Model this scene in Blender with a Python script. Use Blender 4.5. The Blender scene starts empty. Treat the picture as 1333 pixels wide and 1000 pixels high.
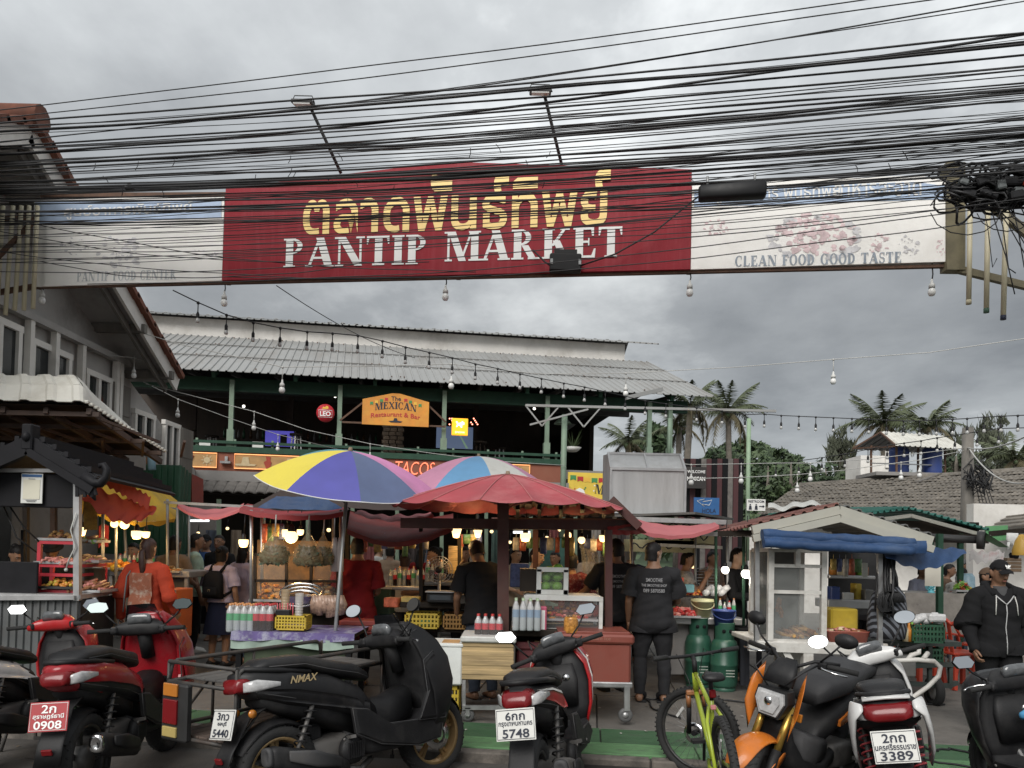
import bpy,bmesh,math,random
import numpy as np
from mathutils import Vector,Matrix,noise
S=bpy.context.scene
COL=S.collection
PI=math.pi
rad=math.radians
RN=random.Random(11)
# ---------------------------------------------------------------- camera
F=1000.0/1333.0
CAMZ=1.65
PITCH,ROLL=rad(1.5),rad(1.3)
SHIFT=(716-500-1000*math.tan(PITCH))/1333.0
cam_data=bpy.data.cameras.new('camera')
cam=bpy.data.objects.new('camera',cam_data)
COL.objects.link(cam)
CM=Matrix.Rotation(PI/2+PITCH,4,'X')@Matrix.Rotation(ROLL,4,'Z')
cam.matrix_world=Matrix.Translation((0,0,CAMZ))@CM
cam_data.sensor_width=36
cam_data.lens=36*F
cam_data.shift_y=SHIFT
cam_data.clip_start=0.05
cam_data.clip_end=3000
S.camera=cam
def P(px,py,Y):
 """point of the place seen at photograph pixel (px, py) at distance Y from the street line of the viewer"""
 d=CM.to_3x3()@Vector(((px-666.5)/1000.0,(500-py)/1000.0+SHIFT*1.333,-1.0))
 return Vector((0,0,CAMZ))+d*(Y/d.y)
def PX(px,Y,z=0.0):
 """ground position at picture column px and distance Y"""
 lo,hi=-400.0,1600.0
 for _ in range(40):
  m=(lo+hi)/2
  if P(px,m,Y).z>z:lo=m
  else:hi=m
 p=P(px,lo,Y)
 return Vector((p.x,Y,z))
 # ---------------------------------------------------------------- world, sun, exposure
SUN_EL,SUN_ROT=rad(40),rad(198)
world=bpy.data.worlds.new('World')
S.world=world
world.use_nodes=True
nt=world.node_tree
nt.nodes.clear()
N=nt.nodes.new
L=nt.links.new
out=N('ShaderNodeOutputWorld')
sky=N('ShaderNodeTexSky');sky.sky_type='NISHITA';sky.sun_disc=False
sky.sun_elevation=SUN_EL;sky.sun_rotation=SUN_ROT
bg1=N('ShaderNodeBackground');bg1 .inputs['Strength'].default_value=0.07
L(sky.outputs[0],bg1 .inputs['Color'])
geo=N('ShaderNodeTexCoord')
sep=N('ShaderNodeSeparateXYZ');L(geo.outputs['Generated'],sep.inputs[0])
def wmath(op,a,b=None):
 m=N('ShaderNodeMath');m.operation=op
 for i,v in enumerate((a,b)):
  if v is None:continue
  if isinstance(v,(int,float)):m.inputs[i].default_value=v
  else:L(v,m.inputs[i])
 return m.outputs[0]
den=wmath('ADD',wmath('MAXIMUM',sep.outputs['Z'],0.0),0.16)
comb=N('ShaderNodeCombineXYZ')
L(wmath('DIVIDE',sep.outputs['X'],den),comb.inputs[0])
L(wmath('DIVIDE',sep.outputs['Y'],den),comb.inputs[1])
mp=N('ShaderNodeMapping');L(comb.outputs[0],mp.inputs['Vector'])
mp.inputs['Rotation'].default_value=(0,0,rad(14));mp.inputs['Scale'].default_value=(1.0,0.8,1);mp.inputs['Location'].default_value=(0.35,0.75,0)
n1=N('ShaderNodeTexNoise');n1 .inputs['Scale'].default_value=0.62;n1 .inputs['Detail'].default_value=7;n1 .inputs['Roughness'].default_value=0.5;n1 .inputs['Distortion'].default_value=0.35
L(mp.outputs[0],n1 .inputs['Vector'])
n2=N('ShaderNodeTexNoise');n2 .inputs['Scale'].default_value=2.6;n2 .inputs['Detail'].default_value=6;n2 .inputs['Roughness'].default_value=0.6
L(mp.outputs[0],n2 .inputs['Vector'])
s_=wmath('ADD',wmath('MULTIPLY',n1 .outputs[0],0.75),wmath('MULTIPLY',n2 .outputs[0],0.25))
ramp=N('ShaderNodeValToRGB')
L(s_,ramp.inputs[0])
cr=ramp.color_ramp
cr.elements[0].position=0.37;cr.elements[0].color=(0.125,0.131,0.137,1)
cr.elements[1].position=0.61;cr.elements[1].color=(0.440,0.452,0.452,1)
e=cr.elements.new(0.5);e.color=(0.215,0.224,0.229,1)
el=N('ShaderNodeValToRGB');L(sep.outputs['Z'],el.inputs[0])
ec=el.color_ramp
for p_,v_ in((0.0,.66),(.12,.62),(.26,.46),(.36,.56),(.50,.90),(1.0,1.0)):
 q_=ec.elements.new(p_);q_.color=(v_,v_,v_,1)
ec.elements.remove(ec.elements[0]);ec.elements.remove(ec.elements[len(ec.elements)-1])
mul=N('ShaderNodeVectorMath');mul.operation='SCALE'
L(ramp.outputs[0],mul.inputs[0]);L(wmath('MULTIPLY',el.outputs[0],1.62),mul.inputs['Scale'])
bg2=N('ShaderNodeBackground');bg2 .inputs['Strength'].default_value=1.0
L(mul.outputs[0],bg2 .inputs['Color'])
mx=N('ShaderNodeMixShader');mx.inputs[0].default_value=0.95
L(bg1 .outputs[0],mx.inputs[1]);L(bg2 .outputs[0],mx.inputs[2])
L(mx.outputs[0],out.inputs['Surface'])
sun_data=bpy.data.lights.new('sun','SUN')
sun_data.energy=1.5
sun_data.angle=rad(40)
sun_data.color=(1.0,0.965,0.92)
sun=bpy.data.objects.new('sun',sun_data)
COL.objects.link(sun)
az=SUN_ROT
sdir=Vector((math.sin(az)*math.cos(SUN_EL),math.cos(az)*math.cos(SUN_EL),math.sin(SUN_EL)))
sun.rotation_euler=sdir.to_track_quat('Z','Y').to_euler()
sun.location=(0,-10,20)
S.view_settings.view_transform='Standard'
S.view_settings.look='None'
S.view_settings.exposure=1.12
S.view_settings.gamma=1.0
S.view_settings.use_curve_mapping=False
# ---------------------------------------------------------------- materials
MATS={}
def M(name,rgb=(.5,.5,.5),rough=.6,metal=0.0,var=.18,scale=7.0,bump=.0,bscale=40.0,emit=None,estr=0.0,alpha=None,trans=0.0,coat=0.0,spec=None,dirt=0.0,dirtcol=(.10,.085,.065),dscale=3.0,stretch=None,weave=0.0):
 if name in MATS:return MATS[name]
 m=bpy.data.materials.new(name)
 MATS[name]=m
 m.use_nodes=True
 t=m.node_tree
 b=t.nodes['Principled BSDF']
 b.inputs['Base Color'].default_value=(*rgb,1)
 b.inputs['Roughness'].default_value=rough
 b.inputs['Metallic'].default_value=metal
 b.inputs['Transmission Weight'].default_value=trans
 b.inputs['Coat Weight'].default_value=coat
 if spec is not None:b.inputs['Specular IOR Level'].default_value=spec
 if alpha is not None:b.inputs['Alpha'].default_value=alpha
 if emit:
  b.inputs['Emission Color'].default_value=(*emit,1)
  b.inputs['Emission Strength'].default_value=estr
  return m
 tc=t.nodes.new('ShaderNodeTexCoord')
 src=tc.outputs['Object']
 if stretch:
  mpn=t.nodes.new('ShaderNodeMapping');mpn.inputs['Scale'].default_value=stretch
  t.links.new(src,mpn.inputs[0]);src=mpn.outputs[0]
 if var or dirt:
  nz=t.nodes.new('ShaderNodeTexNoise');nz.inputs['Scale'].default_value=scale;nz.inputs['Detail'].default_value=5;nz.inputs['Roughness'].default_value=.62
  t.links.new(src,nz.inputs['Vector'])
  r=t.nodes.new('ShaderNodeMapRange');r.inputs['From Min'].default_value=.3;r.inputs['From Max'].default_value=.7
  r.inputs['To Min'].default_value=1-var;r.inputs['To Max'].default_value=1+var
  t.links.new(nz.outputs[0],r.inputs['Value'])
  sc=t.nodes.new('ShaderNodeVectorMath');sc.operation='SCALE'
  sc.inputs[0].default_value=rgb
  t.links.new(r.outputs[0],sc.inputs['Scale'])
  colout=sc.outputs[0]
  if dirt:
   nd=t.nodes.new('ShaderNodeTexNoise');nd.inputs['Scale'].default_value=dscale;nd.inputs['Detail'].default_value=8;nd.inputs['Roughness'].default_value=.7
   t.links.new(src,nd.inputs['Vector'])
   rd=t.nodes.new('ShaderNodeMapRange');rd.inputs['From Min'].default_value=.48;rd.inputs['From Max'].default_value=.72
   rd.inputs['To Min'].default_value=0;rd.inputs['To Max'].default_value=dirt
   t.links.new(nd.outputs[0],rd.inputs['Value'])
   mxn=t.nodes.new('ShaderNodeMix');mxn.data_type='RGBA'
   t.links.new(rd.outputs[0],mxn.inputs['Factor']);t.links.new(colout,mxn.inputs['A'])
   mxn.inputs['B'].default_value=(*dirtcol,1)
   colout=mxn.outputs['Result']
  t.links.new(colout,b.inputs['Base Color'])
  rr=t.nodes.new('ShaderNodeMapRange');rr.inputs['From Min'].default_value=.3;rr.inputs['From Max'].default_value=.7
  rr.inputs['To Min'].default_value=max(.03,rough-.08);rr.inputs['To Max'].default_value=min(1,rough+.10)
  t.links.new(nz.outputs[0],rr.inputs['Value']);t.links.new(rr.outputs[0],b.inputs['Roughness'])
 if bump or weave:
  nb=t.nodes.new('ShaderNodeTexNoise');nb.inputs['Scale'].default_value=bscale;nb.inputs['Detail'].default_value=4
  t.links.new(src,nb.inputs['Vector'])
  bp=t.nodes.new('ShaderNodeBump');bp.inputs['Strength'].default_value=max(bump,weave);bp.inputs['Distance'].default_value=.01
  t.links.new(nb.outputs[0],bp.inputs['Height']);t.links.new(bp.outputs[0],b.inputs['Normal'])
 return m
def glow(name,rgb,strength):
 return M(name,rgb,emit=rgb,estr=strength)
 # ---------------------------------------------------------------- mesh builder
class MB:
 def __init__(s):
  s.v=[];s.f=[];s.m=[];s.s=[];s.T=None;s.mi=0;s.sm=False
 def add(s,vs,fs,smooth=None):
  o=len(s.v)
  if s.T is not None:vs=[s.T@Vector(p)for p in vs]
  s.v.extend([tuple(p)for p in vs])
  for f in fs:
   s.f.append([o+i for i in f]);s.m.append(s.mi);s.s.append(s.sm if smooth is None else smooth)
  return s
 def mat(s,i):s.mi=i;return s
 def box(s,c,size,rot=None,bev=0.0):
  x,y,z=size[0]/2,size[1]/2,size[2]/2
  Rm=rot if rot is not None else Matrix.Identity(3)
  if not isinstance(Rm,Matrix):Rm=Matrix.Rotation(Rm,3,'Z')
  c=Vector(c)
  if bev<=0:
   vs=[c+Rm@Vector((sx*x,sy*y,sz*z))for sz in(-1,1)for sy in(-1,1)for sx in(-1,1)]
   return s.add(vs,[(0,2,3,1),(4,5,7,6),(0,1,5,4),(2,6,7,3),(0,4,6,2),(1,3,7,5)],False)
  b=min(bev,x*.45,y*.45,z*.45)
  vs=[]
  for zz,i in((-z,b*.7),(-z+b,0),(z-b,0),(z,b*.7)):
   vs+=[c+Rm@Vector((p[0],p[1],zz))for p in((x-b,y-i),(x-i,y-b),(x-i,-y+b),(x-b,-y+i),(-x+b,-y+i),(-x+i,-y+b),(-x+i,y-b),(-x+b,y-i))]
  fs=[tuple(range(8))]
  for k in range(3):
   for i in range(8):
    j=(i+1)%8
    fs.append((k*8+i,(k+1)*8+i,(k+1)*8+j,k*8+j))
  fs.append(tuple(range(31,23,-1)))
  return s.add(vs,fs,False)
 def bar(s,p0,p1,w,h=None,up=(0,0,1)):
  p0,p1=Vector(p0),Vector(p1);h=h or w
  d=(p1-p0).normalized();up=Vector(up)
  if abs(d.dot(up))>.98:up=Vector((0,1,0))
  x=d.cross(up).normalized()*w/2;z=x.cross(d).normalized()*h/2
  vs=[p+a*x+b*z for p in(p0,p1)for a,b in((-1,-1),(1,-1),(1,1),(-1,1))]
  return s.add(vs,[(3,2,1,0),(4,5,6,7),(0,1,5,4),(1,2,6,5),(2,3,7,6),(3,0,4,7)],False)
 def tube(s,pts,r,n=8,caps=True,closed=False,smooth=True):
  pts=[Vector(p)for p in pts];k=len(pts)
  rs=r if isinstance(r,(list,tuple))else[r]*k
  d0=(pts[1]-pts[0]).normalized()
  ref=Vector((0,0,1))if abs(d0 .z)<.9 else Vector((1,0,0))
  nx=d0 .cross(ref).normalized()
  vs=[]
  for i,p in enumerate(pts):
   if closed:d=pts[(i+1)%k]-pts[i-1]
   else:d=pts[min(i+1,k-1)]-pts[max(i-1,0)]
   d.normalize()
   nx=(nx-d*nx.dot(d))
   if nx.length<1e-6:nx=d.orthogonal()
   nx.normalize();ny=d.cross(nx)
   for j in range(n):
    a=2*PI*j/n
    vs.append(p+(nx*math.cos(a)+ny*math.sin(a))*rs[i])
  fs=[]
  for i in range(k if closed else k-1):
   a,b=i*n,((i+1)%k)*n
   for j in range(n):
    q=(j+1)%n
    fs.append((a+j,a+q,b+q,b+j))
  s.add(vs,fs,smooth)
  if caps and not closed:
   o=len(s.v)-k*n
   s.f.append([o+j for j in range(n)][::-1]);s.m.append(s.mi);s.s.append(False)
   s.f.append([o+(k-1)*n+j for j in range(n)]);s.m.append(s.mi);s.s.append(False)
  return s
 def cyl(s,p0,p1,r0,r1=None,n=12,caps=True):
  return s.tube([p0,p1],[r0,r0 if r1 is None else r1],n,caps)
 def lathe(s,prof,n=20,c=(0,0,0),axis='Z',smooth=True,a0=0,a1=2*PI):
  c=Vector(c);full=abs(a1-a0-2*PI)<1e-6
  k=n if full else n+1
  vs=[]
  for(r,z)in prof:
   for j in range(k):
    a=a0+(a1-a0)*j/n
    p=(r*math.cos(a),r*math.sin(a),z)
    if axis=='Y':p=(p[0],p[2],p[1])
    elif axis=='X':p=(p[2],p[0],p[1])
    vs.append(c+Vector(p))
  fs=[]
  for i in range(len(prof)-1):
   for j in range(n):
    q=(j+1)%k if full else j+1
    fs.append((i*k+j,i*k+q,(i+1)*k+q,(i+1)*k+j))
  return s.add(vs,fs,smooth)
 def sphere(s,c,r,nu=12,nv=8):
  if not isinstance(r,(tuple,list,Vector)):r=(r,r,r)
  c=Vector(c);vs=[];fs=[]
  for i in range(nv+1):
   th=PI*i/nv
   for j in range(nu):
    a=2*PI*j/nu
    vs.append(c+Vector((r[0]*math.sin(th)*math.cos(a),r[1]*math.sin(th)*math.sin(a),r[2]*math.cos(th))))
  for i in range(nv):
   for j in range(nu):
    q=(j+1)%nu
    fs.append((i*nu+j,(i+1)*nu+j,(i+1)*nu+q,i*nu+q))
  return s.add(vs,fs,True)
 def prism(s,poly,th,T=None,both=True):
  """poly: 2-D outline in the XZ plane, extruded +-th/2 along Y"""
  k=len(poly)
  vs=[Vector((x,-th/2,z))for x,z in poly]+[Vector((x,th/2,z))for x,z in poly]
  if T is not None:vs=[T@p for p in vs]
  fs=[tuple(range(k)),tuple(range(2*k-1,k-1,-1))]
  for i in range(k):
   j=(i+1)%k
   fs.append((i,i+k,j+k,j))
  return s.add(vs,fs,False)
 def grid(s,fn,nu,nv,smooth=True):
  vs=[fn(i/nu,j/nv)for j in range(nv+1)for i in range(nu+1)]
  fs=[]
  for j in range(nv):
   for i in range(nu):
    a=j*(nu+1)+i
    fs.append((a,a+1,a+nu+2,a+nu+1))
  return s.add(vs,fs,smooth)
 def loft(s,secs,n=14,caps=True,smooth=True):
  """secs: (centre, axis_a, axis_b, exponent) superellipse rings"""
  vs=[]
  for sec in secs:
   c,a,b=Vector(sec[0]),Vector(sec[1]),Vector(sec[2]);ex=sec[3]if len(sec)>3 else 2.0
   for j in range(n):
    t=2*PI*j/n
    ct,st=math.cos(t),math.sin(t)
    u=math.copysign(abs(ct)**(2/ex),ct);w=math.copysign(abs(st)**(2/ex),st)
    vs.append(c+a*u+b*w)
  fs=[]
  for i in range(len(secs)-1):
   for j in range(n):
    q=(j+1)%n
    fs.append((i*n+j,i*n+q,(i+1)*n+q,(i+1)*n+j))
  s.add(vs,fs,smooth)
  if caps:
   o=len(s.v)-len(secs)*n
   s.f.append([o+j for j in range(n)][::-1]);s.m.append(s.mi);s.s.append(smooth)
   s.f.append([o+(len(secs)-1)*n+j for j in range(n)]);s.m.append(s.mi);s.s.append(smooth)
  return s
 def sheet(s,pts,th=.004):
  """thin panel from a planar outline of 3-D points, given thickness"""
  pts=[Vector(p)for p in pts];k=len(pts)
  nrm=Vector((0,0,0))
  for i in range(k):nrm+=(pts[i]-pts[0]).cross(pts[(i+1)%k]-pts[0])
  nrm.normalize()
  vs=[p+nrm*th/2 for p in pts]+[p-nrm*th/2 for p in pts]
  fs=[tuple(range(k)),tuple(range(2*k-1,k-1,-1))]+[(i,i+k,(i+1)%k+k,(i+1)%k)for i in range(k)]
  return s.add(vs,fs,False)
 def mesh(s,name,mats):
  me=bpy.data.meshes.new(name)
  me.from_pydata(s.v,[],s.f)
  for m in(mats if isinstance(mats,(list,tuple))else[mats]):me.materials.append(m)
  me.polygons.foreach_set('material_index',s.m)
  me.polygons.foreach_set('use_smooth',s.s)
  me.update()
  return me
def link(name,me,parent=None):
 o=bpy.data.objects.new(name,me)
 COL.objects.link(o)
 if parent is not None:o.parent=parent
 return o
def tag(o,label=None,cat=None,group=None,kind=None):
 if label:o['label']=label
 if cat:o['category']=cat
 if group:o['group']=group
 if kind:o['kind']=kind
 return o
def thing(name,label,cat,loc=(0,0,0),rotz=0.0,group=None,lean=0.0):
 o=bpy.data.objects.new(name,None)
 o.empty_display_size=.1
 COL.objects.link(o)
 o.rotation_mode='ZXY' if False else 'XYZ'
 o.location=loc
 o.rotation_euler=(lean,0,rotz)
 return tag(o,label,cat,group)
def node(name,parent,loc=(0,0,0),rot=(0,0,0)):
 o=bpy.data.objects.new(name,None);o.empty_display_size=.05
 COL.objects.link(o);o.parent=parent;o.location=loc;o.rotation_euler=rot
 return o
def part(name,mb,mats,parent,label=None):
 o=link(name,mb.mesh(name,mats),parent)
 if label:o['label']=label
 return o
def solo(name,mb,mats,label=None,cat=None,group=None,kind=None):
 """a thing that is one mesh: origin moved to the middle of its base"""
 if mb.v:
  a=np.array(mb.v);lo,hi=a.min(0),a.max(0)
  c=np.array([(lo[0]+hi[0])/2,(lo[1]+hi[1])/2,lo[2]])
  mb.v=[tuple(p)for p in(a-c)]
 else:c=(0,0,0)
 o=link(name,mb.mesh(name,mats))
 o.location=c
 return tag(o,label,cat,group,kind)
def struct(name,mb,mats):return tag(link(name,mb.mesh(name,mats)),kind='structure')
def dup(o,parent=None,loc=None,rotz=None,label=None,group=None):
 c=o.copy();COL.objects.link(c)
 if parent is not None:c.parent=parent
 if loc is not None:c.location=loc
 if rotz is not None:c.rotation_euler=(o.rotation_euler[0],o.rotation_euler[1],rotz)
 if label:c['label']=label
 if group:c['group']=group
 for ch in list(o.children):dup(ch,c)
 return c
 # ---------------------------------------------------------------- lettering
def text_mb(body,w=None,h=None,bold=0.0,th=.002,spacing=1.0,shear=0.0):
 """sans lettering as solid geometry in the XZ plane, centred, facing -Y"""
 cu=bpy.data.curves.new('t','FONT');cu.body=body;cu.align_x='CENTER'
 cu.offset=bold;cu.space_character=spacing;cu.resolution_u=3;cu.shear=shear;cu.space_line=.9
 o=bpy.data.objects.new('t',cu);COL.objects.link(o)
 dg=bpy.context.evaluated_depsgraph_get()
 me=bpy.data.meshes.new_from_object(o.evaluated_get(dg))
 vs=[v.co.copy()for v in me.vertices];fs=[list(p.vertices)for p in me.polygons]
 bpy.data.objects.remove(o);bpy.data.curves.remove(cu);bpy.data.meshes.remove(me)
 mb=MB()
 if not vs:return mb
 x0=min(v.x for v in vs);x1=max(v.x for v in vs);y0=min(v.y for v in vs);y1=max(v.y for v in vs)
 sx=(w/(x1-x0))if w else None;sy=(h/(y1-y0))if h else None
 if sx is None:sx=sy
 if sy is None:sy=sx
 mb.add([((v.x-(x0+x1)/2)*sx,-th,(v.y-(y0+y1)/2)*sy)for v in vs],fs,False)
 return mb
def ring(cx,cy,rx,ry,ix,iy,a0,a1,n=14,icx=0):
 out=[]
 for i in range(n):
  q=[]
  for a in(a0+(a1-a0)*i/n,a0+(a1-a0)*(i+1)/n):
   q.append(((cx+rx*math.cos(a),cy+ry*math.sin(a)),(cx+icx+ix*math.cos(a),cy+iy*math.sin(a))))
  out.append([q[0][0],q[1][0],q[1][1],q[0][1]])
 return out
def serif_glyph(c):
 T,t,sf,o=.245,.075,.06,.075
 def rect(x0,y0,x1,y1):return[(x0,y0),(x1,y0),(x1,y1),(x0,y1)]
 def stem(x,w=T,top=True,bot=True):
  r=[rect(x,0,x+w,1)]
  if bot:r.append(rect(x-o,0,x+w+o,sf))
  if top:r.append(rect(x-o,1-sf,x+w+o,1))
  return r
 def diag(x0,y0,x1,y1,w):return[(x0,y0),(x0+w,y0),(x1+w,y1),(x1,y1)]
 H=PI/2
 if c=='P':return stem(.08)+ring(.28,.735,.36,.265,.19,.205,-H,H),.70
 if c=='R':return stem(.08)+ring(.28,.735,.36,.265,.19,.205,-H,H)+[diag(.60,0,.33,.47,.22),rect(.54,0,.92,sf)],.92
 if c=='A':return[diag(.05,0,.40,1,t+.02),diag(.62,0,.32,1,T+.02),rect(.16,.27,.64,.27+t),rect(-.03,0,.22,sf),rect(.53,0,.93,sf)],.90
 if c=='N':return[rect(.10,0,.10+t,1),rect(0,0,.28,sf),rect(-.02,1-sf,.22,1),diag(.64,0,.08,1,T+.02),rect(.80,0,.80+t,1),rect(.69,1-sf,.97,1)],.97
 if c=='T':return stem(.27,top=False)+[rect(0,1-t,.74,1),[(0,.72),(.04,.72),(.10,1),(0,1)],[(.70,.72),(.74,.72),(.74,1),(.64,1)]],.76
 if c=='I':return stem(.08),.38
 if c=='M':return[rect(.08,0,.08+t,1),rect(0,0,.24,sf),rect(-.02,1-sf,.26,1),diag(.46,0,.10,1,T),diag(.50,0,.84,1,t)]+stem(.86),1.14
 if c=='K':return stem(.08)+[diag(.28,.42,.68,1,t+.03),diag(.62,0,.34,.60,.23),rect(.54,0,.94,sf),rect(.58,1-sf,.88,1)],.92
 if c in 'EFL':
  r=stem(.08,top=c!='L')
  if c in 'EF':r+=[rect(.28,1-t,.66,1),[(.60,.72),(.66,.72),(.66,1),(.56,1)],rect(.28,.49,.50,.49+t),rect(.48,.38,.52,.66)]
  if c in 'EL':r+=[rect(.28,0,.68,t),[(.56,0),(.70,0),(.72,.30),(.67,.30)]]
  if c=='F':return r,.68
  return r,.74
 if c=='O':return ring(.42,.5,.42,.52,.21,.46,0,2*PI,26),.84
 if c=='Q':return ring(.42,.5,.42,.52,.21,.46,0,2*PI,26),.84
 if c=='C':return ring(.42,.5,.42,.52,.21,.46,.9,2*PI-.7,22)+[rect(.66,.66,.72,1)],.78
 if c=='G':return ring(.42,.5,.42,.52,.21,.46,.9,2*PI-.55,22)+[rect(.66,.66,.72,1),rect(.60,.05,.78,.42),rect(.52,.38,.86,.43)],.88
 if c=='D':return stem(.08)+ring(.28,.5,.50,.50,.29,.44,-H,H,18),.84
 if c=='S':return ring(.32,.74,.27,.28,.17,.21,.5,PI*1.5,14)+ring(.32,.26,.30,.28,.18,.21,-PI*1.5+2*PI+PI,2.5*PI+PI*0-.0,1)[:0]+ring(.32,.265,.30,.285,.17,.215,-PI+.2,H,14)+[rect(.53,.70,.58,1),rect(.03,0,.08,.32)],.66
 if c=='X':return[diag(.66,0,.04,1,T),diag(.06,0,.72,1,t+.02),rect(-.02,0,.24,sf),rect(.58,0,.92,sf),rect(-.02,1-sf,.30,1),rect(.62,1-sf,.86,1)],.88
 return[],.42
def serif_mb(body,w,h,gap=.10,th=.0):
 mb=MB();x=0;polys=[];k=0
 for c in body:
  g,adv=serif_glyph(c)
  for p in g:polys.append([(x+a,b)for a,b in p])
  x+=adv+gap
 x-=gap
 for p in polys:
  k+=1
  mb.add([((a/x-.5)*w,-.002-.00012*(k%9),(b-.5)*h)for a,b in p],[tuple(range(len(p)))],False)
 return mb
def place_mb(mb,T):
 mb.v=[tuple(T@Vector(p))for p in mb.v]
 return mb
def facing(loc,yaw=0.0,tilt=0.0,roll=0.0):
 return Matrix.Translation(loc)@Matrix.Rotation(yaw,4,'Z')@Matrix.Rotation(tilt,4,'X')@Matrix.Rotation(roll,4,'Y')
 # ================================================================ ground
KS=-0.105
def kerbY(x):return 6.0+KS*(x+.4)
sd=Vector((1,KS,0)).normalized();sn=Vector((-KS,1,0)).normalized()
SO=Vector((-.4,6.0,0))
def ST(u,v,z=0.0):return SO+sd*u+sn*v+Vector((0,0,z))
asphalt=M('asphalt',(.070,.064,.058),.85,var=.35,scale=1.6,bump=.6,bscale=90,dirt=.85,dirtcol=(.026,.024,.022),dscale=1.8)
earth=M('earth',(.09,.085,.075),.9,var=.3,scale=.6)
concrete_floor=M('concrete_floor',(.122,.112,.100),.8,var=.28,scale=1.3,bump=.35,bscale=30,dirt=.95,dirtcol=(.042,.038,.034),dscale=1.5)
joint=M('joint',(.03,.028,.026),.9)
kerbstone=M('kerb_concrete',(.13,.115,.10),.85,var=.35,scale=5,bump=.5,dirt=.8,dirtcol=(.03,.028,.025),dscale=4)
green_paint=M('green_paint',(.095,.215,.09),.7,var=.35,scale=3,bump=.3,dirt=1.0,dirtcol=(.045,.055,.04),dscale=3.4,stretch=(1,3.2,1))
green_paint2=M('green_paint_worn',(.04,.105,.045),.7,var=.35,scale=3,bump=.3,dirt=.95,dirtcol=(.035,.04,.03),dscale=3,stretch=(1,3.2,1))
mb=MB()
mb.add([(-900,-60,-.03),(900,-60,-.03),(900,1500,-.03),(-900,1500,-.03)],[(0,1,2,3)])
struct('ground',mb,earth)
mb=MB()
mb.add([ST(-60,-25,0),ST(60,-25,0),ST(60,0.02,0),ST(-60,0.02,0)],[(0,1,2,3)])
road=struct('road',mb,asphalt)
mb=MB()
mb.add([ST(-40,.02,.066),ST(40,.02,.066),ST(40,40,.066),ST(-40,40,.066)],[(0,1,2,3)])
mb.add([ST(-40,.02,.066),ST(-40,.02,-.02),ST(40,.02,-.02),ST(40,.02,.066)],[(0,1,2,3)])
floor=struct('market_floor',mb,joint)
kerb=struct('kerb',MB().box((0,0,-50),(.01,.01,.01)),kerbstone)
for i in range(-9,11):
 w=1.0
 m=MB().box((0,0,.035),(w-.012,.12,.10),bev=.012)
 o=part('kerbstone',m,kerbstone,kerb)
 o.location=ST(i*1.0,.06,-.004);o.rotation_euler=(RN.uniform(-.01,.01),0,math.atan(KS))
kerb.data=MB().add([ST(-40,.0,-.01),ST(40,.0,-.01),ST(40,.0,.03),ST(-40,.0,.03)],[(0,1,2,3)]).mesh('kerb',joint)
for r,(v0,v1,mt)in enumerate(((.125,.46,green_paint),(.465,.98,green_paint2))):
 for i in range(-8,9):
  w=1.25
  m=MB().box((0,0,0),(w-.010,v1-v0,.05),bev=.006)
  o=part('painted_slab',m,mt,floor)
  o.location=ST(i*w+r*.5,(v0+v1)/2,.062+RN.uniform(-.003,.004));o.rotation_euler=(0,RN.uniform(-.002,.002),math.atan(KS))
for r in range(8):
 for i in range(-5,6):
  w,d=2.2,1.6 if r<4 else 3.0
  v=.99+(r*1.6 if r<4 else 6.4+(r-4)*3.0)
  m=MB().box((0,0,0),(w-.014,d-.014,.05),bev=.006)
  o=part('floor_slab',m,concrete_floor,floor)
  o.location=ST(i*w+(r%2)*.9,v+d/2,.059+RN.uniform(-.004,.004));o.rotation_euler=(RN.uniform(-.002,.002),RN.uniform(-.002,.002),math.atan(KS))
FZ=.085
# ================================================================ two-storey restaurant hall
gA=PX(200,17.0);gB=PX(890,18.7)
bu=(gB-gA).normalized();bv=Vector((-bu.y,bu.x,0))
BYAW=math.atan2(bu.y,bu.x)
BLEN=(gB-gA).length
def B(u,v,z):return gA+bu*u+bv*v+Vector((0,0,z))
def Bpx(px,v=0.0):
 """distance along the front at picture column px"""
 lo,hi=-8.0,20.0
 for _ in range(40):
  m=(lo+hi)/2;q=B(m,v,0)
  if q.x/q.y<P(px,600,10).x/10:lo=m
  else:hi=m
 return lo
zinc=M('zinc_sheet',(.28,.285,.28),.55,metal=.1,var=.08,scale=.9,dirt=.5,dirtcol=(.15,.12,.095),dscale=1.1,stretch=(1,.35,.35))
zinc_white=M('white_sheet',(.56,.55,.50),.55,var=.12,scale=1.2,dirt=.45,dirtcol=(.25,.22,.17),dscale=2)
white_wall=M('white_wall',(.72,.70,.66),.8,var=.08,scale=2,dirt=.45,dirtcol=(.30,.27,.22),dscale=1.4)
sage=M('sage_paint',(.17,.24,.175),.6,var=.15,scale=4,dirt=.3)
dark_green=M('dark_green_paint',(.022,.06,.038),.6,var=.2,spec=.25)
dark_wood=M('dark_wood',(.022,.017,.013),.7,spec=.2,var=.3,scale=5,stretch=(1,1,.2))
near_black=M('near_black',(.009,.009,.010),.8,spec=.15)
terracotta=M('terracotta_paint',(.22,.075,.045),.8,var=.18,scale=3,dirt=.3)
grey_conc=M('grey_concrete',(.24,.23,.22),.85,var=.15,scale=2,dirt=.55,dirtcol=(.10,.09,.08),dscale=2,bump=.2)
tile_grey=M('grey_roof_tile',(.135,.125,.115),.85,var=.35,scale=6,dirt=.4,dirtcol=(.05,.045,.04),dscale=4)
steel=M('steel',(.35,.35,.35),.4,metal=.7,var=.2)
rusty=M('rusty_steel',(.10,.055,.035),.8,var=.4,scale=12)
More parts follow.
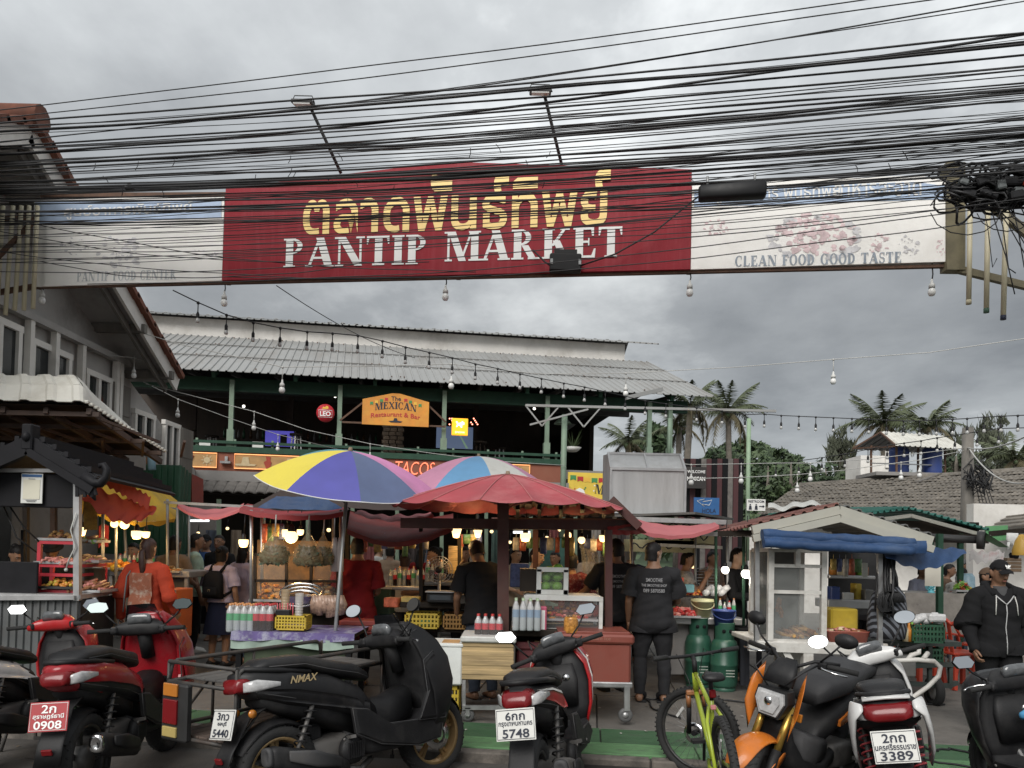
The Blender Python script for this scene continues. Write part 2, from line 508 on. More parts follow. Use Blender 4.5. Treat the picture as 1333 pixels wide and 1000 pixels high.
def corrugated(mb,a,b,c,d,ribs,h,frac=.28,nrm=None):
 """ribbed sheet over the quad a-b (one edge) / d-c (other edge); ribs run from a to d"""
 a,b,c,d=map(Vector,(a,b,c,d))
 n=nrm or(b-a).cross(d-a).normalized()
 if n.z<0 and nrm is None:n=-n
 vs=[];fs=[]
 ts=[]
 for i in range(ribs):
  for f,z in((0,0),(1-frac*1.6,0),(1-frac*1.2,h),(1-frac*.4,h)):
   ts.append(((i+f)/ribs,z))
 ts.append((1.0,0))
 for t,z in ts:
  vs.append(a.lerp(b,t)+n*z);vs.append(d.lerp(c,t)+n*z)
 for i in range(len(ts)-1):fs.append((2*i,2*i+2,2*i+3,2*i+1))
 k=len(vs)
 vs+=[v-n*.012 for v in vs]
 fs+=[tuple(k+q for q in reversed(f))for f in fs]
 for i in range(len(ts)-1):
  fs.append((2*i,k+2*i,k+2*i+2,2*i+2));fs.append((2*i+1,2*i+3,k+2*i+3,k+2*i+1))
 return mb.add(vs,fs,False)
hall=thing('restaurant_hall','long two-storey open-sided hall with grey ribbed metal roof behind the stalls','building',gA)
hall.rotation_euler=(0,0,BYAW)
U0,U1=-3.0,BLEN+.35
def hp(name,mb,mat,par=None):return part(name,mb,mat,par or hall)
rb=MB();corrugated(rb,(U0,-.35,5.45),(U1+.2,-.35,5.45),(U1-.35,3.2,7.12),(U0,3.2,7.12),88,.024,.2)
roof=hp('roof',rb,zinc)
for f_ in(.36,.70):hp('roof_lap',MB().bar((U0,-.35+3.55*f_,5.45+1.67*f_+.028),(U1+.2-.55*f_,-.35+3.55*f_,5.45+1.67*f_+.028),.05,.010),M('lap_grey',(.20,.195,.185),.6))  # sheet overlap strips, slightly darker grey than the roof
for i in range(60):
 u_,f_=RN.uniform(U0+.2,U1-.4),RN.choice((.05,.37,.71,.95));hp('roof_screw',MB().box((u_,-.35+3.55*f_,5.45+1.67*f_+.035),(.03,.03,.02)),rusty)
rb=MB();corrugated(rb,(U1-.35,7.5,7.1),(U0,7.5,7.1),(U0,11,5.5),(U1-.35,11,5.5),40,.05)
hp('roof',rb,zinc)
hp('clerestory_wall',MB().box(((U0+U1)/2-.5,5.3,7.30),(U1-U0-1.0,4.0,.62)),white_wall)
rb=MB();corrugated(rb,(U0,2.95,7.58),(U1-.1,2.95,7.58),(U1-.45,4.8,8.12),(U0,4.8,8.12),88,.024,.2)
hp('upper_roof',rb,zinc)
rb=MB();corrugated(rb,(U1-.45,4.8,8.12),(U0,4.8,8.12),(U0,7.4,7.5),(U1-.1,7.4,7.5),40,.05)
hp('upper_roof',rb,zinc)
hp('eave_beam',MB().box(((U0+U1)/2,.30,5.28),(U1-U0-.5,.12,.30)),dark_green)
for i in range(9):
 u=U0+.6+i*(U1-U0-1.4)/8
 hp('rafter',MB().bar((u,-.2,5.40),(u,3.2,7.0),.08,.14),dark_green)
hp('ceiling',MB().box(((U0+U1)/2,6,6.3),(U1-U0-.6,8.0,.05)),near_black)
hp('floor_slab',MB().box(((U0+U1)/2-.4,4.6,3.50),(U1-U0-.9,8.8,.22)),grey_conc)
ue=Bpx(790)
for i in range(22):
 u=U0+.4+i*(ue-U0-.4)/22
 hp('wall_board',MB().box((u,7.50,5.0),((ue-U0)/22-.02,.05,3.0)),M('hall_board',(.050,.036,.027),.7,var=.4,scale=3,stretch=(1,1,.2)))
for v_,z_ in((1.6,5.55),(3.2,5.75),(4.8,5.9)):hp('ceiling_beam',MB().box(((U0+U1)/2,v_,z_),(U1-U0-.8,.12,.2)),M('hall_beam',(.06,.06,.058),.7,var=.3))
for i in range(16):
 u=U0+.5+i*(U1-U0-1)/15;hp('ceiling_joist',MB().bar((u,.5,5.60),(u,6.5,6.22),.06,.10),M('hall_beam'))
for i in range(4):
 u=U0+2.6+i*2.6;hp('inner_post',MB().box((u,4.2,4.7),(.14,.14,2.2)),M('hall_post',(.05,.035,.028),.7,var=.3))
hp('bar_counter',MB().box((U0+5.5,5.2,4.15),(5.0,.5,1.05)),M('hall_board'))
for i in range(26):
 hp('bar_bottle',MB().lathe([(.001,0),(.04,0),(.04,.2),(.015,.27),(.015,.33),(.001,.33)],8,(U0+3.2+i*.18,5.2+(i%3)*.08,4.68)),[M('bottle_green',(.03,.10,.05),.2),M('bottle_brown',(.10,.05,.02),.2),M('bottle_clear',(.25,.25,.25),.2)][i%3])
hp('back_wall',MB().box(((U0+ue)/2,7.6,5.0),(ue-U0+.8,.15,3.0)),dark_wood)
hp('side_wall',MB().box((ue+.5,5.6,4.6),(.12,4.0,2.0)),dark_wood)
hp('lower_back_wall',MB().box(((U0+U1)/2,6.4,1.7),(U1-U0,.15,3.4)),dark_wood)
for px in(298,440,577,712,846,873):
 u=Bpx(px)
 z0=3.6
 p_=hp('column',MB().box((u,.1,(z0+5.35)/2),(.10,.10,5.35-z0)).box((u,.1,3.95),(.15,.15,.55)),sage)
ur=Bpx(735)
hp('rail',MB().box(((U0+ur)/2,-.02,3.92),(ur-U0,.05,.06)),dark_green)
hp('rail',MB().box(((U0+ur)/2,-.02,3.76),(ur-U0,.05,.13)),dark_green)
for i in range(15):
 u=U0+.5+i*(ur-U0-.7)/14
 hp('rail_post',MB().box((u,.045,3.80),(.05,.05,.40)),sage)
hp('terracotta_band',MB().box(((U0+ur)/2,.06,3.49),(ur-U0,.12,.42)),terracotta)
mural=M('mural_panel',(.40,.24,.10),.8,var=.25,scale=4,dirt=.25)
neon_o=glow('neon_orange',(1.0,.42,.16),.50)
chili=M('mural_red',(.30,.05,.03),.8);cream=M('mural_cream',(.50,.40,.24),.8);brown=M('mural_brown',(.12,.06,.03),.8)
def band_panel(x0,x1,motif):
 u0,u1=Bpx(x0,-.05),Bpx(x1,-.05)
 c=(u0+u1)/2;w=u1-u0
 p=hp('mural_panel',MB().box((c,-.02,3.50),(w,.03,.34)),mural)
 e=MB();y=-.045
 e.tube([(u0,y,3.34),(u1,y,3.34),(u1,y,3.66),(u0,y,3.66)],.011,6,closed=True)
 part('neon_tube',e,neon_o,p)
 for k,mo in enumerate(motif):
  uc=u0+w*(k+.5)/len(motif)
  q=MB()
  if mo=='pyramid':
   q.prism([(-.25,-.12),(-.03,.13),(.03,.13),(.25,-.12),(.16,-.12),(0,.06),(-.16,-.12)],.01)
   mt=brown
  elif mo=='chili':
   for a in(-.09,0,.09):q.tube([(a+.02,0,.10),(a-.02,0,.0),(a-.12,0,-.09)],[.035,.035,.006],6)
   mt=chili
  elif mo=='sun':
   q.lathe([(.002,0),(.07,0)],10,axis='Y')
   for a in range(8):q.add([Vector((math.cos(a*.785+d_)*r_,0,math.sin(a*.785+d_)*r_))for d_,r_ in((-.2,.08),(.2,.08),(0,.14))],[(0,1,2)])
   mt=cream
  elif mo=='hat':
   q.prism([(-.24,-.06),(-.20,-.10),(.20,-.10),(.24,-.06),(.09,-.05),(.06,.10),(-.06,.10),(-.09,-.05)],.01);mt=cream
  elif mo=='figure':
   q.prism([(-.04,-.13),(.05,-.13),(.08,0),(.05,.05),(.06,.12),(-.05,.13),(-.03,.04),(-.09,.0)],.01);mt=chili
  place_mb(q,Matrix.Translation((uc,-.047,3.50)))
  part('motif',q,mt,p)
band_panel(205,282,['pyramid','chili','sun'])
band_panel(305,392,['hat','figure','hat'])
band_panel(660,690,['sun'])
for px in(295,403):
 u=Bpx(px);hp('flood_lamp',MB().box((u,-.06,3.46),(.22,.16,.05)).box((u,-.02,3.54),(.06,.06,.12)),steel)
tn=text_mb('TACOS',w=Bpx(566)-Bpx(515),h=.30,bold=-.012,shear=.2)
neon_mat=glow('neon_red',(1.0,.20,.10),.65)
place_mb(tn,Matrix.Translation(((Bpx(566)+Bpx(515))/2,-.02,3.49)))
hp('neon_lettering',tn,neon_mat)
hp('lower_fascia',MB().box(((U0+ur)/2,-.25,3.12),(ur-U0,.55,.22)),grey_conc)
can=hp('canopy_slab',MB().box(((U0+ur)/2,-.62,2.74),(ur-U0,.5,.06)),dark_wood)
tile=MB().grid(lambda a,b:Vector(((a-.5)*.21,(b-.5)*.40,.035*math.sin(a*PI)-.01+(b-.5)*.22)),6,1)
tile.grid(lambda a,b:Vector(((a-.5)*.21,(.5-b-.0)*.40-.40*0,.035*math.sin(a*PI)-.03+(.5-b)*.22)),6,1)
tm=tile.mesh('roof_tile',tile_grey)
u0t,u1t=Bpx(250,-.9),Bpx(560,-.9)
nt_=int((u1t-u0t)/.22)
for r in range(2):
 for i in range(nt_):
  o=link('roof_tile',tm,can)
  o.location=(u0t+(i+.5)*.22,-.80+r*.34,2.86+r*.17);o.rotation_euler=(RN.uniform(-.03,.03),RN.uniform(-.03,.03),0)
HR=random.Random(5)
def HB(u,v,z):return gA+bu*u+bv*v+Vector((0,0,z))
def sign_at(name,label,px,py,v,yaw=0.0):
 u=Bpx(px,v);q=HB(u,v,0)
 z=P(px,py,q.y).z
 o=thing(name,label,'sign',(q.x,q.y,z),BYAW+yaw)
 return o,q.y/1000.0
orange_board=M('sign_orange',(.62,.25,.035),.6,var=.2,scale=2.2,dirt=.5,dirtcol=(.65,.42,.06),dscale=1.8)
ink=M('sign_ink',(.02,.025,.04),.7,var=0)
white_ink=M('white_ink',(.80,.80,.78),.6,var=0)
red_ink=M('red_ink',(.45,.03,.03),.6,var=0)
green_ink=M('green_ink',(.06,.25,.08),.6,var=0)
yellow_ink=M('yellow_ink',(.75,.45,.06),.6,var=0)
o,k=sign_at('restaurant_sign','orange house-shaped restaurant board with curved lettering under the metal roof',513.5,534,-.12)
w,h=86*k,41*k
part('board',MB().prism([(-w/2,-h/2),(w/2,-h/2),(w/2,h*.30),(w*.06,h/2+.02),(-w*.06,h/2+.02),(-w/2,h*.30)],.05),orange_board,o)
part('lettering',place_mb(text_mb('The',h=.10,bold=.01),Matrix.Translation((0,-.03,h*.36))),ink,o)
tm_=serif_mb('MEXICAN',w*.62,.16)
tm_.v=[(x,y,z+.06*(1-(2*x/w)**2*2.2))for x,y,z in tm_.v]
part('lettering',place_mb(tm_,Matrix.Translation((0,-.029,h*.06))),ink,o)
t2=text_mb('Restaurant & Bar',w=w*.74,h=.105,bold=.012)
t2 .v=[(x,y,z-.05+.05*(1-(2*x/w)**2*2))for x,y,z in t2 .v]
part('lettering',place_mb(t2,Matrix.Translation((0,-.03,-h*.14))),red_ink,o)
q=MB().prism([(-.16,.0),(-.11,-.03),(.11,-.03),(.16,0),(.05,.01),(.03,.07),(-.03,.07),(-.05,.01)],.006)
part('hat_emblem',place_mb(q,Matrix.Translation((0,-.03,-h*.36))),ink,o)
for s_,x0 in((-1,0),(1,0)):
 for i in range(4):
  q=MB().prism([(-.035,.03),(.035,.03),(.035,-.045),(0,-.025),(-.035,-.045)],.005)
  part('bunting_flag',place_mb(q,Matrix.Translation((s_*(.22+i*.11),-.03,h*.33-i*.035))),[red_ink,green_ink,yellow_ink,green_ink][i],o)
part('bracket',MB().bar((-w/2-.45,.06,-h/2+.04),(w/2+.4,.06,-h/2+.04),.04).bar((-w/2,.06,h*.2),(-w/2-.5,.06,-h*.4),.04).bar((w/2,.06,h*.2),(w/2+.4,.06,-h*.3),.04),rusty,o)
o,k=sign_at('round_beer_sign','round red beer sign with white lettering, hung at a sage column',422,538,-.05)
part('disc',MB().lathe([(.001,-.05),(11.5*k,-.05),(11.5*k,.05),(.001,.05)],28,axis='Y'),M('sign_red',(.42,.02,.03),.45,var=.05),o)
part('lettering',place_mb(text_mb('LEO',w=.24,h=.11,bold=.03),Matrix.Translation((0,-.056,-.02))),white_ink,o)
part('frame_line',MB().tube([(-.15,-.055,-.10),(.15,-.055,-.10),(.15,-.055,.06),(-.15,-.055,.06)],.006,4,closed=True),white_ink,o)
cat_=MB().prism([(-.07,0),(-.05,.05),(-.01,.035),(.02,.07),(.06,.06),(.07,.01),(.04,0)],.005)
part('emblem',place_mb(cat_,Matrix.Translation((0,-.055,.09))),yellow_ink,o)
o,k=sign_at('lit_box_sign','small yellow lit box sign with a white lion above its lettering',597.5,556,-.06)
w,h=21*k,22*k
part('box',MB().box((0,0,0),(w,.09,h),bev=.01),glow('lit_yellow',(1.0,.44,.015),.42),o)
lion=MB().prism([(-.09,-.04),(-.06,-.04),(-.05,.0),(0,-.01),(.02,-.05),(.05,-.05),(.05,.01),(.10,.02),(.10,.07),(.05,.10),(.02,.07),(-.04,.05),(-.07,.10),(-.10,.08),(-.07,.03)],.006)
part('lion_emblem',place_mb(lion,Matrix.Translation((0,-.052,.03))),glow('lit_white',(1,.95,.8),.6),o)
part('lettering',place_mb(text_mb('SINGHA',w=w*.6,h=.04),Matrix.Translation((0,-.052,-h*.33))),glow('lit_white',(1,.95,.8),.6),o)
o,k=sign_at('yellow_banner_sign','yellow printed board with bunting flags half hidden by the grey metal hood',778,640,-.35)
w,h=78*k,48*k
part('board',MB().box((0,0,0),(w,.04,h)),M('sign_yellow',(.72,.52,.07),.6,var=.12,scale=3),o)
part('lettering',place_mb(serif_mb('MEX',.55,.22),facing((.22,-.024,.03),0,0,.12)),ink,o)
part('lettering',place_mb(text_mb('Restaurant',w=1.1,h=.17,bold=.03),Matrix.Translation((.36,-.026,-.25))),red_ink,o)
for i in range(7):
 q=MB().prism([(-.07,.05),(.07,.05),(.07,-.07),(0,-.04),(-.07,-.07)],.006)
 part('bunting_flag',place_mb(q,Matrix.Translation((-w/2+.12+i*.17,-.026,h*.36-.05*math.sin(i*PI/6)))),[green_ink,red_ink,yellow_ink][i%3],o)
q=MB().prism([(-.14,-.16),(.14,-.16),(.15,-.02),(.10,.12),(.0,.17),(-.10,.12),(-.15,-.02)],.006)
part('skull_emblem',place_mb(q,Matrix.Translation((-w/2+.28,-.026,-.10))),white_ink,o)
for i in range(16):
 q=MB().box((0,0,0),(.03,.006,.03),Matrix.Rotation(RN.uniform(0,1),3,'Y'))
 part('confetti',place_mb(q,Matrix.Translation((RN.uniform(-w/2+.1,w/2-.1),-.026,RN.uniform(-.3,.35)))),[green_ink,red_ink,white_ink][i%3],o)
 # ================================================================ left house: gable towards the market
LX=-6.95
lh=thing('gable_house','old white two-storey house with tiled gable roof at the left edge','building',(LX,9.5,0))
def lp(name,mb,mat,par=None):return part(name,mb,mat,par or lh)
LY=9.5
def rz(y):return 6.75-abs(y)*.50
grey_wall=M('weathered_white_wall',(.36,.35,.335),.85,var=.16,scale=1.5,dirt=.75,dirtcol=(.12,.11,.10),dscale=.8,bump=.2)
wood_grey=M('weathered_wood',(.16,.15,.135),.8,var=.25,scale=6,stretch=(1,1,.15))
lp('wall',MB().prism([(-4.3,0),(7.4,0),(7.4,3.1),(4.3,4.45),(0,6.55),(-4.3,4.4)],.12,Matrix.Rotation(PI/2,4,'Z')),grey_wall)
red_tile=M('terracotta_tile',(.17,.065,.04),.8,var=.35,scale=5,dirt=.4,dirtcol=(.05,.035,.03))
for sgn in(-1,1):
 rb=MB();k=11
 for i in range(k):
  y0,y1=i*4.4/k,(i+1)*4.4/k+.06
  rb.box((-2.1,sgn*(y0+y1)/2,rz((y0+y1)/2)+.10),(5.8,(y1-y0)*1.12,.05),Matrix.Rotation(-sgn*(math.atan(.5)-.06),3,'X'))
 lp('roof',rb,red_tile)
 lp('bargeboard',MB().bar((.80,0,rz(0)-.02),(.80,sgn*4.4,rz(4.4)-.02),.05,.30),white_wall)
 lp('bargeboard',MB().bar((.64,0,rz(0)-.20),(.64,sgn*4.3,rz(4.3)-.20),.05,.12),wood_grey)
 lp('soffit',MB().bar((.35,0,rz(0)-.02),(.35,sgn*4.35,rz(4.35)-.02),.8,.03),grey_wall)
 for i in range(4):
  y=sgn*(.9+i*1.05)
  lp('purlin',MB().bar((-.1,y,rz(y)-.12),(.88,y,rz(y)-.12),.10,.14),wood_grey)
 for i in range(15):
  y=sgn*(i+.5)*4.4/15
  lp('verge_tile',MB().tube([(.84,y-.17,rz(y-.17*sgn*0)+.13+.0),(.84,y+.17,rz(y)+.13)],.075,6)if False else MB().bar((.84,y-sgn*.17,rz(abs(y)-.17)+.15),(.84,y+sgn*.17,rz(abs(y)+.17)+.12),.16,.08),red_tile)
lp('ridge_tile',MB().tube([(-4,0,6.92),(.95,0,6.92)],.17,10),red_tile)
pane=M('dark_glass',(.02,.024,.026),.12,var=0,spec=.6)
def lwin(y0,y1,z0,z1,shut=False):
 fr=lp('window',MB().box((.075,(y0+y1)/2,(z0+z1)/2),(.03,y1-y0,z1-z0)),pane)
 f=MB()
 for a,b,c_,d in((y0,y1,z0,z0),(y0,y1,z1,z1)):f.box((.10,(a+b)/2,c_),(.08,b-a+.12,.09))
 for y in(y0,y1,(y0+y1)/2):f.box((.10,y,(z0+z1)/2),(.075,.08,z1-z0-.092))
 part('frame',f,white_wall,fr)
 if shut:part('shutter',MB().box((.15,y1+.32,(z0+z1)/2),(.04,.55,z1-z0)).box((.155,y1+.32,(z0+z1)/2),(.06,.5,.06)),wood_grey,fr)
for y0,y1,sh in((.2,1.0,0),(1.3,2.2,0),(2.7,3.4,1),(4.3,5.0,0),(5.5,6.1,1)):
 lwin(y0,y1,2.85 if y0>4 else 3.35,4.0 if y0>4 else 4.55-.25*y0*.3,sh)
for y in(.05,1.15,1.75,2.45,3.5,3.62):
 lp('post',MB().box((.16,y,3.75),(.09,.09,2.0)),white_wall)
lp('ledge',MB().box((.16,1.9,4.75),(.12,4.0,.10)),grey_wall)
lp('ledge',MB().box((.16,1.9,3.2),(.14,4.0,.08)),grey_wall)
mb=MB().box((-6.4,11.9,1.35),(.1,4.0,2.6)).box((-5.9,13.9,1.2),(1.1,.1,2.3))
solo('yard_wall',mb,grey_conc,'stained grey concrete wall behind the dark kiosk','wall')
# ================================================================ far right: tile-roofed house, water tower, white hut
tr=thing('tile_roof_house','low house with broad mossy grey tile roof beyond the right stalls','house',PX(1180,27))
TO=Vector(tr.location)
def TL(px,py,d):return P(px,py,d)-TO
e0,e1=TL(985,672,21),TL(1290,705,19)
r0,r1=TL(1040,633,28),TL(1420,600,26)
e1=TL(1310,690,19.5);r1=TL(1430,606,25)
rt=MB()
nrow,ncol=16,60
for j in range(nrow):
 a0=e0 .lerp(r0,j/nrow);a1=e1 .lerp(r1,j/nrow);b0=e0 .lerp(r0,(j+1.15)/nrow);b1=e1 .lerp(r1,(j+1.15)/nrow)
 for i in range(ncol):
  t0,t1=i/ncol,(i+.96)/ncol
  up=Vector((0,0,RN.uniform(.0,.03)))
  lo,hi=Vector((0,0,.05))+up,up
  tm0=(t0+t1)/2;bump_=Vector((0,0,.05))
  rt.add([a0 .lerp(a1,t0)+lo,a0 .lerp(a1,tm0)+lo+bump_,a0 .lerp(a1,t1)+lo,b0 .lerp(b1,t1)+hi,b0 .lerp(b1,tm0)+hi+bump_,b0 .lerp(b1,t0)+hi],[(0,1,4,5),(1,2,3,4),(0,2,1)],False)
mossy=M('mossy_tile',(.15,.135,.115),.9,var=.45,scale=2.5,dirt=.6,dirtcol=(.055,.05,.04),dscale=1.2)
o=part('roof',rt,mossy,tr);o['kind']='stuff'
part('roof_deck',MB().grid(lambda u,v:e0 .lerp(e1,u).lerp(r0 .lerp(r1,u),v)-Vector((0,0,.05)),20,20),dark_wood,tr)
part('ridge_cap',MB().tube([r0,r1],.12,8),mossy,tr)
part('roof_stain_strip',MB().bar(e0 .lerp(e1,.55).lerp(r0 .lerp(r1,.44),.80)+Vector((0,0,.10)),r0 .lerp(r1,.50)+Vector((0,0,.10)),.14,.04),tile_grey,tr)
part('gable_wall',MB().add([TL(1296,694,19.7),TL(1420,760,20),TL(1440,620,25),TL(1420,612,24.5)],[(0,1,2,3)]),white_wall,tr)
part('bargeboard',MB().bar(e1+Vector((0,0,-.05)),r1+Vector((0,0,-.05)),.10,.28),wood_grey,tr)
part('front_wall',MB().box((e0+e1)/2+Vector((0,1.2,-1.3)),((e1-e0).length,.15,2.4)),white_wall,tr)
wt=thing('water_tower','white sheet-roofed platform with two blue water tanks on the tiled house','tower',P(1185,622,27.5))
WO=Vector(wt.location);k=.0275
rb=MB()
ra,rb_,rc,rd=P(1146,562,28.5)-WO,P(1228,568,29.5)-WO,P(1258,585,27.5)-WO,P(1166,580,26.5)-WO
corrugated(rb,ra,rb_,rc,rd,14,.03)
part('roof',rb,zinc_white,wt)
rb=MB();corrugated(rb,P(1146,562,28.5)-WO,P(1228,568,29.5)-WO,P(1215,590,31.5)-WO,P(1108,585,30.5)-WO,12,.03)
part('roof',rb,zinc,wt)
part('gable_truss',MB().bar(P(1110,584,29)-WO,P(1146,563,28.4)-WO,.06).bar(P(1146,563,28.4)-WO,P(1166,580,26.6)-WO,.06).bar(P(1110,584,29)-WO,P(1166,581,26.6)-WO,.06),rusty,wt)
for px,d in((1134,28),(1167,27),(1195,28),(1230,28)):
 part('post',MB().bar(P(px,580,d)-WO,P(px,625,d)-WO,.06),rusty,wt)
part('platform',MB().box((0,0,.05),(3.2,1.6,.12)),grey_conc,wt)
blue_tank=M('blue_plastic',(.025,.05,.19),.45,var=.12,scale=3)
for px in(1170,1213):
 c=P(px,621,28)-WO
 prof=[(.001,1.10),(.25,1.08),(.33,1.0)]
 for i in range(9):prof+=[(.345 if i%2 else.33,1.0-i*.11)]
 part('tank',MB().lathe([(r,z)for r,z in prof[::-1]],18,c),blue_tank,wt)
part('rail',MB().bar(P(1134,603,28)-WO,P(1167,604,27)-WO,.04).bar(P(1167,604,27)-WO,P(1230,606,28)-WO,.04),steel,wt)
hut=PX(1132,34)
solo('white_hut',MB().box((hut.x,34,P(1132,602,34).z/2),(1.6,1.5,P(1132,590,34).z)).box((hut.x+.5,33.2,P(1150,600,34).z),(.5,.06,.8)),white_wall,'small white rendered building left of the blue water tanks','building')
sf=thing('striped_shopfront','narrow shopfront of red and silver vertical boards beside the hall','building',PX(925,19))
for i,px in enumerate(range(888,972,7)):
 a=P(px,600,19)-Vector(sf.location)
 part('board',MB().box((a.x,i%2*.02,P(px,670,19).z/2+.7),(.125,.06,P(px,598,19).z-P(px,670,19).z+.6+P(px,670,19).z-1.4+.8)),[M('maroon_board',(.055,.014,.016),.6),near_black,M('maroon_board'),near_black,tile_grey][i%5],sf)
def flat_sign(name,label,px0,py0,px1,py1,d,matb,th=.04,yaw=0.0):
 c=P((px0+px1)/2,(py0+py1)/2,d);w=(px1-px0)*d/1000;h=(py1-py0)*d/1000
 o=thing(name,label,'sign',(c.x,c.y,c.z-h/2),yaw)
 part('board',MB().box((0,0,h/2),(w,th,h)),matb,o)
 return o,w,h,th
o,w,h,th=flat_sign('welcome_sign','dark welcome board with white lettering on the striped shopfront',893,608,919,636,18.7,M('sign_black',(.02,.017,.016),.6))
part('lettering',place_mb(text_mb('WELCOME',w=w*.9,h=.07,bold=.01),Matrix.Translation((0,-.022,h*.78))),white_ink,o)
part('lettering',place_mb(text_mb('MEXICAN',w=w*.9,h=.10,bold=.02),Matrix.Translation((0,-.022,h*.45))),white_ink,o)
part('lettering',place_mb(text_mb('FOOD',w=w*.5,h=.06,bold=.01),Matrix.Translation((0,-.022,h*.2))),red_ink,o)if False else None
o,w,h,th=flat_sign('blue_sign','blue board with white arrow outline and lettering under the welcome sign',903,648,936,670,17.6,M('sign_blue',(.02,.10,.27),.5,var=.1))
part('arrow_emblem',place_mb(MB().tube([(-.22,0,.10),(-.05,0,.14),(-.09,0,.08),(.12,0,.12),(.06,0,.0),(-.10,0,.02),(-.05,0,-.03)],.008,4,closed=True),Matrix.Translation((0,-.024,h*.55))),white_ink,o)
part('lettering',place_mb(text_mb('HOLA',w=w*.55,h=.10,bold=.02),Matrix.Translation((.06,-.024,h*.22))),M('navy_ink',(.01,.02,.06),.6,var=0),o)
o,w,h,th=flat_sign('restroom_sign','white RESTROOM board with figures and arrow on a green post',972,650,996,665,15.5,M('sign_white',(.72,.72,.70),.6,var=.04))
part('lettering',place_mb(text_mb('RESTROOM',w=w*.86,h=.05,bold=.02),Matrix.Translation((0,-.024,h*.80))),ink,o)
for x in(-.12,.0):
 q=MB().sphere((x,-.022,h*.52),(.016,.006,.016),8,6).prism([(x-.022,.10),(x-.03,.02),(x+.03,.02),(x+.022,.10)],.01,Matrix.Translation((0,-.022,.0)))
 part('figure_mark',q,ink,o)
part('arrow_mark',MB().box((.10,-.024,h*.38),(.08,.006,.018)).add([(.13,-.026,h*.38+.03),(.17,-.026,h*.38),(.13,-.026,h*.38-.03)],[(0,1,2)]),ink,o)
def pole(px,py0,py1,d,r,mt,label,name='steel_post',cat='post',group=None):
 a,b=P(px,py1,d),P(px,py0,d)
 a.z=max(a.z,0)if py1<900 else FZ
 return solo(name,MB().tube([(b.x,b.y,a.z),(b.x,b.y,b.z)],r,8),mt,label,cat,group)
lightgreen=M('light_green_paint',(.24,.34,.225),.6,var=.12,dirt=.2)
pole(975,545,730,15.6,.045,lightgreen,'pale green steel post beside the restroom sign')
pole(735,540,700,16.0,.06,sage,'sage steel post in front of the yellow board')
pole(872,545,610,16.5,.04,sage,'slim sage post over the grey hood')
tb=MB();a,b=P(684,527,15.8),P(1010,539,15.8);a.z=b.z=P(735,529,15.8).z
tb.bar(a,b,.05);
for i in range(7):
 t=i/6;q=a.lerp(b,t)
 if i<2:tb.bar(q-Vector((0,0,.0)),q+Vector((.35,0,-.42)),.03).bar(q+Vector((.7,0,0)),q+Vector((.35,0,-.42)),.03)
solo('roof_truss',tb.bar(a-Vector((0,0,.4))+Vector((.1,0,0)),a+Vector((1.3,0,-.05)),.035),zinc,'long grey steel pipe beam with truss across the green posts','beam')
solo('hood_support',MB().bar(P(815,518,15.9),P(862,487+20,16.2),.08),zinc,'short zinc strut under the hall eave corner','strut')
# ================================================================ vegetation
leafA=M('leaf_dark',(.032,.055,.022),.6,var=.5,scale=.7)
leafB=M('leaf_mid',(.055,.085,.034),.6,var=.5,scale=.7)
leafP=M('palm_leaf',(.070,.085,.042),.55,var=.35,scale=.8)
leafG=M('casuarina_leaf',(.075,.085,.055),.7,var=.3)
bark=M('bark',(.13,.115,.095),.9,var=.3,scale=6)
def frond_mesh(L_,droop,seed,mt=None):
 r=random.Random(seed);mb=MB()
 pts=[]
 for i in range(9):
  t=i/8;pts.append(Vector((L_*(t-.12*t*t),0,L_*(.30*t-droop*t*t))))
 mb.tube(pts,[.035*(1-.85*i/8)for i in range(9)],4)
 for i in range(2,46):
  t=i/46;x=t*8;k=min(int(x),7);p=pts[k].lerp(pts[k+1],x-k)
  ln=L_*.30*math.sin(PI*min(1,.18+t*.80))*r.uniform(.8,1.1)
  for sg in(-1,1):
   if r.random()<.13:continue
   tip=p+Vector((ln*.42,sg*ln*.62,-ln*r.uniform(.35,.75)))
   mb.add([p+Vector((-.035,0,0)),p+Vector((.035,0,0)),tip],[(0,1,2)])
 return mb.mesh('frond',mt or leafP)
FR=[frond_mesh(2.6,.30,1),frond_mesh(2.5,.55,2),frond_mesh(2.3,.85,3,M('palm_leaf_brown',(.10,.085,.045),.7,var=.4,scale=.8))]
def palm(px,ytop,d,sc,label,n=17,lean=0.0,group='coconut palms behind the market'):
 top=P(px,ytop,d)
 base=Vector((top.x-lean,top.y,0))
 o=thing('coconut_palm',label,'tree',base,group=group)
 h=top.z
 part('trunk',MB().tube([(0,0,0),(lean*.3,0,h*.35),(lean*.75,0,h*.7),(lean,0,h)],[.20,.16,.13,.12],8),bark,o)
 r=random.Random(int(px*7+ytop));sc*=.74
 for i in range(n):
  f=link('frond',FR[0 if i<n*.35 else(1 if i<n*.75 else 2)],o)
  f.location=(lean,0,h)
  el=0.62 if i<n*.35 else(.12 if i<n*.75 else-.40)
  f.rotation_euler=(0,-(el+r.uniform(-.25,.25)),i*2.4+r.uniform(-.3,.3));f.scale=(sc*r.uniform(.85,1.1),)*3
 part('coconuts',MB().sphere((lean+.2,.1,h-.2),.13,8,6).sphere((lean-.1,-.2,h-.2),.13,8,6).sphere((lean,.2,h-.25),.12,8,6),leafB,o)
palm(899,528,30,.95,'coconut palm directly behind the right end of the metal roof',lean=.4)
palm(884,556,33,.9,'darker coconut palm low behind the hall columns')
palm(948,536,34,1.12,'coconut palm standing free right of the metal roof',n=22,lean=-.3)
palm(1150,552,44,1.5,'bushy coconut palm above the white sheet roof',n=22)
palm(1206,556,48,1.35,'coconut palm between the white roof and the utility pole',n=20)
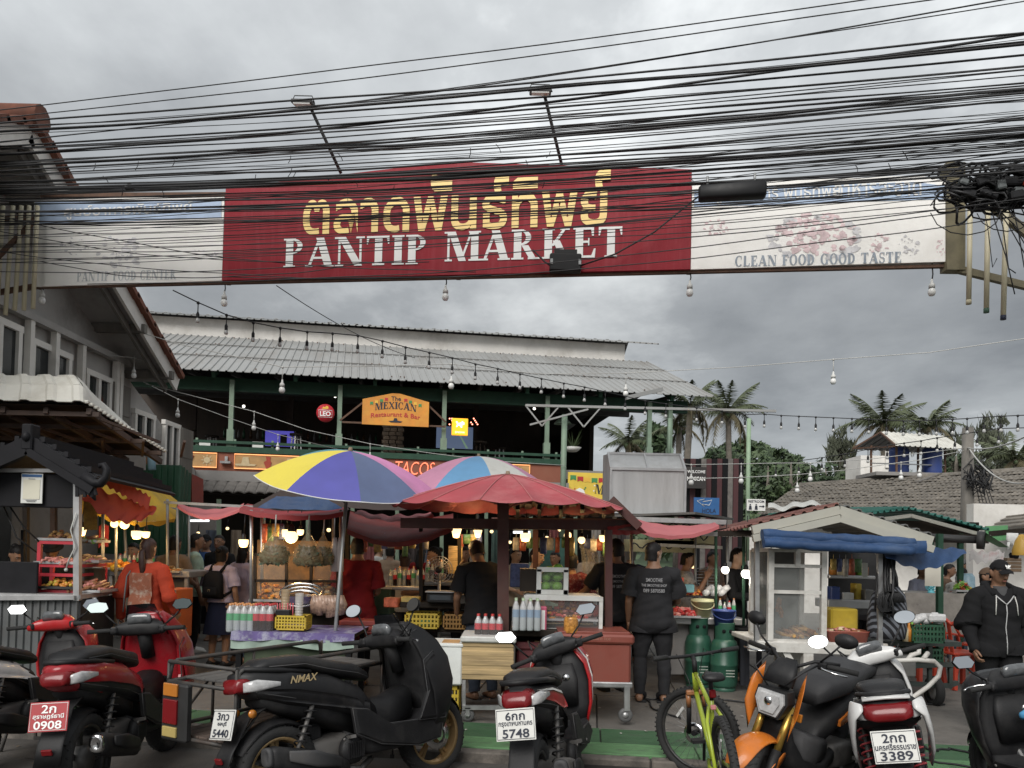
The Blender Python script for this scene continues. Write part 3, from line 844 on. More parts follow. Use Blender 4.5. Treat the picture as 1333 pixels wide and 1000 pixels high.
palm(1322,598,42,1.3,'coconut palm at the right edge above the tiled roof',n=20)
palm(818,575,31,.85,'coconut palm seen through the open end of the hall')
def tree(px,ybot,ytop,d,wpx,mt,label,seed,n=900,leaf=.20,name='broadleaf_tree',trunk=True,thin=False,group='trees behind the market'):
 r=random.Random(seed)
 top=P(px,ytop,d);bot=P(px,ybot,d);w=wpx*d/1000/2
 o=thing(name,label,'tree',(top.x,d,0),group=group)
 zc,hz=(top.z+max(bot.z,.5))/2,(top.z-max(bot.z,.5))/2
 lim=MB().tube([(0,0,0),(.1,0,zc*.5),(0,0,zc),(0,0,zc+hz*.8)],[.22,.18,.12,.03],7)
 mb=MB()
 cl=[]
 for i in range(13 if not thin else 26):
  while True:
   q=Vector((r.uniform(-1,1),r.uniform(-1,1),r.uniform(-1,1)))
   if q.length<1:break
  c=Vector((q.x*w*.8,q.y*w*.8,zc+q.z*hz*.85));cl.append((c,r.uniform(.25,.5)*min(w,hz)*(1 if not thin else.55)))
  lim.tube([(0,0,max(.5,c.z-w*.6)),c],[.06,.015],5)
 for i in range(n):
  c,rr=cl[i%len(cl)]
  q=Vector((r.gauss(0,1),r.gauss(0,1),r.gauss(0,.75)));q=q.normalized()*rr*r.uniform(.55,1.25)
  p=c+q;a=Vector((r.uniform(-1,1),r.uniform(-1,1),r.uniform(-1,1))).normalized();b=a.orthogonal().normalized()
  s=leaf*r.uniform(.6,1.4)
  if thin:mb.add([p,p+Vector((0,0,s*.15))+a*s*.25,p+Vector((r.uniform(-.3,.3),0,s))],[(0,1,2)])
  else:mb.add([p-a*s,p+b*s*.5,p+a*s,p-b*s*.5],[(0,1,2,3)])
 part('trunk',lim,bark,o)
 part('crown',mb,mt,o)
TR=random.Random(3)
hx=PX(1030,120)
def hillz(x,y):
 q=Vector((x*.02,y*.02,0))
 h1=17.5*math.exp(-((x-36)/15.0)**2-((y-120)/28.0)**2)
 h2=24*math.exp(-((x-112)/40.0)**2-((y-190)/40.0)**2)
 return h1+h2+.6*noise.noise(q*6)-.5
mb=MB()
mb.grid(lambda a,b:Vector((-20+a*220,70+b*170,hillz(-20+a*220,70+b*170))),60,40)
struct('hill',mb,leafA)
mb=MB();r=random.Random(9)
for i in range(16000):
 x,y=(r.gauss(36,14),r.uniform(85,122))if i<11000 else(r.gauss(112,36),r.uniform(130,192))
 z=hillz(x,y)
 if z<.4:continue
 cx_,cy_=round(x/3.2),round(y/3.2);hh=1.0+2.2*((noise.noise(Vector((cx_*1.7,cy_*2.3,4)))+1)/2)
 dx,dy=x/3.2-cx_,y/3.2-cy_
 p=Vector((x,y,z+hh*(1.1-2.2*(dx*dx+dy*dy))+r.uniform(-.3,.3)))
 a=Vector((r.uniform(-1,1),r.uniform(-1,1),r.uniform(-1,1))).normalized();b=a.orthogonal().normalized();s=r.uniform(.35,.8)
 mb.add([p-a*s,p+b*s*.6,p+a*s,p-b*s*.6],[(0,1,2,3)]);mb.m[-1]=r.randrange(2)
tag(link('hill_woodland',mb.mesh('hill_woodland',[leafA,leafB])),'dark green woodland covering the hill behind the palms','woodland',kind='stuff')
tree(1030,668,594,45,70,leafB,'rounded green tree in front of the hill, nearest the restroom sign',1)
tree(1075,665,603,43,62,leafA,'dark rounded tree right of the restroom sign',2)
tree(1000,668,600,48,50,leafA,'dark tree directly above the restroom sign',3)
tree(1108,655,612,41,50,leafB,'low green tree left of the white building',4)
tree(935,640,580,40,60,leafA,'dark tree below the free-standing palm',5)
tree(1245,625,590,42,60,leafA,'dark shrubby tree right of the blue water tanks',6)
tree(1094,625,560,46,40,leafG,'thin grey feathery tree left of the white sheet roof',7,n=800,leaf=.5,name='casuarina_tree',thin=True)
tree(1286,640,532,50,58,leafG,'tall feathery tree right of the utility pole',8,n=1500,leaf=.55,name='casuarina_tree',thin=True)
tree(1240,630,545,52,30,leafG,'slim feathery tree left of the utility pole top',9,n=700,leaf=.5,name='casuarina_tree',thin=True)
tree(1318,640,572,55,55,leafB,'mid green tree at the right edge behind the palm',10)
tree(850,600,545,36,60,leafA,'dark tree behind the open end of the hall',12,n=800)
r=random.Random(91);m=MB()
for i in range(140):
 u,v=r.uniform(-5,5),r.choice((r.uniform(-1.6,-.05),r.uniform(.15,3)))
 p=ST(u,v,.006 if v<0 else.093);a=r.uniform(0,6);q=r.uniform(.008,.03);m.mi=r.randrange(3)
 m.add([p+Vector((q*math.cos(a+k*1.57)*(1 if k%2 else.6),q*math.sin(a+k*1.57),r.uniform(0,.008)))for k in range(4)],[(0,1,2,3)])
tag(link('litter',m.mesh('litter',[M('dry_leaf',(.13,.09,.05),.8),M('paper_scrap',(.38,.36,.33),.8),near_black])),'small scraps and dry leaves scattered on road and floor','litter',kind='stuff')
for i,pts in enumerate((((-3.2,-.5),(-2.4,-.75),(-1.9,-.6),(-1.2,-.95)),((.2,-.35),(.9,-.5),(1.3,-.42),(2.2,-.8)),((2.6,-.3),(3.1,-.55),(3.9,-.5)))):
 m=MB();w_=[ST(u,v,.0035)for u,v in pts];pp=[]
 for q in range(len(w_)-1):pp+=[w_[q].lerp(w_[q+1],t/5)+Vector((r.uniform(-.015,.015),r.uniform(-.02,.02),0))for t in range(5)]
 for a,b in zip(pp,pp[1:]):m.add([a,b,b+Vector((0,r.uniform(.006,.014),0)),a+Vector((0,r.uniform(.006,.014),0))],[(0,1,2,3)])
 part('road_crack',m,joint,road)
 # ================================================================ the entrance banner
PLb,PRb=PX(47,9.7),PX(1233,8.3)
bnu=(PRb-PLb).normalized()
BNY=math.atan2(bnu.y,bnu.x)
def dlerp(px,x0,d0,x1,d1):return 1/(1/d0+(1/d1-1/d0)*(px-x0)/(x1-x0))
def W(px,py,off=0.0):return P(px,py,dlerp(px,47,9.7,1233,8.3))+Vector((-bnu.y,bnu.x,0))*off
def wz(px,py):return W(px,py).z
red_board=M('banner_red',(.25,.010,.020),.55,spec=.25,bump=.25,bscale=2.2,var=.10,scale=1.5,dirt=.16,dirtcol=(.42,.20,.22),dscale=3.0,stretch=(2.2,2.2,.22))
white_board=M('banner_white',(.87,.855,.82),.6,bump=.25,bscale=2.2,var=.05,scale=2,dirt=.22,dirtcol=(.50,.45,.38),dscale=2.5)
blue_print=M('faded_blue_print',(.40,.50,.66),.6,var=.15,scale=4)
gold=M('gold_letter',(.92,.66,.24),.45,var=.12,scale=3)
grey_letter=M('grey_letter',(.27,.31,.36),.6,var=.25,scale=9)
pale_letter=M('faded_letter',(.50,.52,.53),.6,var=.25,scale=9)
org=W(640,370);org=Vector((org.x,org.y,W(600,360).z))
bn=thing('market_banner','long street entrance sign, red middle panel with gold lettering between two faded white panels','banner',org)
def wl(px,py,off=0.0):return W(px,py,off)-org
zb=W(600,360).z
ztl,ztr=W(47,262).z,W(1233,232).z
def wzp(px,z,off=0.0):
 q=W(px,300,off)-org;q.z=z-org.z;return q
part('white_panel',MB().sheet([wzp(47,zb-.02),wzp(293.5,zb),wzp(293.5,W(293,258).z),wzp(47,ztl)],.10),white_board,bn)
part('red_panel',MB().sheet([wzp(294,zb),wzp(899,zb),wl(900,224),wl(587,214),wl(297,248)],.12),red_board,bn)
part('white_panel',MB().sheet([wzp(899.5,zb),wzp(1233,zb+.02),wl(1233,240),wl(1195,231),wl(900.5,243)],.10),white_board,bn)
part('blue_strip',MB().sheet([wl(50,294,-.054),wl(291,286,-.054),wl(291,262,-.054),wl(50,266,-.054)],.004),blue_print,bn)
part('blue_strip',MB().sheet([wl(903,272,-.054),wl(1231,262,-.054),wl(1231,246,-.054),wl(1190,240,-.054),wl(903,250,-.054)],.004),blue_print,bn)
mb=MB()
for a,b,z in((47,1233,zb-.03),):mb.bar(wzp(a,z+.015),wzp(b,z+.015),.05,.03)
for px in(47,294,596,899,1233):mb.bar(wzp(px,zb,.10),wzp(px,W(px,250).z,.10),.05)
for py0,py1 in((300,300),(250,245)):mb.bar(wl(50,py0,.10),wl(1230,py1,.10),.05)
part('frame',mb,rusty,bn)
def banner_text(mb,px,py,mt,off=-.068,name='lettering'):
 place_mb(mb,Matrix.Translation(wl(px,py,off))@Matrix.Rotation(BNY,4,'Z'))
 return part(name,mb,mt,bn)
kd=dlerp(590,47,9.7,1233,8.3)/1000
kk=kd/math.cos(BNY)*1.0
banner_text(serif_mb('PANTIP',196*kk,39*kd,.07),464,330,white_ink)
banner_text(serif_mb('MARKET',228*kk,39*kd,.07),694,321,white_ink)
th_=text_mb('ตลาดพันธ์ทิพย์',w=405*kk,h=76*kd,bold=.022)
zr=[v[2]for v in th_.v];z0_,z1_=min(zr),max(zr)
th_.v=[(x,y,z0_+(z1_-z0_)*(((z-z0_)/(z1_-z0_))/.66*.52 if(z-z0_)/(z1_-z0_)<.66 else.52+((z-z0_)/(z1_-z0_)-.66)/.34*.48))for x,y,z in th_.v]
banner_text(th_,591,266,gold)
banner_text(serif_mb('CLEAN FOOD GOOD TASTE',216*kk*.90,14*kd*.93,.10),1062,340,grey_letter,-.056)
banner_text(serif_mb('PANTIP FOOD CENTER',134*kk*1.10,12*kd*1.1,.10),168,361,pale_letter,-.056)
banner_text(text_mb('ศูนย์อาหาร พันธ์ทิพย์',w=150*kk,h=22*kd,bold=.01),1010,256,white_ink,-.06)
banner_text(text_mb('อาหารสะอาด',w=100*kk,h=18*kd,bold=.01),1140,250,white_ink,-.06)
banner_text(text_mb('ศูนย์อาหารพันธ์ทิพย์',w=190*kk,h=20*kd,bold=.01),170,277,white_ink,-.06)
pink_print=M('faded_pink_print',(.68,.53,.54),.6,var=.3,scale=8);grey_print=M('faded_grey_print',(.60,.59,.60),.6,var=.3,scale=8)
def faded(px,py,rx,ry,n,seed,mt,ring_=False):
 r=random.Random(seed);mb=MB();k=kd
 for i in range(n):
  a=r.uniform(0,2*PI);q=math.sqrt(r.random())if not ring_ else r.uniform(.85,1)
  c=Vector((px+rx*q*math.cos(a),0,py+ry*q*math.sin(a)))
  s=r.uniform(.25,1)*min(rx,ry)*.26;m=r.randint(5,8);a0=r.uniform(0,6)
  pts=[wl(c.x+s*math.cos(a0+2*PI*j/m)*r.uniform(.4,1.3),c.z+s*.7*math.sin(a0+2*PI*j/m)*r.uniform(.4,1.3),-.0535-(i%5)*.0006)for j in range(m)]
  mb.add(pts[::-1],[tuple(range(m))],False)
 part('faded_print',mb,mt,bn)['kind']='stuff'
faded(1062,308,54,27,120,1,pink_print);faded(1060,312,60,30,50,2,grey_print,True)
faded(932,298,18,11,40,3,pink_print);faded(1142,320,13,14,34,4,pink_print);faded(1182,322,16,13,26,5,grey_print)
faded(1222,325,8,11,18,6,pink_print);faded(160,330,30,22,50,7,grey_print);faded(100,322,20,12,18,8,grey_print);faded(268,332,18,10,18,9,grey_print)
black_plastic=M('black_plastic',(.011,.011,.012),.5,var=.2,spec=.3)
bulb_glass=M('frosted_glass',(.72,.72,.70),.35,var=0)
black_cable=M('black_cable',(.011,.011,.012),.55,var=.15)
galv=M('galvanised',(.30,.31,.31),.5,metal=.5,var=.15)
for px,py,ex,ey,lab in((418,170,444,226,'floodlight on a leaning arm above the left half of the red sign'),(709,158,731,214,'floodlight on a leaning arm above the right half of the red sign')):
 b=W(ex,ey);o=thing('floodlight',lab,'lamp',b,group=None)
 tp=W(px+3,py-8,-.5)-b;hd_=W(px,py,-.55)-b
 part('arm',MB().tube([(0,0,0),tp],.020,6),M('dark_arm',(.05,.05,.05),.6),o)
 part('head',MB().box(hd_+Vector((0,0,.02)),(.24,.17,.045),Matrix.Rotation(.30,3,'X'),.01),M('dark_arm'),o)
 part('lens',MB().box(hd_+Vector((0,-.01,-.008)),(.19,.13,.012),Matrix.Rotation(.30,3,'X')),bulb_glass,o)
 part('yoke',MB().tube([hd_+Vector((-.13,0,.02)),hd_+Vector((-.10,0,.10)),hd_+Vector((.10,0,.10)),hd_+Vector((.13,0,.02))],.007,4),M('dark_arm'),o)
b=W(737,350,-.16)
o=thing('black_floodlight','black flat floodlight fixed on the lower edge of the red sign, under the last letters','lamp',b)
part('housing',MB().box((0,0,0),(.36,.12,.20),bev=.015).box((0,.02,.13),(.26,.10,.05)),black_plastic,o)
part('clip',MB().box((-.16,-.065,0),(.03,.01,.06)).box((.16,-.065,0),(.03,.01,.06)),galv,o)
part('cord',MB().tube([W(695,332,-.15)-b,W(712,350,-.2)-b,W(722,356,-.18)-b],.010,5).tube([W(757,352,-.15)-b,W(800,340,-.2)-b,W(850,312,-.2)-b,W(905,272,-.3)-b],.010,5),black_cable,o)
# ---------------------------------------------------------------- bulbs
bulb_glass=M('frosted_glass',(.72,.72,.70),.35,var=0);bulb_cap=M('white_socket',(.55,.55,.53),.5,var=.05)
def bulb_mesh():
 b=MB().lathe([(.002,-.10),(.022,-.095),(.033,-.072),(.030,-.048),(.018,-.028)],12)
 c=MB().lathe([(.018,-.028),(.026,-.03),(.026,.0),(.012,.02),(.008,.05),(.002,.05)],10)
 return b.mesh('glass',bulb_glass),c.mesh('socket',bulb_cap)
BG,BS=bulb_mesh()
BSK=MB().lathe([(.020,-.03),(.021,.02),(.009,.05),(.002,.05)],8).mesh('socket',black_plastic)
BGS=MB().lathe([(.002,-.085),(.020,-.08),(.027,-.062),(.018,-.03)],10).mesh('glass',M('clear_bulb',(.45,.45,.44),.15,var=0,spec=.8))
def hang_bulb(p,drop,label,sc=1.0,group=None):
 o=thing('hanging_bulb',label,'light bulb',p,group=group)
 part('cord',MB().tube([(0,0,drop),(.01,0,drop*.5),(0,0,.04)],.006*sc,5),black_cable,o)
 for nm,me in(('glass',BG),('socket',BS)):
  g=link(nm,me,o);g.scale=(sc,)*3
 return o
for px,py,lab in((55,385,'white bulb hanging under the left end of the left white panel'),(292,388,'white bulb hanging under the left edge of the red panel'),(580,380,'white bulb hanging under the middle of the red sign'),(898,374,'white bulb hanging under the right edge of the red panel'),(1213,373,'white bulb hanging under the right end of the right white panel')):
 p=W(px,py-2,0);hang_bulb(p,zb-p.z+.02,lab,1.25,'white bulbs under the sign')
def string_lights(name,label,pts,every,cordmat,black=True,r=.008,drop=.17,sc=1.05,skip=()):
 """pts: (px, py, d) along the cord; bulbs at every knot listed in every (indices) or all"""
 w=[P(*p)for p in pts]
 o=thing(name,label,'string lights',w[0])
 part('cord',MB().tube([p-w[0]for p in w],r,5),cordmat,o)
 for i in range(len(w)):
  if every is not None and i not in every:continue
  if i in skip:continue
  b=node('bulb',o,w[i]-w[0]-Vector((0,0,drop)))
  part('lead',MB().tube([(0,0,drop),(0,0,.04)],.007,4).sphere((0,0,drop-.005),.022,6,4),cordmat,b)
  for nm,me in((('glass',BGS),('socket',BSK))if black else(('glass',BG),('socket',BS))):
   g=link(nm,me,b);g.scale=(sc,)*3
 return o
k1=[(225,378),(258,394),(295,410),(330,420),(365,427),(400,432),(433,434),(466,437),(498,444),(528,452),(559,459),(589,466),(619,474),(648,480),(677,487),(705,493),(734,499),(761,504),(788,510),(814,516),(840,522),(867,526),(907,531),(940,535)]
string_lights('festoon_lights','black cord of small bulbs falling from the red sign across the metal roof',[(x,y,9.4+5.4*i/23)for i,(x,y)in enumerate(k1)],range(1,24),black_cable)
k2=[(970,540),(995,539),(1017,541),(1040,542),(1062,543),(1085,544),(1109,545),(1131,546),(1154,547),(1176,548),(1197,548),(1219,547),(1240,546),(1259,545),(1281,543),(1303,542),(1325,541),(1350,540),(1375,539),(1400,538),(1425,537),(1450,536)]
string_lights('festoon_lights','black cord of small bulbs running level from the green post to the right edge',[(940,536,14.8)]+[(x,y,14.6-2.6*i/17)for i,(x,y)in enumerate(k2)],range(1,23),black_cable)
k3=[(1010,604),(1040,600),(1070,596),(1100,591),(1130,585),(1155,580),(1177,577),(1199,574),(1220,570),(1243,567),(1272,562),(1300,558),(1335,557),(1365,556),(1395,555),(1425,554)]
string_lights('festoon_lights','lower black cord of small bulbs rising past the white sheet roof to the right',[(x,y,15.2-2.4*i/12)for i,(x,y)in enumerate(k3)],range(0,16),black_cable)
cord_white=M('pale_cord',(.42,.42,.40),.6,var=.1)
def cat_pts(p0,p1,sag,n=14):
 p0,p1=Vector(p0),Vector(p1)
 return[p0 .lerp(p1,i/n)-Vector((0,0,sag*4*(i/n)*(1-i/n)))for i in range(n+1)]
def wire(label,a,b,sag,r,mt,name='power_line',cat='wire',group=None,n=14):
 pts=cat_pts(P(*a),P(*b),sag,n)
 return solo(name,MB().tube(pts,r,5),mt,label,cat,group)
def wire_bulbs(label,pts,every,drop=.22,sc=1.35):
 return string_lights('bulb_cord',label,pts,every,cord_white,black=False,r=.007,drop=drop,sc=sc)
wire_bulbs('thin pale cord with big white bulbs crossing before the metal roof',[(180,432,12.5),(233,448,12.4),(368,478,12.4),(480,477,12.5),(588,474,13),(700,487,13.5),(815,486,14),(960,478,13.6),(1085,468,13),(1210,459,12.5),(1340,440,12),(1480,418,11.5)],(2,4,6,8),sc=1.5,drop=.28)
wire_bulbs('pale cord with bulbs sagging from the grey hood towards the utility pole',[(890,604,13),(900,605,13),(965,604,13.6),(1010,603,14),(1055,603,14.5),(1130,598,15),(1258,583,15.5)],(1,2,4))
wire_bulbs('lower pale cord with bulbs running from the striped shopfront to the utility pole',[(900,623,14),(960,622,14.2),(1038,618,14.8),(1100,612,15),(1173,602,15.2),(1197,599,15.3),(1258,586,15.5)],(2,4,5))
wire_bulbs('pale cord with bulbs sloping down across the open upper floor to the yellow umbrella',[(168,488,13.8),(232,520,14.4),(300,545,15.2),(362,566,16),(440,585,17.1)],(1,3),sc=1.25)
wire_bulbs('second pale cord with bulbs sloping down across the open upper floor',[(190,500,13.6),(331,536,14.0),(400,560,14),(482,578,14.5),(560,590,15),(640,600,15.6),(735,606,15.9)],(1,3),sc=1.25)
wire_bulbs('short cord with one bulb under the eave of the gable house',[(105,455,12.1),(140,462,12.6),(175,466,13.0),(222,482,13.6)],(2,),sc=1.3)
wire('pale wire pair from the utility pole down to the right edge',(1260,582,15.5),(1340,628,13),.25,.014,cord_white)
wire('pale wire from the utility pole rising to the right edge',(1258,583,15.5),(1340,566,12),.1,.014,cord_white)
wire('thin dark wire from the sign down across the metal roof',(360,372,9.35),(540,466,14),.1,.006,black_cable)
# ---------------------------------------------------------------- utility pole far right
up=PX(1258,15.5)
o=thing('utility_pole','weathered concrete utility pole in front of the tiled roof','pole',up)
zt=P(1258,557,15.5).z
part('shaft',MB().loft([((0,0,0),(.13,0,0),(0,.13,0),5),((.0,0,zt),(.085,0,0),(0,.085,0),5)],12),M('pole_concrete',(.15,.14,.125),.9,var=.25,scale=4,dirt=.4),o)
mb=MB();r=random.Random(8)
zc=P(1266,622,15.5).z
for i in range(16):
 a=r.uniform(.10,.24);t=r.uniform(-.6,.6)
 mb.tube([(Vector((.12+r.uniform(-.1,.1),-.14,zc+r.uniform(-.15,.2)))+Vector((a*math.cos(q),.1*math.sin(q+t),a*1.15*math.sin(q))))for q in[k*.7 for k in range(9)]],.014,4,closed=True)
part('cable_coil',mb,black_cable,o)
mb=MB()
for i in range(5):mb.tube([(.08+i*.05,-.1,zc),(.25+i*.08,-.1,zc-.8),(.3+i*.16,-.1,zc-1.3-.1*i)],.010,4)
part('drop_cable',mb,black_cable,o)
# ---------------------------------------------------------------- the cable tangle over the street
def cab(px,py):return P(px,py,dlerp(px,-60,8.9,1400,6.6))
def cable(y0,y1,r,sag,label,group=None,x0=-60,x1=1400,wob=0.0,seed=0,off=0.0):
 rr=random.Random(seed)
 n=30;e0,e1=(-.35,1.55)if x0==-60 and x1==1400 else(0,1)
 if e1>1:n=46
 a,b=cab(x0,y0),cab(x1,y1)
 a.y+=off;b.y+=off
 ph=rr.uniform(0,6);pts=[]
 for i in range(n+1):
  t=e0+(e1-e0)*i/n
  p=a+(b-a)*t-Vector((0,0,sag*4*t*(1-t)if 0<t<1 else 0))
  p.z+=wob*(math.sin(t*9+ph)+.6*math.sin(t*23+2*ph));p.y+=wob*math.cos(t*11+ph)
  pts.append(p)
 return solo('overhead_cable',MB().tube(pts,r,5),black_cable,label,'cable',group)
G='black cables strung over the street'
singles=[(149,-40,.006,.06,'thin topmost cable crossing the open sky above all the others'),(160,-28,.006,.08,'thin cable second from the top, close under the topmost one'),(190,-16,.007,.14,'thin cable below the two topmost, rising into the upper right corner'),(192,-10,.005,.10,'very thin cable just under the third one from the top'),(205,33,.013,.16,'thick cable running alone across the sky between thin top wires and the bundle')]
for i,(y0,y1,r_,sg,lab)in enumerate(singles):cable(y0,y1,r_,sg,lab,None,wob=.004,seed=i)
LABS={'top':'black cable of the upper bundle, against the open sky above the red sign','mid':'black cable of the dense middle bundle crossing the top of the red sign','low':'thin black cable crossing the lettering of the red sign'}
r=random.Random(21)
for i in range(92):
 if i in(5,11,17,20,29,33):continue
 if i<34:k_='top';c_=i%6;y0=(180,196,209,222,236,248)[c_]+r.gauss(0,3);y1=(62,88,102,122,138,168)[c_]+r.gauss(0,7);s_=r.uniform(.05,.09)
 elif i<74:k_='mid';c_=i%4;y0=(245,256,267,286)[c_]+r.gauss(0,3);y1=(160,180,200,228)[c_]+r.gauss(0,7);s_=r.uniform(.08,.14)
 else:k_='low';y0=r.uniform(290,365);y1=y0-r.uniform(70,150);s_=r.uniform(.06,.25)
 rr_=r.choice((.003,.004,.0045,.0055,.007,.010))if k_!='low' else r.choice((.0035,.004,.005))
 if i in(3,12,36,45,52):rr_=.014
 cable(y0,y1,rr_,s_,LABS[k_],'black cables, '+k_+' layer',wob=r.choice((.003,.008,.014)),seed=100+i,off=r.uniform(-.25,.25))
for i,(y0,y1,x0,x1)in enumerate(((318,362,-60,640),(345,345,60,480),(270,360,-60,620),(374,275,120,1290),(292,345,-60,560),(366,290,300,1290))):
 cable(y0,y1,.005,.18,['slack cable falling from the left edge to the bottom of the red sign','short slack cable over the left white panel','slack cable falling past the left white panel to the red sign foot','slack cable rising under the middle of the red sign','slack cable ending left of the white lettering','slack cable hanging below the red sign and rising to the right panel'][i],None,x0,x1,.008,300+i,-.1)
r=random.Random(4)
mb=MB()
for i in range(26):
 px=r.uniform(120,1230);py=262+r.uniform(-40,30)-(px/1333)*70
 p=cab(px,py)+Vector((0,-.1,0))
 q=p+Vector((r.uniform(-.06,.06),r.uniform(-.05,.05),r.uniform(-.10,-.04)))
 mb.tube([p,p.lerp(q,.5)+Vector((.01,0,0)),q],.004,4)
tag(link('cable_ties',mb.mesh('cable_ties',black_cable)),'short loose tie ends dangling from the cable bundle','cable ties',kind='stuff')
p=cab(945,260)+Vector((0,-.2,0))
o=thing('cable_closure','long black splice box hanging in the cables at the right of the red sign','splice box',p,math.atan2((cab(1000,258)-cab(900,261)).y,(cab(1000,258)-cab(900,261)).x))
part('housing',MB().loft([((x,0,-.02),(0,rr_,0),(0,0,rr_),4)for x,rr_ in((-.30,.05),(-.28,.068),(.28,.075),(.30,.055))],14),black_plastic,o)
part('clamp',MB().tube([(-.22,0,.05),(-.22,0,.14)],.012,5),galv,o);part('clamp',MB().tube([(.20,0,.05),(.20,0,.14)],.012,5),galv,o)
p=cab(174,250)+Vector((0,-.1,0));solo('splice_box',MB().box(p,(.09,.06,.05),bev=.01).box(p+Vector((0,0,.035)),(.03,.03,.03)),black_plastic,'tiny black junction box on the cables in front of the left white panel','splice box')
c0=cab(1285,252)
o=thing('cable_coil_tangle','thick tangle of black cable coils and closures at the right support','cable tangle',c0-Vector((0,0,.3)))
r=random.Random(31)
for i in range(84):
 c=Vector((r.uniform(-.30,.50),r.uniform(-.12,.12),.3+r.gauss(0,.085)+.04))
 a,b=r.uniform(.06,.22),r.uniform(.03,.11);ph=r.uniform(0,6);tl=r.uniform(-.6,.6)
 pts=[c+Vector((a*math.cos(q),.06*math.sin(q*2+ph),b*math.sin(q)+a*math.cos(q)*tl*.4))for q in[k*2*PI/12 for k in range(12)]]
 part('coil',MB().tube(pts,r.choice((.007,.009,.012)),4,closed=True),black_cable,o)
for i in range(24):
 c=Vector((r.uniform(-.30,.42),r.uniform(-.16,-.05),.3+r.gauss(.02,.07)))
 part('closure',MB().box(c,(r.uniform(.06,.14),.06,r.uniform(.04,.08)),Matrix.Rotation(r.uniform(-.7,.7),3,'Y'),bev=.012),[black_plastic,M('grey_plastic',(.10,.11,.11),.5)][i%3==0],o)
part('red_tag',MB().box((.30,-.17,.34),(.10,.03,.03)).box((.36,-.17,.31),(.08,.03,.03)).box((.24,-.17,.32),(.05,.03,.03)),M('red_plastic',(.45,.05,.03),.5),o)
for i in range(16):
 t=r.uniform(-.1,.5);pts=[Vector((t,-.05,.25))]
 ex=t+r.uniform(.1,.75);
 pts+=[Vector((t+(ex-t)*q,-.05+r.uniform(-.02,.02),.25-r.uniform(.55,.95)*q*1.0))for q in(.4,.7,1.0)]
 part('hanging_wire',MB().tube(pts,r.choice((.004,.006)),4),black_cable,o)
for i,(cx,rr_)in enumerate(((-.25,.22),(.1,.18),(.36,.14),(.28,.10))):
 part('loose_loop',MB().tube([Vector((cx+rr_*1.4*math.cos(q),-.1,.10+rr_*math.sin(q)))for q in[-3.0+k*.5 for k in range(13)]],.005,4),black_cable,o)
olive=M('olive_steel',(.16,.14,.085),.7,var=.3,scale=5,dirt=.4)
duct=M('cream_duct',(.56,.51,.36),.55,var=.1,scale=2,dirt=.25)
g=PX(1420,7.9)
o=thing('sign_support','olive steel post and arms carrying the right end of the sign','support',g)
part('upright',MB().bar(W(1240,354)-g,W(1240,215)-g,.20,.14,up=(0,1,0)),olive,o)
part('arm',MB().bar(W(1243,350)-g,P(1440,398,7.9)-g,.07,.07),olive,o)
part('arm',MB().bar(W(1243,243)-g,P(1440,270,7.9)-g,.06,.06),olive,o)
part('brace',MB().bar(P(1284,262,8.2)-g,P(1440,385,7.85)-g,.08,.08),olive,o)
part('post',MB().tube([(0,0,0),(0,0,6.2)],.12,10),olive,o)
gl=PX(-60,9.2)
o2=thing('sign_support','rusty steel arms carrying the left end of the sign beside the gable house','support',gl)
part('arm',MB().bar(W(52,372)-gl,P(-70,392,9.4)-gl,.06,.06),rusty,o2)
part('arm',MB().bar(W(52,285)-gl,P(-70,285,9.4)-gl,.06,.06),rusty,o2)
part('brace',MB().bar(P(44,288,9.5)-gl,P(-40,372,9.3)-gl,.05,.05),rusty,o2)
part('post',MB().tube([(0,0,0),(0,0,6.3)],.12,10),olive,o2)
def ductpipe(x0,y0,x1,y1,d,lab,grp,capm=None):
 a,b=P(x0,y0,d),P(x1,y1,d)
 q=thing('cable_duct',lab,'duct',b,group=grp)
 part('pipe',MB().tube([a-b,(0,0,0)],.026,8),duct,q)
 if capm:part('end_cap',MB().tube([(0,0,.01),(0,0,-.035)],.028,8),capm,q)
for i,(x0,x1,y1,cp)in enumerate(((1263,1261,392,duct),(1286,1284,403,M('green_cap',(.06,.12,.08),.6)),(1310,1306,412,M('navy_cap',(.02,.025,.05),.6)))):
 ductpipe(x0,268,x1,y1,8.05-i*.12,['leftmost of the three cream ducts at the right support','middle cream duct with a green end at the right support','rightmost cream duct with a dark blue end at the right support'][i],'cream ducts right of the sign',cp)
for i,(x0,x1,y1)in enumerate(((4,-4,405),(17,7,410),(28,19,404),(38,31,404),(49,43,402))):
 ductpipe(x0,268,x1,y1,9.45,['cream duct furthest left, cut by the picture edge','second cream duct from the left edge, by the left support','third cream duct from the left, by the left support','fourth cream duct from the left, by the left support','cream duct next to the end of the left white panel'][i],'cream ducts left of the sign')
pg=M('pigeon_grey',(.05,.052,.058),.7,var=.3,scale=20)
def pigeon(p,yaw,label):
 o=thing('pigeon',label,'bird',p,yaw)
 part('body',MB().loft([((-.15,0,.05),(0,.012,0),(0,0,.008)),((-.09,0,.055),(0,.03,0),(0,0,.02)),((-.03,0,.07),(0,.045,0),(0,0,.045)),((.04,0,.085),(0,.045,0),(0,0,.05)),((.085,0,.12),(0,.026,0),(0,0,.032)),((.10,0,.155),(0,.022,0),(0,0,.022)),((.115,0,.175),(0,.018,0),(0,0,.014)),((.15,0,.165),(0,.003,0),(0,0,.003))],10),pg,o)
 part('leg',MB().tube([(.0,.02,.03),(0,.02,0)],.005,4).tube([(.0,-.02,.03),(0,-.02,0)],.005,4),pg,o)
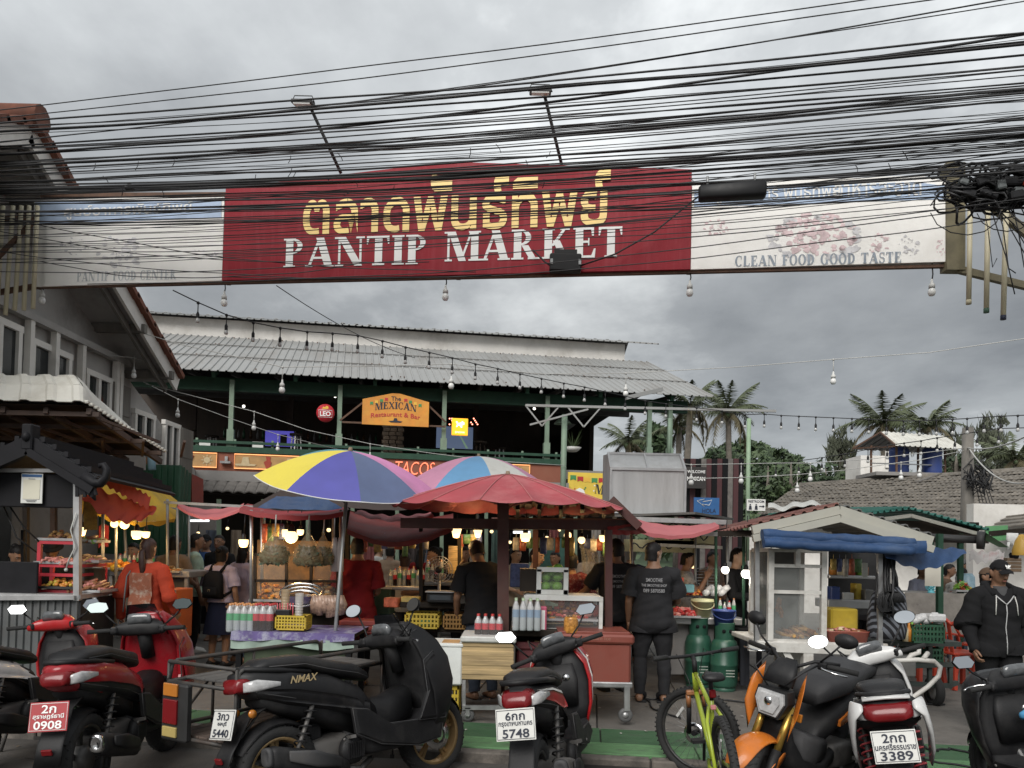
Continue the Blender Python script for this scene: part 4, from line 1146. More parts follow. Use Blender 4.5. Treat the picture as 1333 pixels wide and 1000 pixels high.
 # ================================================================ market stalls
def wpart(name,mb,mats,root,label=None):
 """part whose shape was written in world coordinates"""
 c=Vector(root.location)
 mb.v=[tuple(Vector(p)-c)for p in mb.v]
 return part(name,mb,mats,root,label)
def wstuff(name,mb,mats,root):
 o=wpart(name,mb,mats,root);o['kind']='stuff';return o
def T0(name,label,cat,px,d,z=FZ,group=None):return thing(name,label,cat,PX(px,d,z),0,group)
black_sheet=M('charcoal_sheet',(.024,.025,.027),.6,spec=.2,var=.25,scale=3,dirt=.3)
char_wood=M('charcoal_board',(.011,.011,.013),.6,spec=.2,var=.3)
alu=M('aluminium',(.42,.42,.42),.4,metal=.6,var=.12)
white_paint=M('white_paint',(.52,.53,.51),.5,var=.08,scale=4,dirt=.45,dirtcol=(.22,.19,.15),dscale=5)
red_wood=M('dark_red_wood',(.058,.018,.015),.7,var=.3,scale=5,dirt=.3)
red_tarp=M('red_tarp',(.24,.016,.018),.7,var=.2,scale=3,bump=.3)
pink_tarp=M('faded_pink_tarp',(.42,.11,.12),.75,var=.2,scale=3,dirt=.3)
orange_tarp=M('orange_red_tarp',(.42,.055,.03),.65,var=.2,scale=4)
yellow_cl=M('yellow_canvas',(.48,.31,.03),.8,var=.25,scale=4,dirt=.35,dirtcol=(.3,.24,.10))
brown_tarp=M('brown_canvas',(.035,.020,.016),.85,var=.25)
blue_tarp=M('blue_tarp',(.012,.042,.115),.65,var=.25,scale=4,bump=.5,bscale=18,dirt=.35,dirtcol=(.10,.15,.24))
green_sheet=M('green_sheet',(.012,.060,.032),.5,var=.2,scale=2)
teal_sheet=M('teal_sheet',(.04,.19,.155),.5,var=.2,scale=2,dirt=.3)
tin=M('stained_tin',(.13,.13,.125),.6,metal=.3,var=.3,scale=3,dirt=.5)
glassm=M('cabinet_glass',(.62,.64,.63),.06,trans=.0,alpha=.05,var=0,spec=.35)
bamboo=M('pale_wood',(.30,.21,.12),.7,var=.3,scale=9,stretch=(1,1,.2))
warm=glow('warm_bulb',(1.0,.74,.36),.95);coolw=glow('cool_bulb',(1.0,.93,.82),1.6);tube_w=glow('tube_light',(.92,.96,1.0),1.2)
def plight(p,e,col=(1,.62,.25),r=.05):
 ld=bpy.data.lights.new('bulb_light','POINT');ld.energy=e*.8;ld.color=col;ld.shadow_soft_size=r
 lo=bpy.data.objects.new('bulb_light',ld);COL.objects.link(lo);lo.location=p
 return lo
def lamp(px,py,d,label,mt=None,sc=1.0,e=3.0,drop=.25,shape='cup',col=(1,.62,.25)):
 p=P(px,py,d);o=thing('stall_bulb',label,'light bulb',p,group='lit bulbs hanging in the stalls')
 r=.043*sc
 if shape=='cup':g=MB().lathe([(.002,-r*1.1),(r*.7,-r),(r,-r*.3),(r,r*.55),(.002,r*.6)],14)
 elif shape=='trap':g=MB().lathe([(.002,-r*1.1),(r*.6,-r),(r*1.05,r*.7),(.002,r*.75)],4)
 else:g=MB().sphere((0,0,0),(r,r,r*.95),14,10)
 part('glass',g,mt or warm,o)
 part('socket',MB().lathe([(r*.55,r*.6),(r*.5,r*1.5),(r*.2,r*1.9),(.002,r*1.9)],10).tube([(0,0,r*1.8),(.01,0,drop)],.006,5),black_plastic,o)
 if e:plight(p+Vector((0,-.02,-r*1.6)),e,col)
 return o
def tarp(name,label,c,sag,mt,cat='awning',ripple=.007,n=18,th=None,seed=0,valance=0):
 """c: four (px, py, d) corners a b (front edge) c d (back edge)"""
 a,b,c_,d=[P(*q)for q in c]
 def fn(u,v):
  p=a.lerp(b,u).lerp(d.lerp(c_,u),v)
  p.z-=sag*4*u*(1-u)*(1-.4*v)+ripple*(noise.noise(Vector((u*6+seed,v*4,seed)))+.5*math.sin(u*26+seed))
  return p
 m=MB();m.grid(fn,n*2,n)
 if valance:
  def fv(u,v):
   p=fn(u,0);return p-Vector((0,.01*v,valance*v*(1+.25*noise.noise(Vector((u*9,seed,1))))))
  m.grid(fv,n*2,2)
 return solo(name,m,mt,label,cat)
def post(px,py0,py1,d,w,mt,root,sq=True,lean=0.0):
 a,b=P(px+lean,py1,d),P(px,py0,d)
 a.z=max(a.z,FZ)
 m=MB()
 if sq:m.bar(a,b,w)
 else:m.tube([a,b],w/2,8)
 return wpart('post',m,mt,root)
def hbar(px0,py0,d0,px1,py1,d1,w,h,mt,root,name='beam'):
 return wpart(name,MB().bar(P(px0,py0,d0),P(px1,py1,d1),w,h),mt,root)
def wbox(name,px0,py0,px1,py1,d,depth,mt,root,yaw=0.0,bev=.01,label=None):
 a,b=P(px0,py1,d),P(px1,py0,d)
 c=(a+b)/2+Vector((0,depth/2,0))
 return wpart(name,MB().box(c,(abs(b.x-a.x),depth,abs(b.z-a.z)),yaw,bev),mt,root,label)
def tbox(name,label,cat,px0,py0,px1,py1,d,depth,mt,group=None,bev=.01,pname='body'):
 a,b=P(px0,py1,d),P(px1,py0,d)
 o=thing(name,label,cat,((a.x+b.x)/2,d+depth/2,a.z),0,group)
 part(pname,MB().box((0,0,(b.z-a.z)/2),(abs(b.x-a.x),depth,b.z-a.z),None,bev),mt,o)
 return o,abs(b.x-a.x),b.z-a.z
def pile(root,c,rx_,ry_,rz_,n,shape,mt,seed,name='food',size=.03):
 """heap of small food pieces, too small to pick apart"""
 r=random.Random(seed);m=MB();c=Vector(c)
 for i in range(n):
  a,q=r.uniform(0,2*PI),math.sqrt(r.random())
  p=c+Vector((rx_*q*math.cos(a),ry_*q*math.sin(a),rz_*(1-q*q)*r.uniform(.4,1)))
  m.mi=r.randrange(len(mt))if isinstance(mt,list)else 0
  s=size*r.uniform(.7,1.25)
  if shape=='ball':m.sphere(p,(s,s,s*.9),7,5)
  elif shape=='stick':
   t=r.uniform(-.4,.4);d_=Vector((math.sin(t)*.3,-math.cos(t),r.uniform(-.25,.1)))*s*3
   m.tube([p-d_,p,p+d_],[s*.35,s*.5,s*.35],5)
  elif shape=='leafy':
   d_=Vector((r.uniform(-1,1),r.uniform(-1,1),r.uniform(0,1))).normalized();b_=d_.orthogonal().normalized()
   m.add([p-d_*s,p+b_*s*.6,p+d_*s,p-b_*s*.6],[(0,1,2,3)])
  else:m.box(p,(s*1.8,s*1.2,s*.8),Matrix.Rotation(r.uniform(0,3),3,'Z')@Matrix.Rotation(r.uniform(-.5,.5),3,'X'),s*.2)
 c0=root.location if root.parent is None else Vector((0,0,0))
 if root.parent is None:o=wpart(name,m,mt,root)
 else:o=part(name,m,mt,root)
 o['kind']='stuff'
 return o
f_orange=M('food_orange',(.50,.20,.03),.5,var=.25,scale=30);f_yellow=M('food_yellow',(.50,.36,.05),.5,var=.25,scale=30)
f_brown=M('food_brown',(.22,.09,.035),.55,var=.35,scale=30);f_red=M('food_red',(.34,.03,.02),.45,var=.3,scale=30);f_gold=M('food_gold',(.42,.24,.08),.6,var=.3,scale=30)
f_pink=M('food_pink',(.50,.20,.17),.5,var=.25,scale=30);f_green=M('food_green',(.14,.30,.04),.45,var=.25,scale=20);f_dkgreen=M('leafy_green',(.045,.075,.045),.6,var=.4,scale=20)
f_cream=M('food_cream',(.55,.47,.30),.6,var=.2,scale=30)
def tray(label,px,py,d,w,dep,shape,mt,n,hgt,size,seed,tm_=None,tilt=0.0,rim=.025):
 p=P(px,py,d);o=thing('food_tray',label,'food tray',p)
 m=MB().box((0,0,.006),(w,dep,.012),None,.004)
 for s in(-1,1):m.box((s*w/2,0,rim/2),(.010,dep+.01,rim)).box((0,s*dep/2,rim/2),(w-.012,.010,rim))
 part('tray',m,tm_ or alu,o)
 r=random.Random(seed);m=MB()
 pile(o,p+Vector((0,0,.015)),w*.44,dep*.44,hgt,n,shape,mt,seed,size=size)
 o.rotation_euler=(tilt,0,0)
 return o
 # ---------------------------------------------------------------- 1 dark kiosk at the left
k=T0('dark_kiosk','black Thai-roofed kiosk with ribbed grey counter at the left edge','stall',40,7.6)
cz=P(50,776,7.3).z
a,b=PX(-70,7.3,FZ),PX(98,7.3,FZ)
m=MB();corrugated(m,a,b,Vector((b.x,b.y,cz)),Vector((a.x,a.y,cz)),17,.018,nrm=Vector((0,-1,0)));wpart('counter_front',m,M('ribbed_grey_sheet',(.115,.12,.122),.5,metal=.3,var=.2,scale=2,dirt=.4),k)
c_=PX(143,8.1,FZ)
wpart('counter_side',MB().sheet([b,c_,Vector((c_.x,c_.y,cz-.03)),Vector((b.x,b.y,cz-.03))],.03),black_sheet,k)
wpart('counter_top',MB().sheet([Vector((a.x,a.y-.02,cz)),Vector((b.x+.02,b.y-.02,cz)),Vector((c_.x,c_.y,cz)),Vector((a.x,c_.y,cz))],.04),alu,k)
hbar(-70,779,7.26,98,778,7.26,.05,.04,alu,k,'edge_strip')
wbox('black_panel',-70,732,49,772,7.36,.03,char_wood,k)
post(101,618,782,7.3,.055,alu,k)
wbox('fascia',-70,617,104,658,7.30,.05,char_wood,k)
hbar(-70,612,7.27,101,613,7.27,.035,.035,alu,k,'tube_rail')
ap=P(40,574,7.15)
roofm=char_wood
el,er=P(-64,622,7.15),P(124,628,7.15)
for e_ in(el,er):
 for j,(dz,hh,yy)in enumerate(((0,.10,0),(-.10,.07,-.03))):
  wpart('bargeboard',MB().bar(ap+Vector((0,yy,dz)),e_+Vector((0,yy,dz*.8)),.07,hh),roofm,k)
 bk=Vector((0,1.7,0))
 wpart('roof_slope',MB().sheet([ap+Vector((0,.02,.05)),e_+Vector((0,.02,.05)),e_+bk,ap+bk],.03),roofm,k)
 for t in(.18,.36,.54,.72,.9):
  wpart('roof_batten',MB().bar(ap.lerp(e_,t)+Vector((0,.0,.085)),ap.lerp(e_,t)+bk+Vector((0,0,.04)),.04,.05),roofm,k)
wpart('ridge_block',MB().box(ap+Vector((0,0,.03)),(.10,.14,.24),None,.012).lathe([(.001,.05),(.03,.03),(.04,0),(.03,-.03),(.001,-.05)],10,ap+Vector((0,-.07,.03))),roofm,k)
m=MB();e_=er
pts=[e_+Vector(q)for q in((-.10,-.02,.06),(.0,-.02,-.01),(.06,-.02,-.01),(.11,-.02,.05),(.115,-.02,.12),(.085,-.02,.165),(.05,-.02,.16),(.045,-.02,.13))]
m.tube(pts,[.05,.05,.045,.04,.034,.028,.022,.012],8)
for q in range(6):m.bar(e_+Vector((.0-q*.03,-.03,-.03)),e_+Vector((.03-q*.035,-.03,-.12-.02*(q%2))),.03,.02)
m.tube([e_+Vector((-.03,-.02,-.05)),e_+Vector((-.01,-.02,-.12)),e_+Vector((.02,-.02,-.17))],[.04,.03,.008],6)
wpart('naga_finial',m,roofm,k)
post(34,658,735,8.4,.05,dark_wood,k);post(30,690,770,7.9,.03,near_black,k)
wpart('cord',MB().tube([P(3,655,7.5),P(22,700,7.5),P(52,722,7.6)],.008,5).tube([P(10,655,7.5),P(30,685,7.55),P(54,708,7.6)],.008,5),black_cable,k)
wpart('cord',MB().tube([P(99,668,7.25),P(92,690,7.25),P(98,712,7.25),P(90,728,7.25),P(86,741,7.25)],.007,5).sphere(P(86,742,7.25),.018,8,6),cord_white,k)
o,w,h=tbox('notice_poster','white printed notice with a blue heading on the black fascia','poster',26.5,617,56,655,7.26,.012,M('paper_white',(.62,.63,.60),.6,var=.04),bev=.002,pname='paper')
part('heading',MB().box((0,-.009,h*.93),(w*.92,.003,h*.09)),M('poster_blue',(.03,.10,.24),.6,var=0),o)
part('print_area',MB().box((0,-.009,h*.47),(w*.78,.003,h*.66)),M('poster_cream',(.60,.58,.47),.6,var=.05),o)
part('print_line',MB().box((0,-.0095,h*.82),(w*.3,.003,h*.02)).box((0,-.0095,h*.10),(w*.5,.003,h*.02)).box((0,-.0095,h*.06),(w*.4,.003,h*.015)),M('print_grey',(.2,.2,.2),.6,var=0),o)
hook=T0('bread_tongs','dark slotted ladle hanging against the kiosk counter side','ladle',120,7.55,.7)
wpart('handle',MB().tube([P(114,803,7.5),P(119,790,7.5)],.008,6),alu,hook);wpart('bowl',MB().loft([(P(119,792,7.5),(.02,0,0),(0,.01,0)),(P(121,784,7.5),(.035,0,0),(0,.012,0)),(P(123,778,7.5),(.02,0,0),(0,.01,0))],10),alu,hook)
red_fr=M('red_frame_paint',(.42,.03,.045),.45,var=.1)
rk=T0('snack_rack','bright red three-tier metal rack of snacks on the kiosk counter','rack',95,7.7,cz+.02)
m=MB();zb_,z1_,z2_=P(50,772,7.55).z,P(50,736,7.55).z,P(50,706,7.55).z
fx0,fx1=P(51,740,7.55).x,P(98,740,7.55).x;bx0,bx1=P(96,740,8.25).x,P(140,740,8.25).x
for(x,y)in((fx0,7.55),(fx1+.02,7.55),(bx1,8.2),(bx0-.2,8.2)):
 m.bar((x,y,zb_+.02),(x,y,z2_ if y<8 else z2_-.25),.035)
for z in(zb_+.02,z1_,z1_-.09,z2_):
 m.bar((fx0,7.55,z),(fx1+.02,7.55,z),.03)
 m.bar((fx1+.02,7.55,z),(bx1,8.2,z-(.0 if z<z2_ else.0)),.03)if z<z2_-.1 else None
wpart('frame',m,red_fr,rk)
for i,z in enumerate((zb_+.03,z1_+.005,z2_+.005)):wpart('shelf',MB().box(((fx0+bx1)/2-.02,7.9,z),(bx1-fx0-.1,.62,.012)),black_sheet,rk)
tray('tray of golden waffles on the top of the red rack',80,704,7.72,.36,.24,'box',[f_gold,f_brown],60,.09,.022,41)
tray('tray of grilled skewers behind the waffles',113,706,8.0,.34,.26,'stick',[f_gold,f_brown,f_green],46,.05,.028,42)
tray('tray of pale pink sausages on the middle shelf of the red rack',78,734,7.62,.40,.18,'stick',[f_pink],26,.05,.032,43)
tray('tray of grilled meat skewers right of the pink sausages',115,732,7.9,.36,.28,'stick',[f_gold,f_pink,f_brown],50,.06,.028,44)
tray('sloping tray of fruit balls in orange and yellow rows',80,766,7.60,.42,.22,'ball',[f_orange,f_yellow,f_orange],80,.08,.020,45,tm_=black_sheet)
tray('tray of brown sausages on sticks at the right end of the kiosk counter',118,770,7.75,.36,.34,'stick',[f_brown,f_brown,f_pink],60,.09,.040,46)
pot=T0('cooking_pot','dull metal pot between the sausages and the red rack frame','pot',123,7.98,P(123,757,7.98).z);part('pot',MB().lathe([(.001,0),(.09,0),(.095,.02),(.095,.13),(.10,.135),(.088,.135),(.088,.02)],18),M('olive_pot',(.12,.11,.07),.5,metal=.3),pot)
k=T0('white_sheet_canopy','bent white ribbed roof sheet on brown trusses above the dark kiosk','canopy',-20,9.0)
x0,x1=-8.4,P(112,528,8.3).x
sec=[(8.25,3.14,0),(8.40,3.34,.10),(8.62,3.49,.30),(8.95,3.555,.62),(9.25,3.50,.80)]
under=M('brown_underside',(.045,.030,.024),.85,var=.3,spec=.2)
for i in range(len(sec)-1):
 (ya,za,ia),(yb,zb2,ib)=sec[i],sec[i+1]
 m=MB();corrugated(m,(x0,ya,za),(x1-ia,ya,za),(x1-ib,yb,zb2),(x0,yb,zb2),13,.022)
 wpart('roof_sheet',m,zinc_white,k)
xe,ye,ze=P(211,590,10.4).x,10.5,P(211,588,10.4).z
m=MB();corrugated(m,(x0,9.25,3.50),(x1-.80,9.25,3.50),(xe-.5,ye,2.86),(x0,ye,2.86),14,.022);wpart('roof_sheet',m,zinc_white,k)
edge=[Vector((x1-i_,y_,z_))for y_,z_,i_ in sec];ver=[Vector((x1,8.25,3.14)).lerp(Vector((xe,ye,ze)),t)for t in(0,.08,.2,.4,.62)]
m=MB();m.grid(lambda u,v:edge[min(int(u*4),3)].lerp(edge[min(int(u*4),3)+1],u*4-min(int(u*4),3)).lerp(ver[min(int(u*4),3)].lerp(ver[min(int(u*4),3)+1],u*4-min(int(u*4),3)),v)+Vector((0,0,.10*math.sin(v*PI)*u+.012*abs(math.sin(u*16)))),32,6)
m.add([edge[-1],ver[-1],Vector((xe,ye,ze)),Vector((xe-.5,ye,2.86))],[(0,1,2,3)])
wpart('end_sheet',m,zinc_white,k)
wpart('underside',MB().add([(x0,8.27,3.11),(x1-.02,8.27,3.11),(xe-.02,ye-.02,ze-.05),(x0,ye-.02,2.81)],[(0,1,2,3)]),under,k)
for i in range(22):
 t=(i+.5)/22;p_=Vector((x1,8.25,3.14)).lerp(Vector((xe,ye,ze)),t)
 wpart('verge_end',MB().box(p_+Vector((.01,0,.015)),(.05,.05,.035),None,.01),zinc_white,k)
trm=M('brown_truss',(.075,.05,.04),.8,var=.3)
for i in range(9):
 t=i/8;q0=Vector((x0+(x1-x0)*t,8.35,3.06));q1=Vector((x0+(P(205,590,10.3).x-x0)*t,10.4,2.76))
 wpart('rafter',MB().bar(q0,q1-Vector((0,0,.02)),.05,.07),trm,k)
for yy,zz in((8.4,3.03),(8.9,2.96),(9.4,2.88),(9.9,2.80)):
 wpart('purlin',MB().bar((x0,yy,zz),(x1+.1,yy,zz),.05,.05),trm,k)
m=MB()
for i in range(8):m.bar((x0+.3+i*.5,8.5,3.0),(x0+.6+i*.5,9.3,2.86),.03).bar((x0+.9+i*.5,9.3,2.88),(x0+.6+i*.5,9.9,2.76),.03)
wpart('truss_web',m,trm,k)
post(70,560,760,9.6,.06,trm,k)
solo('drain_pipe',MB().tube([P(190,590,11.2),P(193,590,11.2),P(197,594,11.2),P(198,612,11.2)],.055,10),M('blue_pipe',(.20,.34,.42),.5),'short pale blue drain pipe bend under the canopy corner','pipe')
solo('cement_sheet_wall',MB().sheet([P(100,583,11.3),P(189,592,11.4),P(189,612,11.4),P(100,618,11.3)],.05),grey_conc,'strip of grey cement sheet under the white canopy','wall panel')
k=T0('green_shed','dark green ribbed metal shed with a red end panel','shed',200,12.0)
m=MB();a,b=P(130,602,11.8),P(236,606,11.8);corrugated(m,a-Vector((0,0,1.4)),b-Vector((0,0,1.4)),b,a,13,.03,nrm=Vector((0,-1,0)));wpart('front',m,green_sheet,k)
m=MB();c_=P(248,617,12.6);corrugated(m,b-Vector((0,0,1.4)),c_-Vector((0,0,1.3)),c_,b,3,.03,nrm=Vector((1,-.3,0)).normalized());wpart('front',m,green_sheet,k)
wpart('end_panel',MB().sheet([P(248,617,12.6),P(263,624,12.9),P(263,655,12.9),P(248,655,12.6)],.05),M('red_panel_paint',(.20,.035,.025),.7,var=.2,dirt=.3),k)
m=MB()
a,b=P(145,618,7.9),P(200,650,8.4)
m.grid(lambda u,v:P(108,618,7.6).lerp(b,u)+Vector((0,-.02+.10*math.sin(v*PI),-.06-.16*v*(1-.3*u)-.13*math.sin(u*PI)*(.25+v)+.02*math.sin(u*31+v*4))),40,8)
m.grid(lambda u,v:a.lerp(b,u)+Vector((0,-.06-.05*v,.02-.14*v+.015*math.sin(u*45))),36,5)
solo('orange_awning',m,orange_tarp,'sagging orange red tarpaulin awning rolled up beside the kiosk roof finial','awning')
def parasol(name,label,apex,R_,drop,n,mats,pole_to=None,tilt=(0,0),a0=0.0,pole_r=.018,val=0.0,polem=None,curve=1.55,ribm=None,lift=None,trim=None):
 """apex: world point; panels, ribs, pole and finial as parts"""
 foot=Vector(pole_to)if pole_to is not None else Vector((apex.x,apex.y,FZ))
 o=thing(name,label,'parasol',foot)
 T=Matrix.Translation(apex-foot)@Matrix.Rotation(tilt[0],4,'X')@Matrix.Rotation(tilt[1],4,'Y')
 def pt(t,a,sagk=0.0,lift=0.0):
  r=R_*t;z=-drop*(t**curve)-sagk+lift
  return T@Vector((r*math.cos(a),r*math.sin(a),z))
 for i in range(n):
  b0,b1=a0+2*PI*i/n,a0+2*PI*(i+1)/n
  def fn(u,v):
   w=math.sin(u*PI);a=b0+(b1-b0)*u
   chord=1-(1-math.cos(PI/n))*w*1.0
   v2=.02+.98*v
   q=Vector(((R_*v2*chord)*math.cos(a),(R_*v2*chord)*math.sin(a),-drop*v2**curve-.035*R_*w*v2**2+.012*R_*w*(v2>.97)))
   return T@q
  m=MB();m.grid(fn,8,10)
  if val:m.grid(lambda u,v:fn(u,1)+(T.to_3x3()@Vector((0,0,-val*v*(1+.3*math.sin(u*PI*4))))),16,2)
  part('canopy_panel',m,mats[i%len(mats)],o)
  part('rib',MB().tube([pt(t,b0,.010 if lift is None else-lift)for t in(.03,.15,.3,.45,.6,.75,.9,1.0)],.007 if lift is None else.004,4),ribm or steel,o)
 topl=T@Vector((0,0,.0));
 part('pole',MB().tube([(0,0,0),topl-(topl.normalized()*.02)],pole_r,10),polem or galv,o)
 hub=T@Vector((0,0,-drop*1.0))
 for i in range(n):
  b0=a0+2*PI*i/n
  part('strut',MB().tube([hub,pt(.52,b0,.02)],.005,4),ribm or steel,o)
 if trim:part('rim_trim',MB().tube([q_ for i in range(n)for q_ in[T@Vector((R_*(1-(1-math.cos(PI/n))*math.sin(u*PI))*math.cos(a0+2*PI*(i+u)/n),R_*(1-(1-math.cos(PI/n))*math.sin(u*PI))*math.sin(a0+2*PI*(i+u)/n),-drop-.023*R_*math.sin(u*PI)))for u in(0,.17,.33,.5,.67,.83)]],.006,4,closed=True),trim,o)
 part('finial',MB().tube([topl+(T.to_3x3()@Vector((0,0,-.02))),topl+(T.to_3x3()@Vector((0,0,.035)))],[.030,.018],8),M('finial_wood',(.20,.15,.10),.7),o)
 return o
ycol=[yellow_cl]
parasol('yellow_parasol','faded yellow parasol with scalloped valance tilted beside the green shed',P(158,612,9.6),.82,.30,8,ycol,pole_to=PX(172,9.9,FZ),tilt=(.28,.42),val=.06)
tarp('pink_awning','faded pink tarpaulin strip strung left of the red awning',[(231,658,9.2),(316,660,8.6),(318,655,9.6),(232,655,10)],.13,pink_tarp,valance=.03,seed=3)
tarp('red_awning','dark red tarpaulin awning above the hanging bags',[(312,662,8.1),(452,666,8.1),(450,658,9.8),(322,656,9.8)],.06,red_tarp,seed=5,valance=.05)
tarp('red_awning','sagging dark red canvas between the rainbow parasol pole and the red parasol',[(452,688,8.3),(590,684,8.0),(590,668,9.6),(456,664,9.6)],.16,M('dark_red_canvas',(.13,.02,.018),.8,var=.3,scale=4),seed=7,valance=.05)
tarp('pink_awning','faded pink cloth lying on the sagging canvas under the red parasol',[(460,668,8.0),(566,673,7.9),(560,667,8.6),(466,665,8.6)],.07,pink_tarp,seed=9,ripple=.02)
tarp('brown_awning','dark brown gazebo canvas behind the rainbow parasol',[(322,662,9.0),(455,664,9.0),(425,628,10.4),(385,628,10.4)],.02,brown_tarp,seed=11)
tarp('blue_awning','strip of dark blue canvas under the brown gazebo',[(335,661,8.9),(450,664,8.9),(420,646,9.0),(360,646,9.0)],.01,blue_tarp,seed=12)
tarp('brown_awning','dark canvas roof between the two large parasols',[(452,660,9.5),(580,658,9.5),(580,635,11.5),(452,640,11.5)],.05,brown_tarp,seed=13)
tarp('pink_awning','pale red tarpaulin slung from the red stall roof to the white gabled cart',[(818,684,7.9),(936,684,8.8),(930,680,9.6),(822,674,9.2)],.11,pink_tarp,seed=15,valance=.04)
tarp('dark_awning','dark canvas over the food counter right of the red stall',[(838,690,9.2),(930,694,9.4),(930,680,11.5),(838,680,11.5)],.03,brown_tarp,seed=17)
cy=M('parasol_yellow',(.62,.52,.07),.7,var=.10,scale=3,bump=.3,bscale=9,dirt=.2);cb=M('parasol_blue',(.075,.075,.30),.7,var=.12,scale=3,bump=.3,bscale=9);cs=M('parasol_slate',(.085,.115,.21),.7,var=.12,scale=3,bump=.3,bscale=9)
cp=M('parasol_pink',(.50,.20,.38),.7,var=.12,scale=3,bump=.3,bscale=9);ct=M('parasol_teal',(.075,.24,.28),.7,var=.12,scale=3,bump=.3,bscale=9);cg=M('parasol_green',(.05,.16,.10),.7)
parasol('rainbow_parasol','yellow, violet, slate, pink and teal striped parasol on a leaning steel pole',P(456,587,7.7),.90,.33,8,[ct,cy,cb,cs,cp,cg,ct,cs],pole_to=PX(428,7.3,FZ),tilt=(.24,.12),a0=rad(155),curve=1.9,trim=M('white_trim',(.6,.6,.6),.7))
cpk=M('parasol_rose',(.48,.22,.33),.75,var=.12,scale=3,bump=.3,bscale=9);csk=M('parasol_sky',(.11,.26,.44),.75,var=.12,scale=3,bump=.3,bscale=9);cwh=M('parasol_white',(.50,.50,.47),.75,var=.12,scale=3,dirt=.3)
parasol('pastel_parasol','rose, sky blue and white striped parasol half hidden behind the red parasol',P(623,594,10.2),1.0,.42,8,[cwh,cpk,csk,cwh,cpk,csk,cwh,cpk],a0=rad(150),curve=1.9,tilt=(.12,0))
cr_=M('parasol_red',(.31,.050,.062),.75,var=.16,scale=2.5,bump=.35,bscale=8,dirt=.38,dirtcol=(.50,.24,.23),dscale=2.2)
parasol('red_parasol','large faded red market parasol over the middle stall',P(661,618,7.6),1.14,.325,16,[cr_],a0=rad(11.25),curve=1.35,polem=red_wood,pole_r=.02,ribm=M('red_seam',(.42,.15,.15),.7),lift=.006)
# ---------------------------------------------------------------- 2 stalls along the left alley
k=T0('alley_stall','galvanised pipe framed alley stall behind the orange shirt woman','stall',200,9.2)
for px,y0,d in((134,652,8.6),(151,655,9.0),(218,650,9.2),(231,660,9.8),(246,662,10.4)):post(px,y0,800,d,.035,galv,k,False)
hbar(214,654,9.2,330,660,9.0,.03,.03,galv,k);hbar(134,655,8.6,246,664,10.4,.03,.03,galv,k)
o,w,h=tbox('orange_cooler','tall orange and wooden sided box beside the orange shirt woman','box',204,768,227,834,8.4,.5,M('orange_board',(.40,.10,.025),.6,var=.1))
for s in(-1,1):part('trim',MB().box((s*w/2,-.25,h/2),(.03,.03,h)),alu,o)
o=T0('alley_table','long steel table with fruit behind the orange shirt woman','table',180,9.4)
wbox('table_top',142,744,246,750,9.2,.7,alu,o);wbox('front_panel',142,752,246,815,9.3,.03,tin,o)
for px in(145,243):post(px,750,830,9.25,.04,alu,o)
tray('round mangoes heaped on the alley table',152,741,9.2,.40,.3,'ball',[f_yellow,f_orange],16,.10,.055,51)
tray('sliced fruit spread on the alley table next to the mint polo man',218,745,9.3,.40,.3,'box',[f_cream,f_gold,f_orange],50,.06,.03,52)
tarp('price_banner','yellow printed banner hanging at the kiosk corner',[(109,690,8.2),(127,690,8.2),(127,648,8.2),(109,648,8.2)],0,M('yellow_print',(.42,.26,.05),.7,var=.4,scale=12,dirt=.6,dirtcol=(.10,.05,.02),dscale=9),ripple=.005,cat='banner')
tarp('hung_cloth','dark maroon cloth hung behind the mangoes',[(128,712,9.0),(141,712,9.0),(142,684,9.0),(129,684,9.0)],0,maroon if 'maroon' in globals()else red_tarp,ripple=.02,cat='cloth')
# ---------------------------------------------------------------- 3 the stall with hanging bags
k=T0('bag_stall','brown framed stall with lit glass food cabinet behind the hanging bags','stall',385,8.8)
for px,d in((327,8.2),(341,8.6),(444,8.4),(434,9.2)):post(px,664,800,d,.04,steel,k,False)
wbox('counter',330,790,445,800,8.3,.7,dark_wood,k);wbox('counter_front',332,801,440,860,8.35,.04,dark_wood,k)
for px in(332,373,405,440):post(px,722,792,8.5,.03,dark_wood,k)
for py in(722,756):hbar(332,py,8.5,440,py+1,8.5,.03,.03,dark_wood,k,'rail')
wbox('glass_pane',334,724,372,790,8.52,.006,glassm,k,bev=0);wbox('glass_pane',407,724,438,790,8.52,.006,glassm,k,bev=0)
wbox('back_board',332,705,440,790,9.2,.03,M('golden_board',(.20,.11,.04),.6,var=.5,scale=9,dirt=.5),k)
tray('heap of golden fried snacks in the lit glass cabinet, left bay',352,782,8.65,.36,.34,'box',[f_gold,f_brown,f_orange],90,.22,.035,61)
tray('heap of crisp fried snacks in the lit glass cabinet, right bay',421,780,8.65,.30,.34,'box',[f_gold,f_cream,f_brown],80,.22,.035,62)
m=MB();c_=P(392,775,7.9)
for r_,z in((.20,0),(.215,.03),(.19,-.03)):m.tube([c_+Vector((r_*math.cos(a),.5*r_*math.sin(a),z+.4*r_*math.sin(a)))for a in[2*PI*i/24 for i in range(24)]],.012,5,closed=True)
m.lathe([(.05,-.10),(.15,-.07),(.19,-.01),(.20,.0)],20,c_)
solo('steel_wok',m,M('shiny_steel',(.5,.5,.5),.2,metal=.9,var=.1),'shiny round steel wok and rack behind the plastic cups','wok')
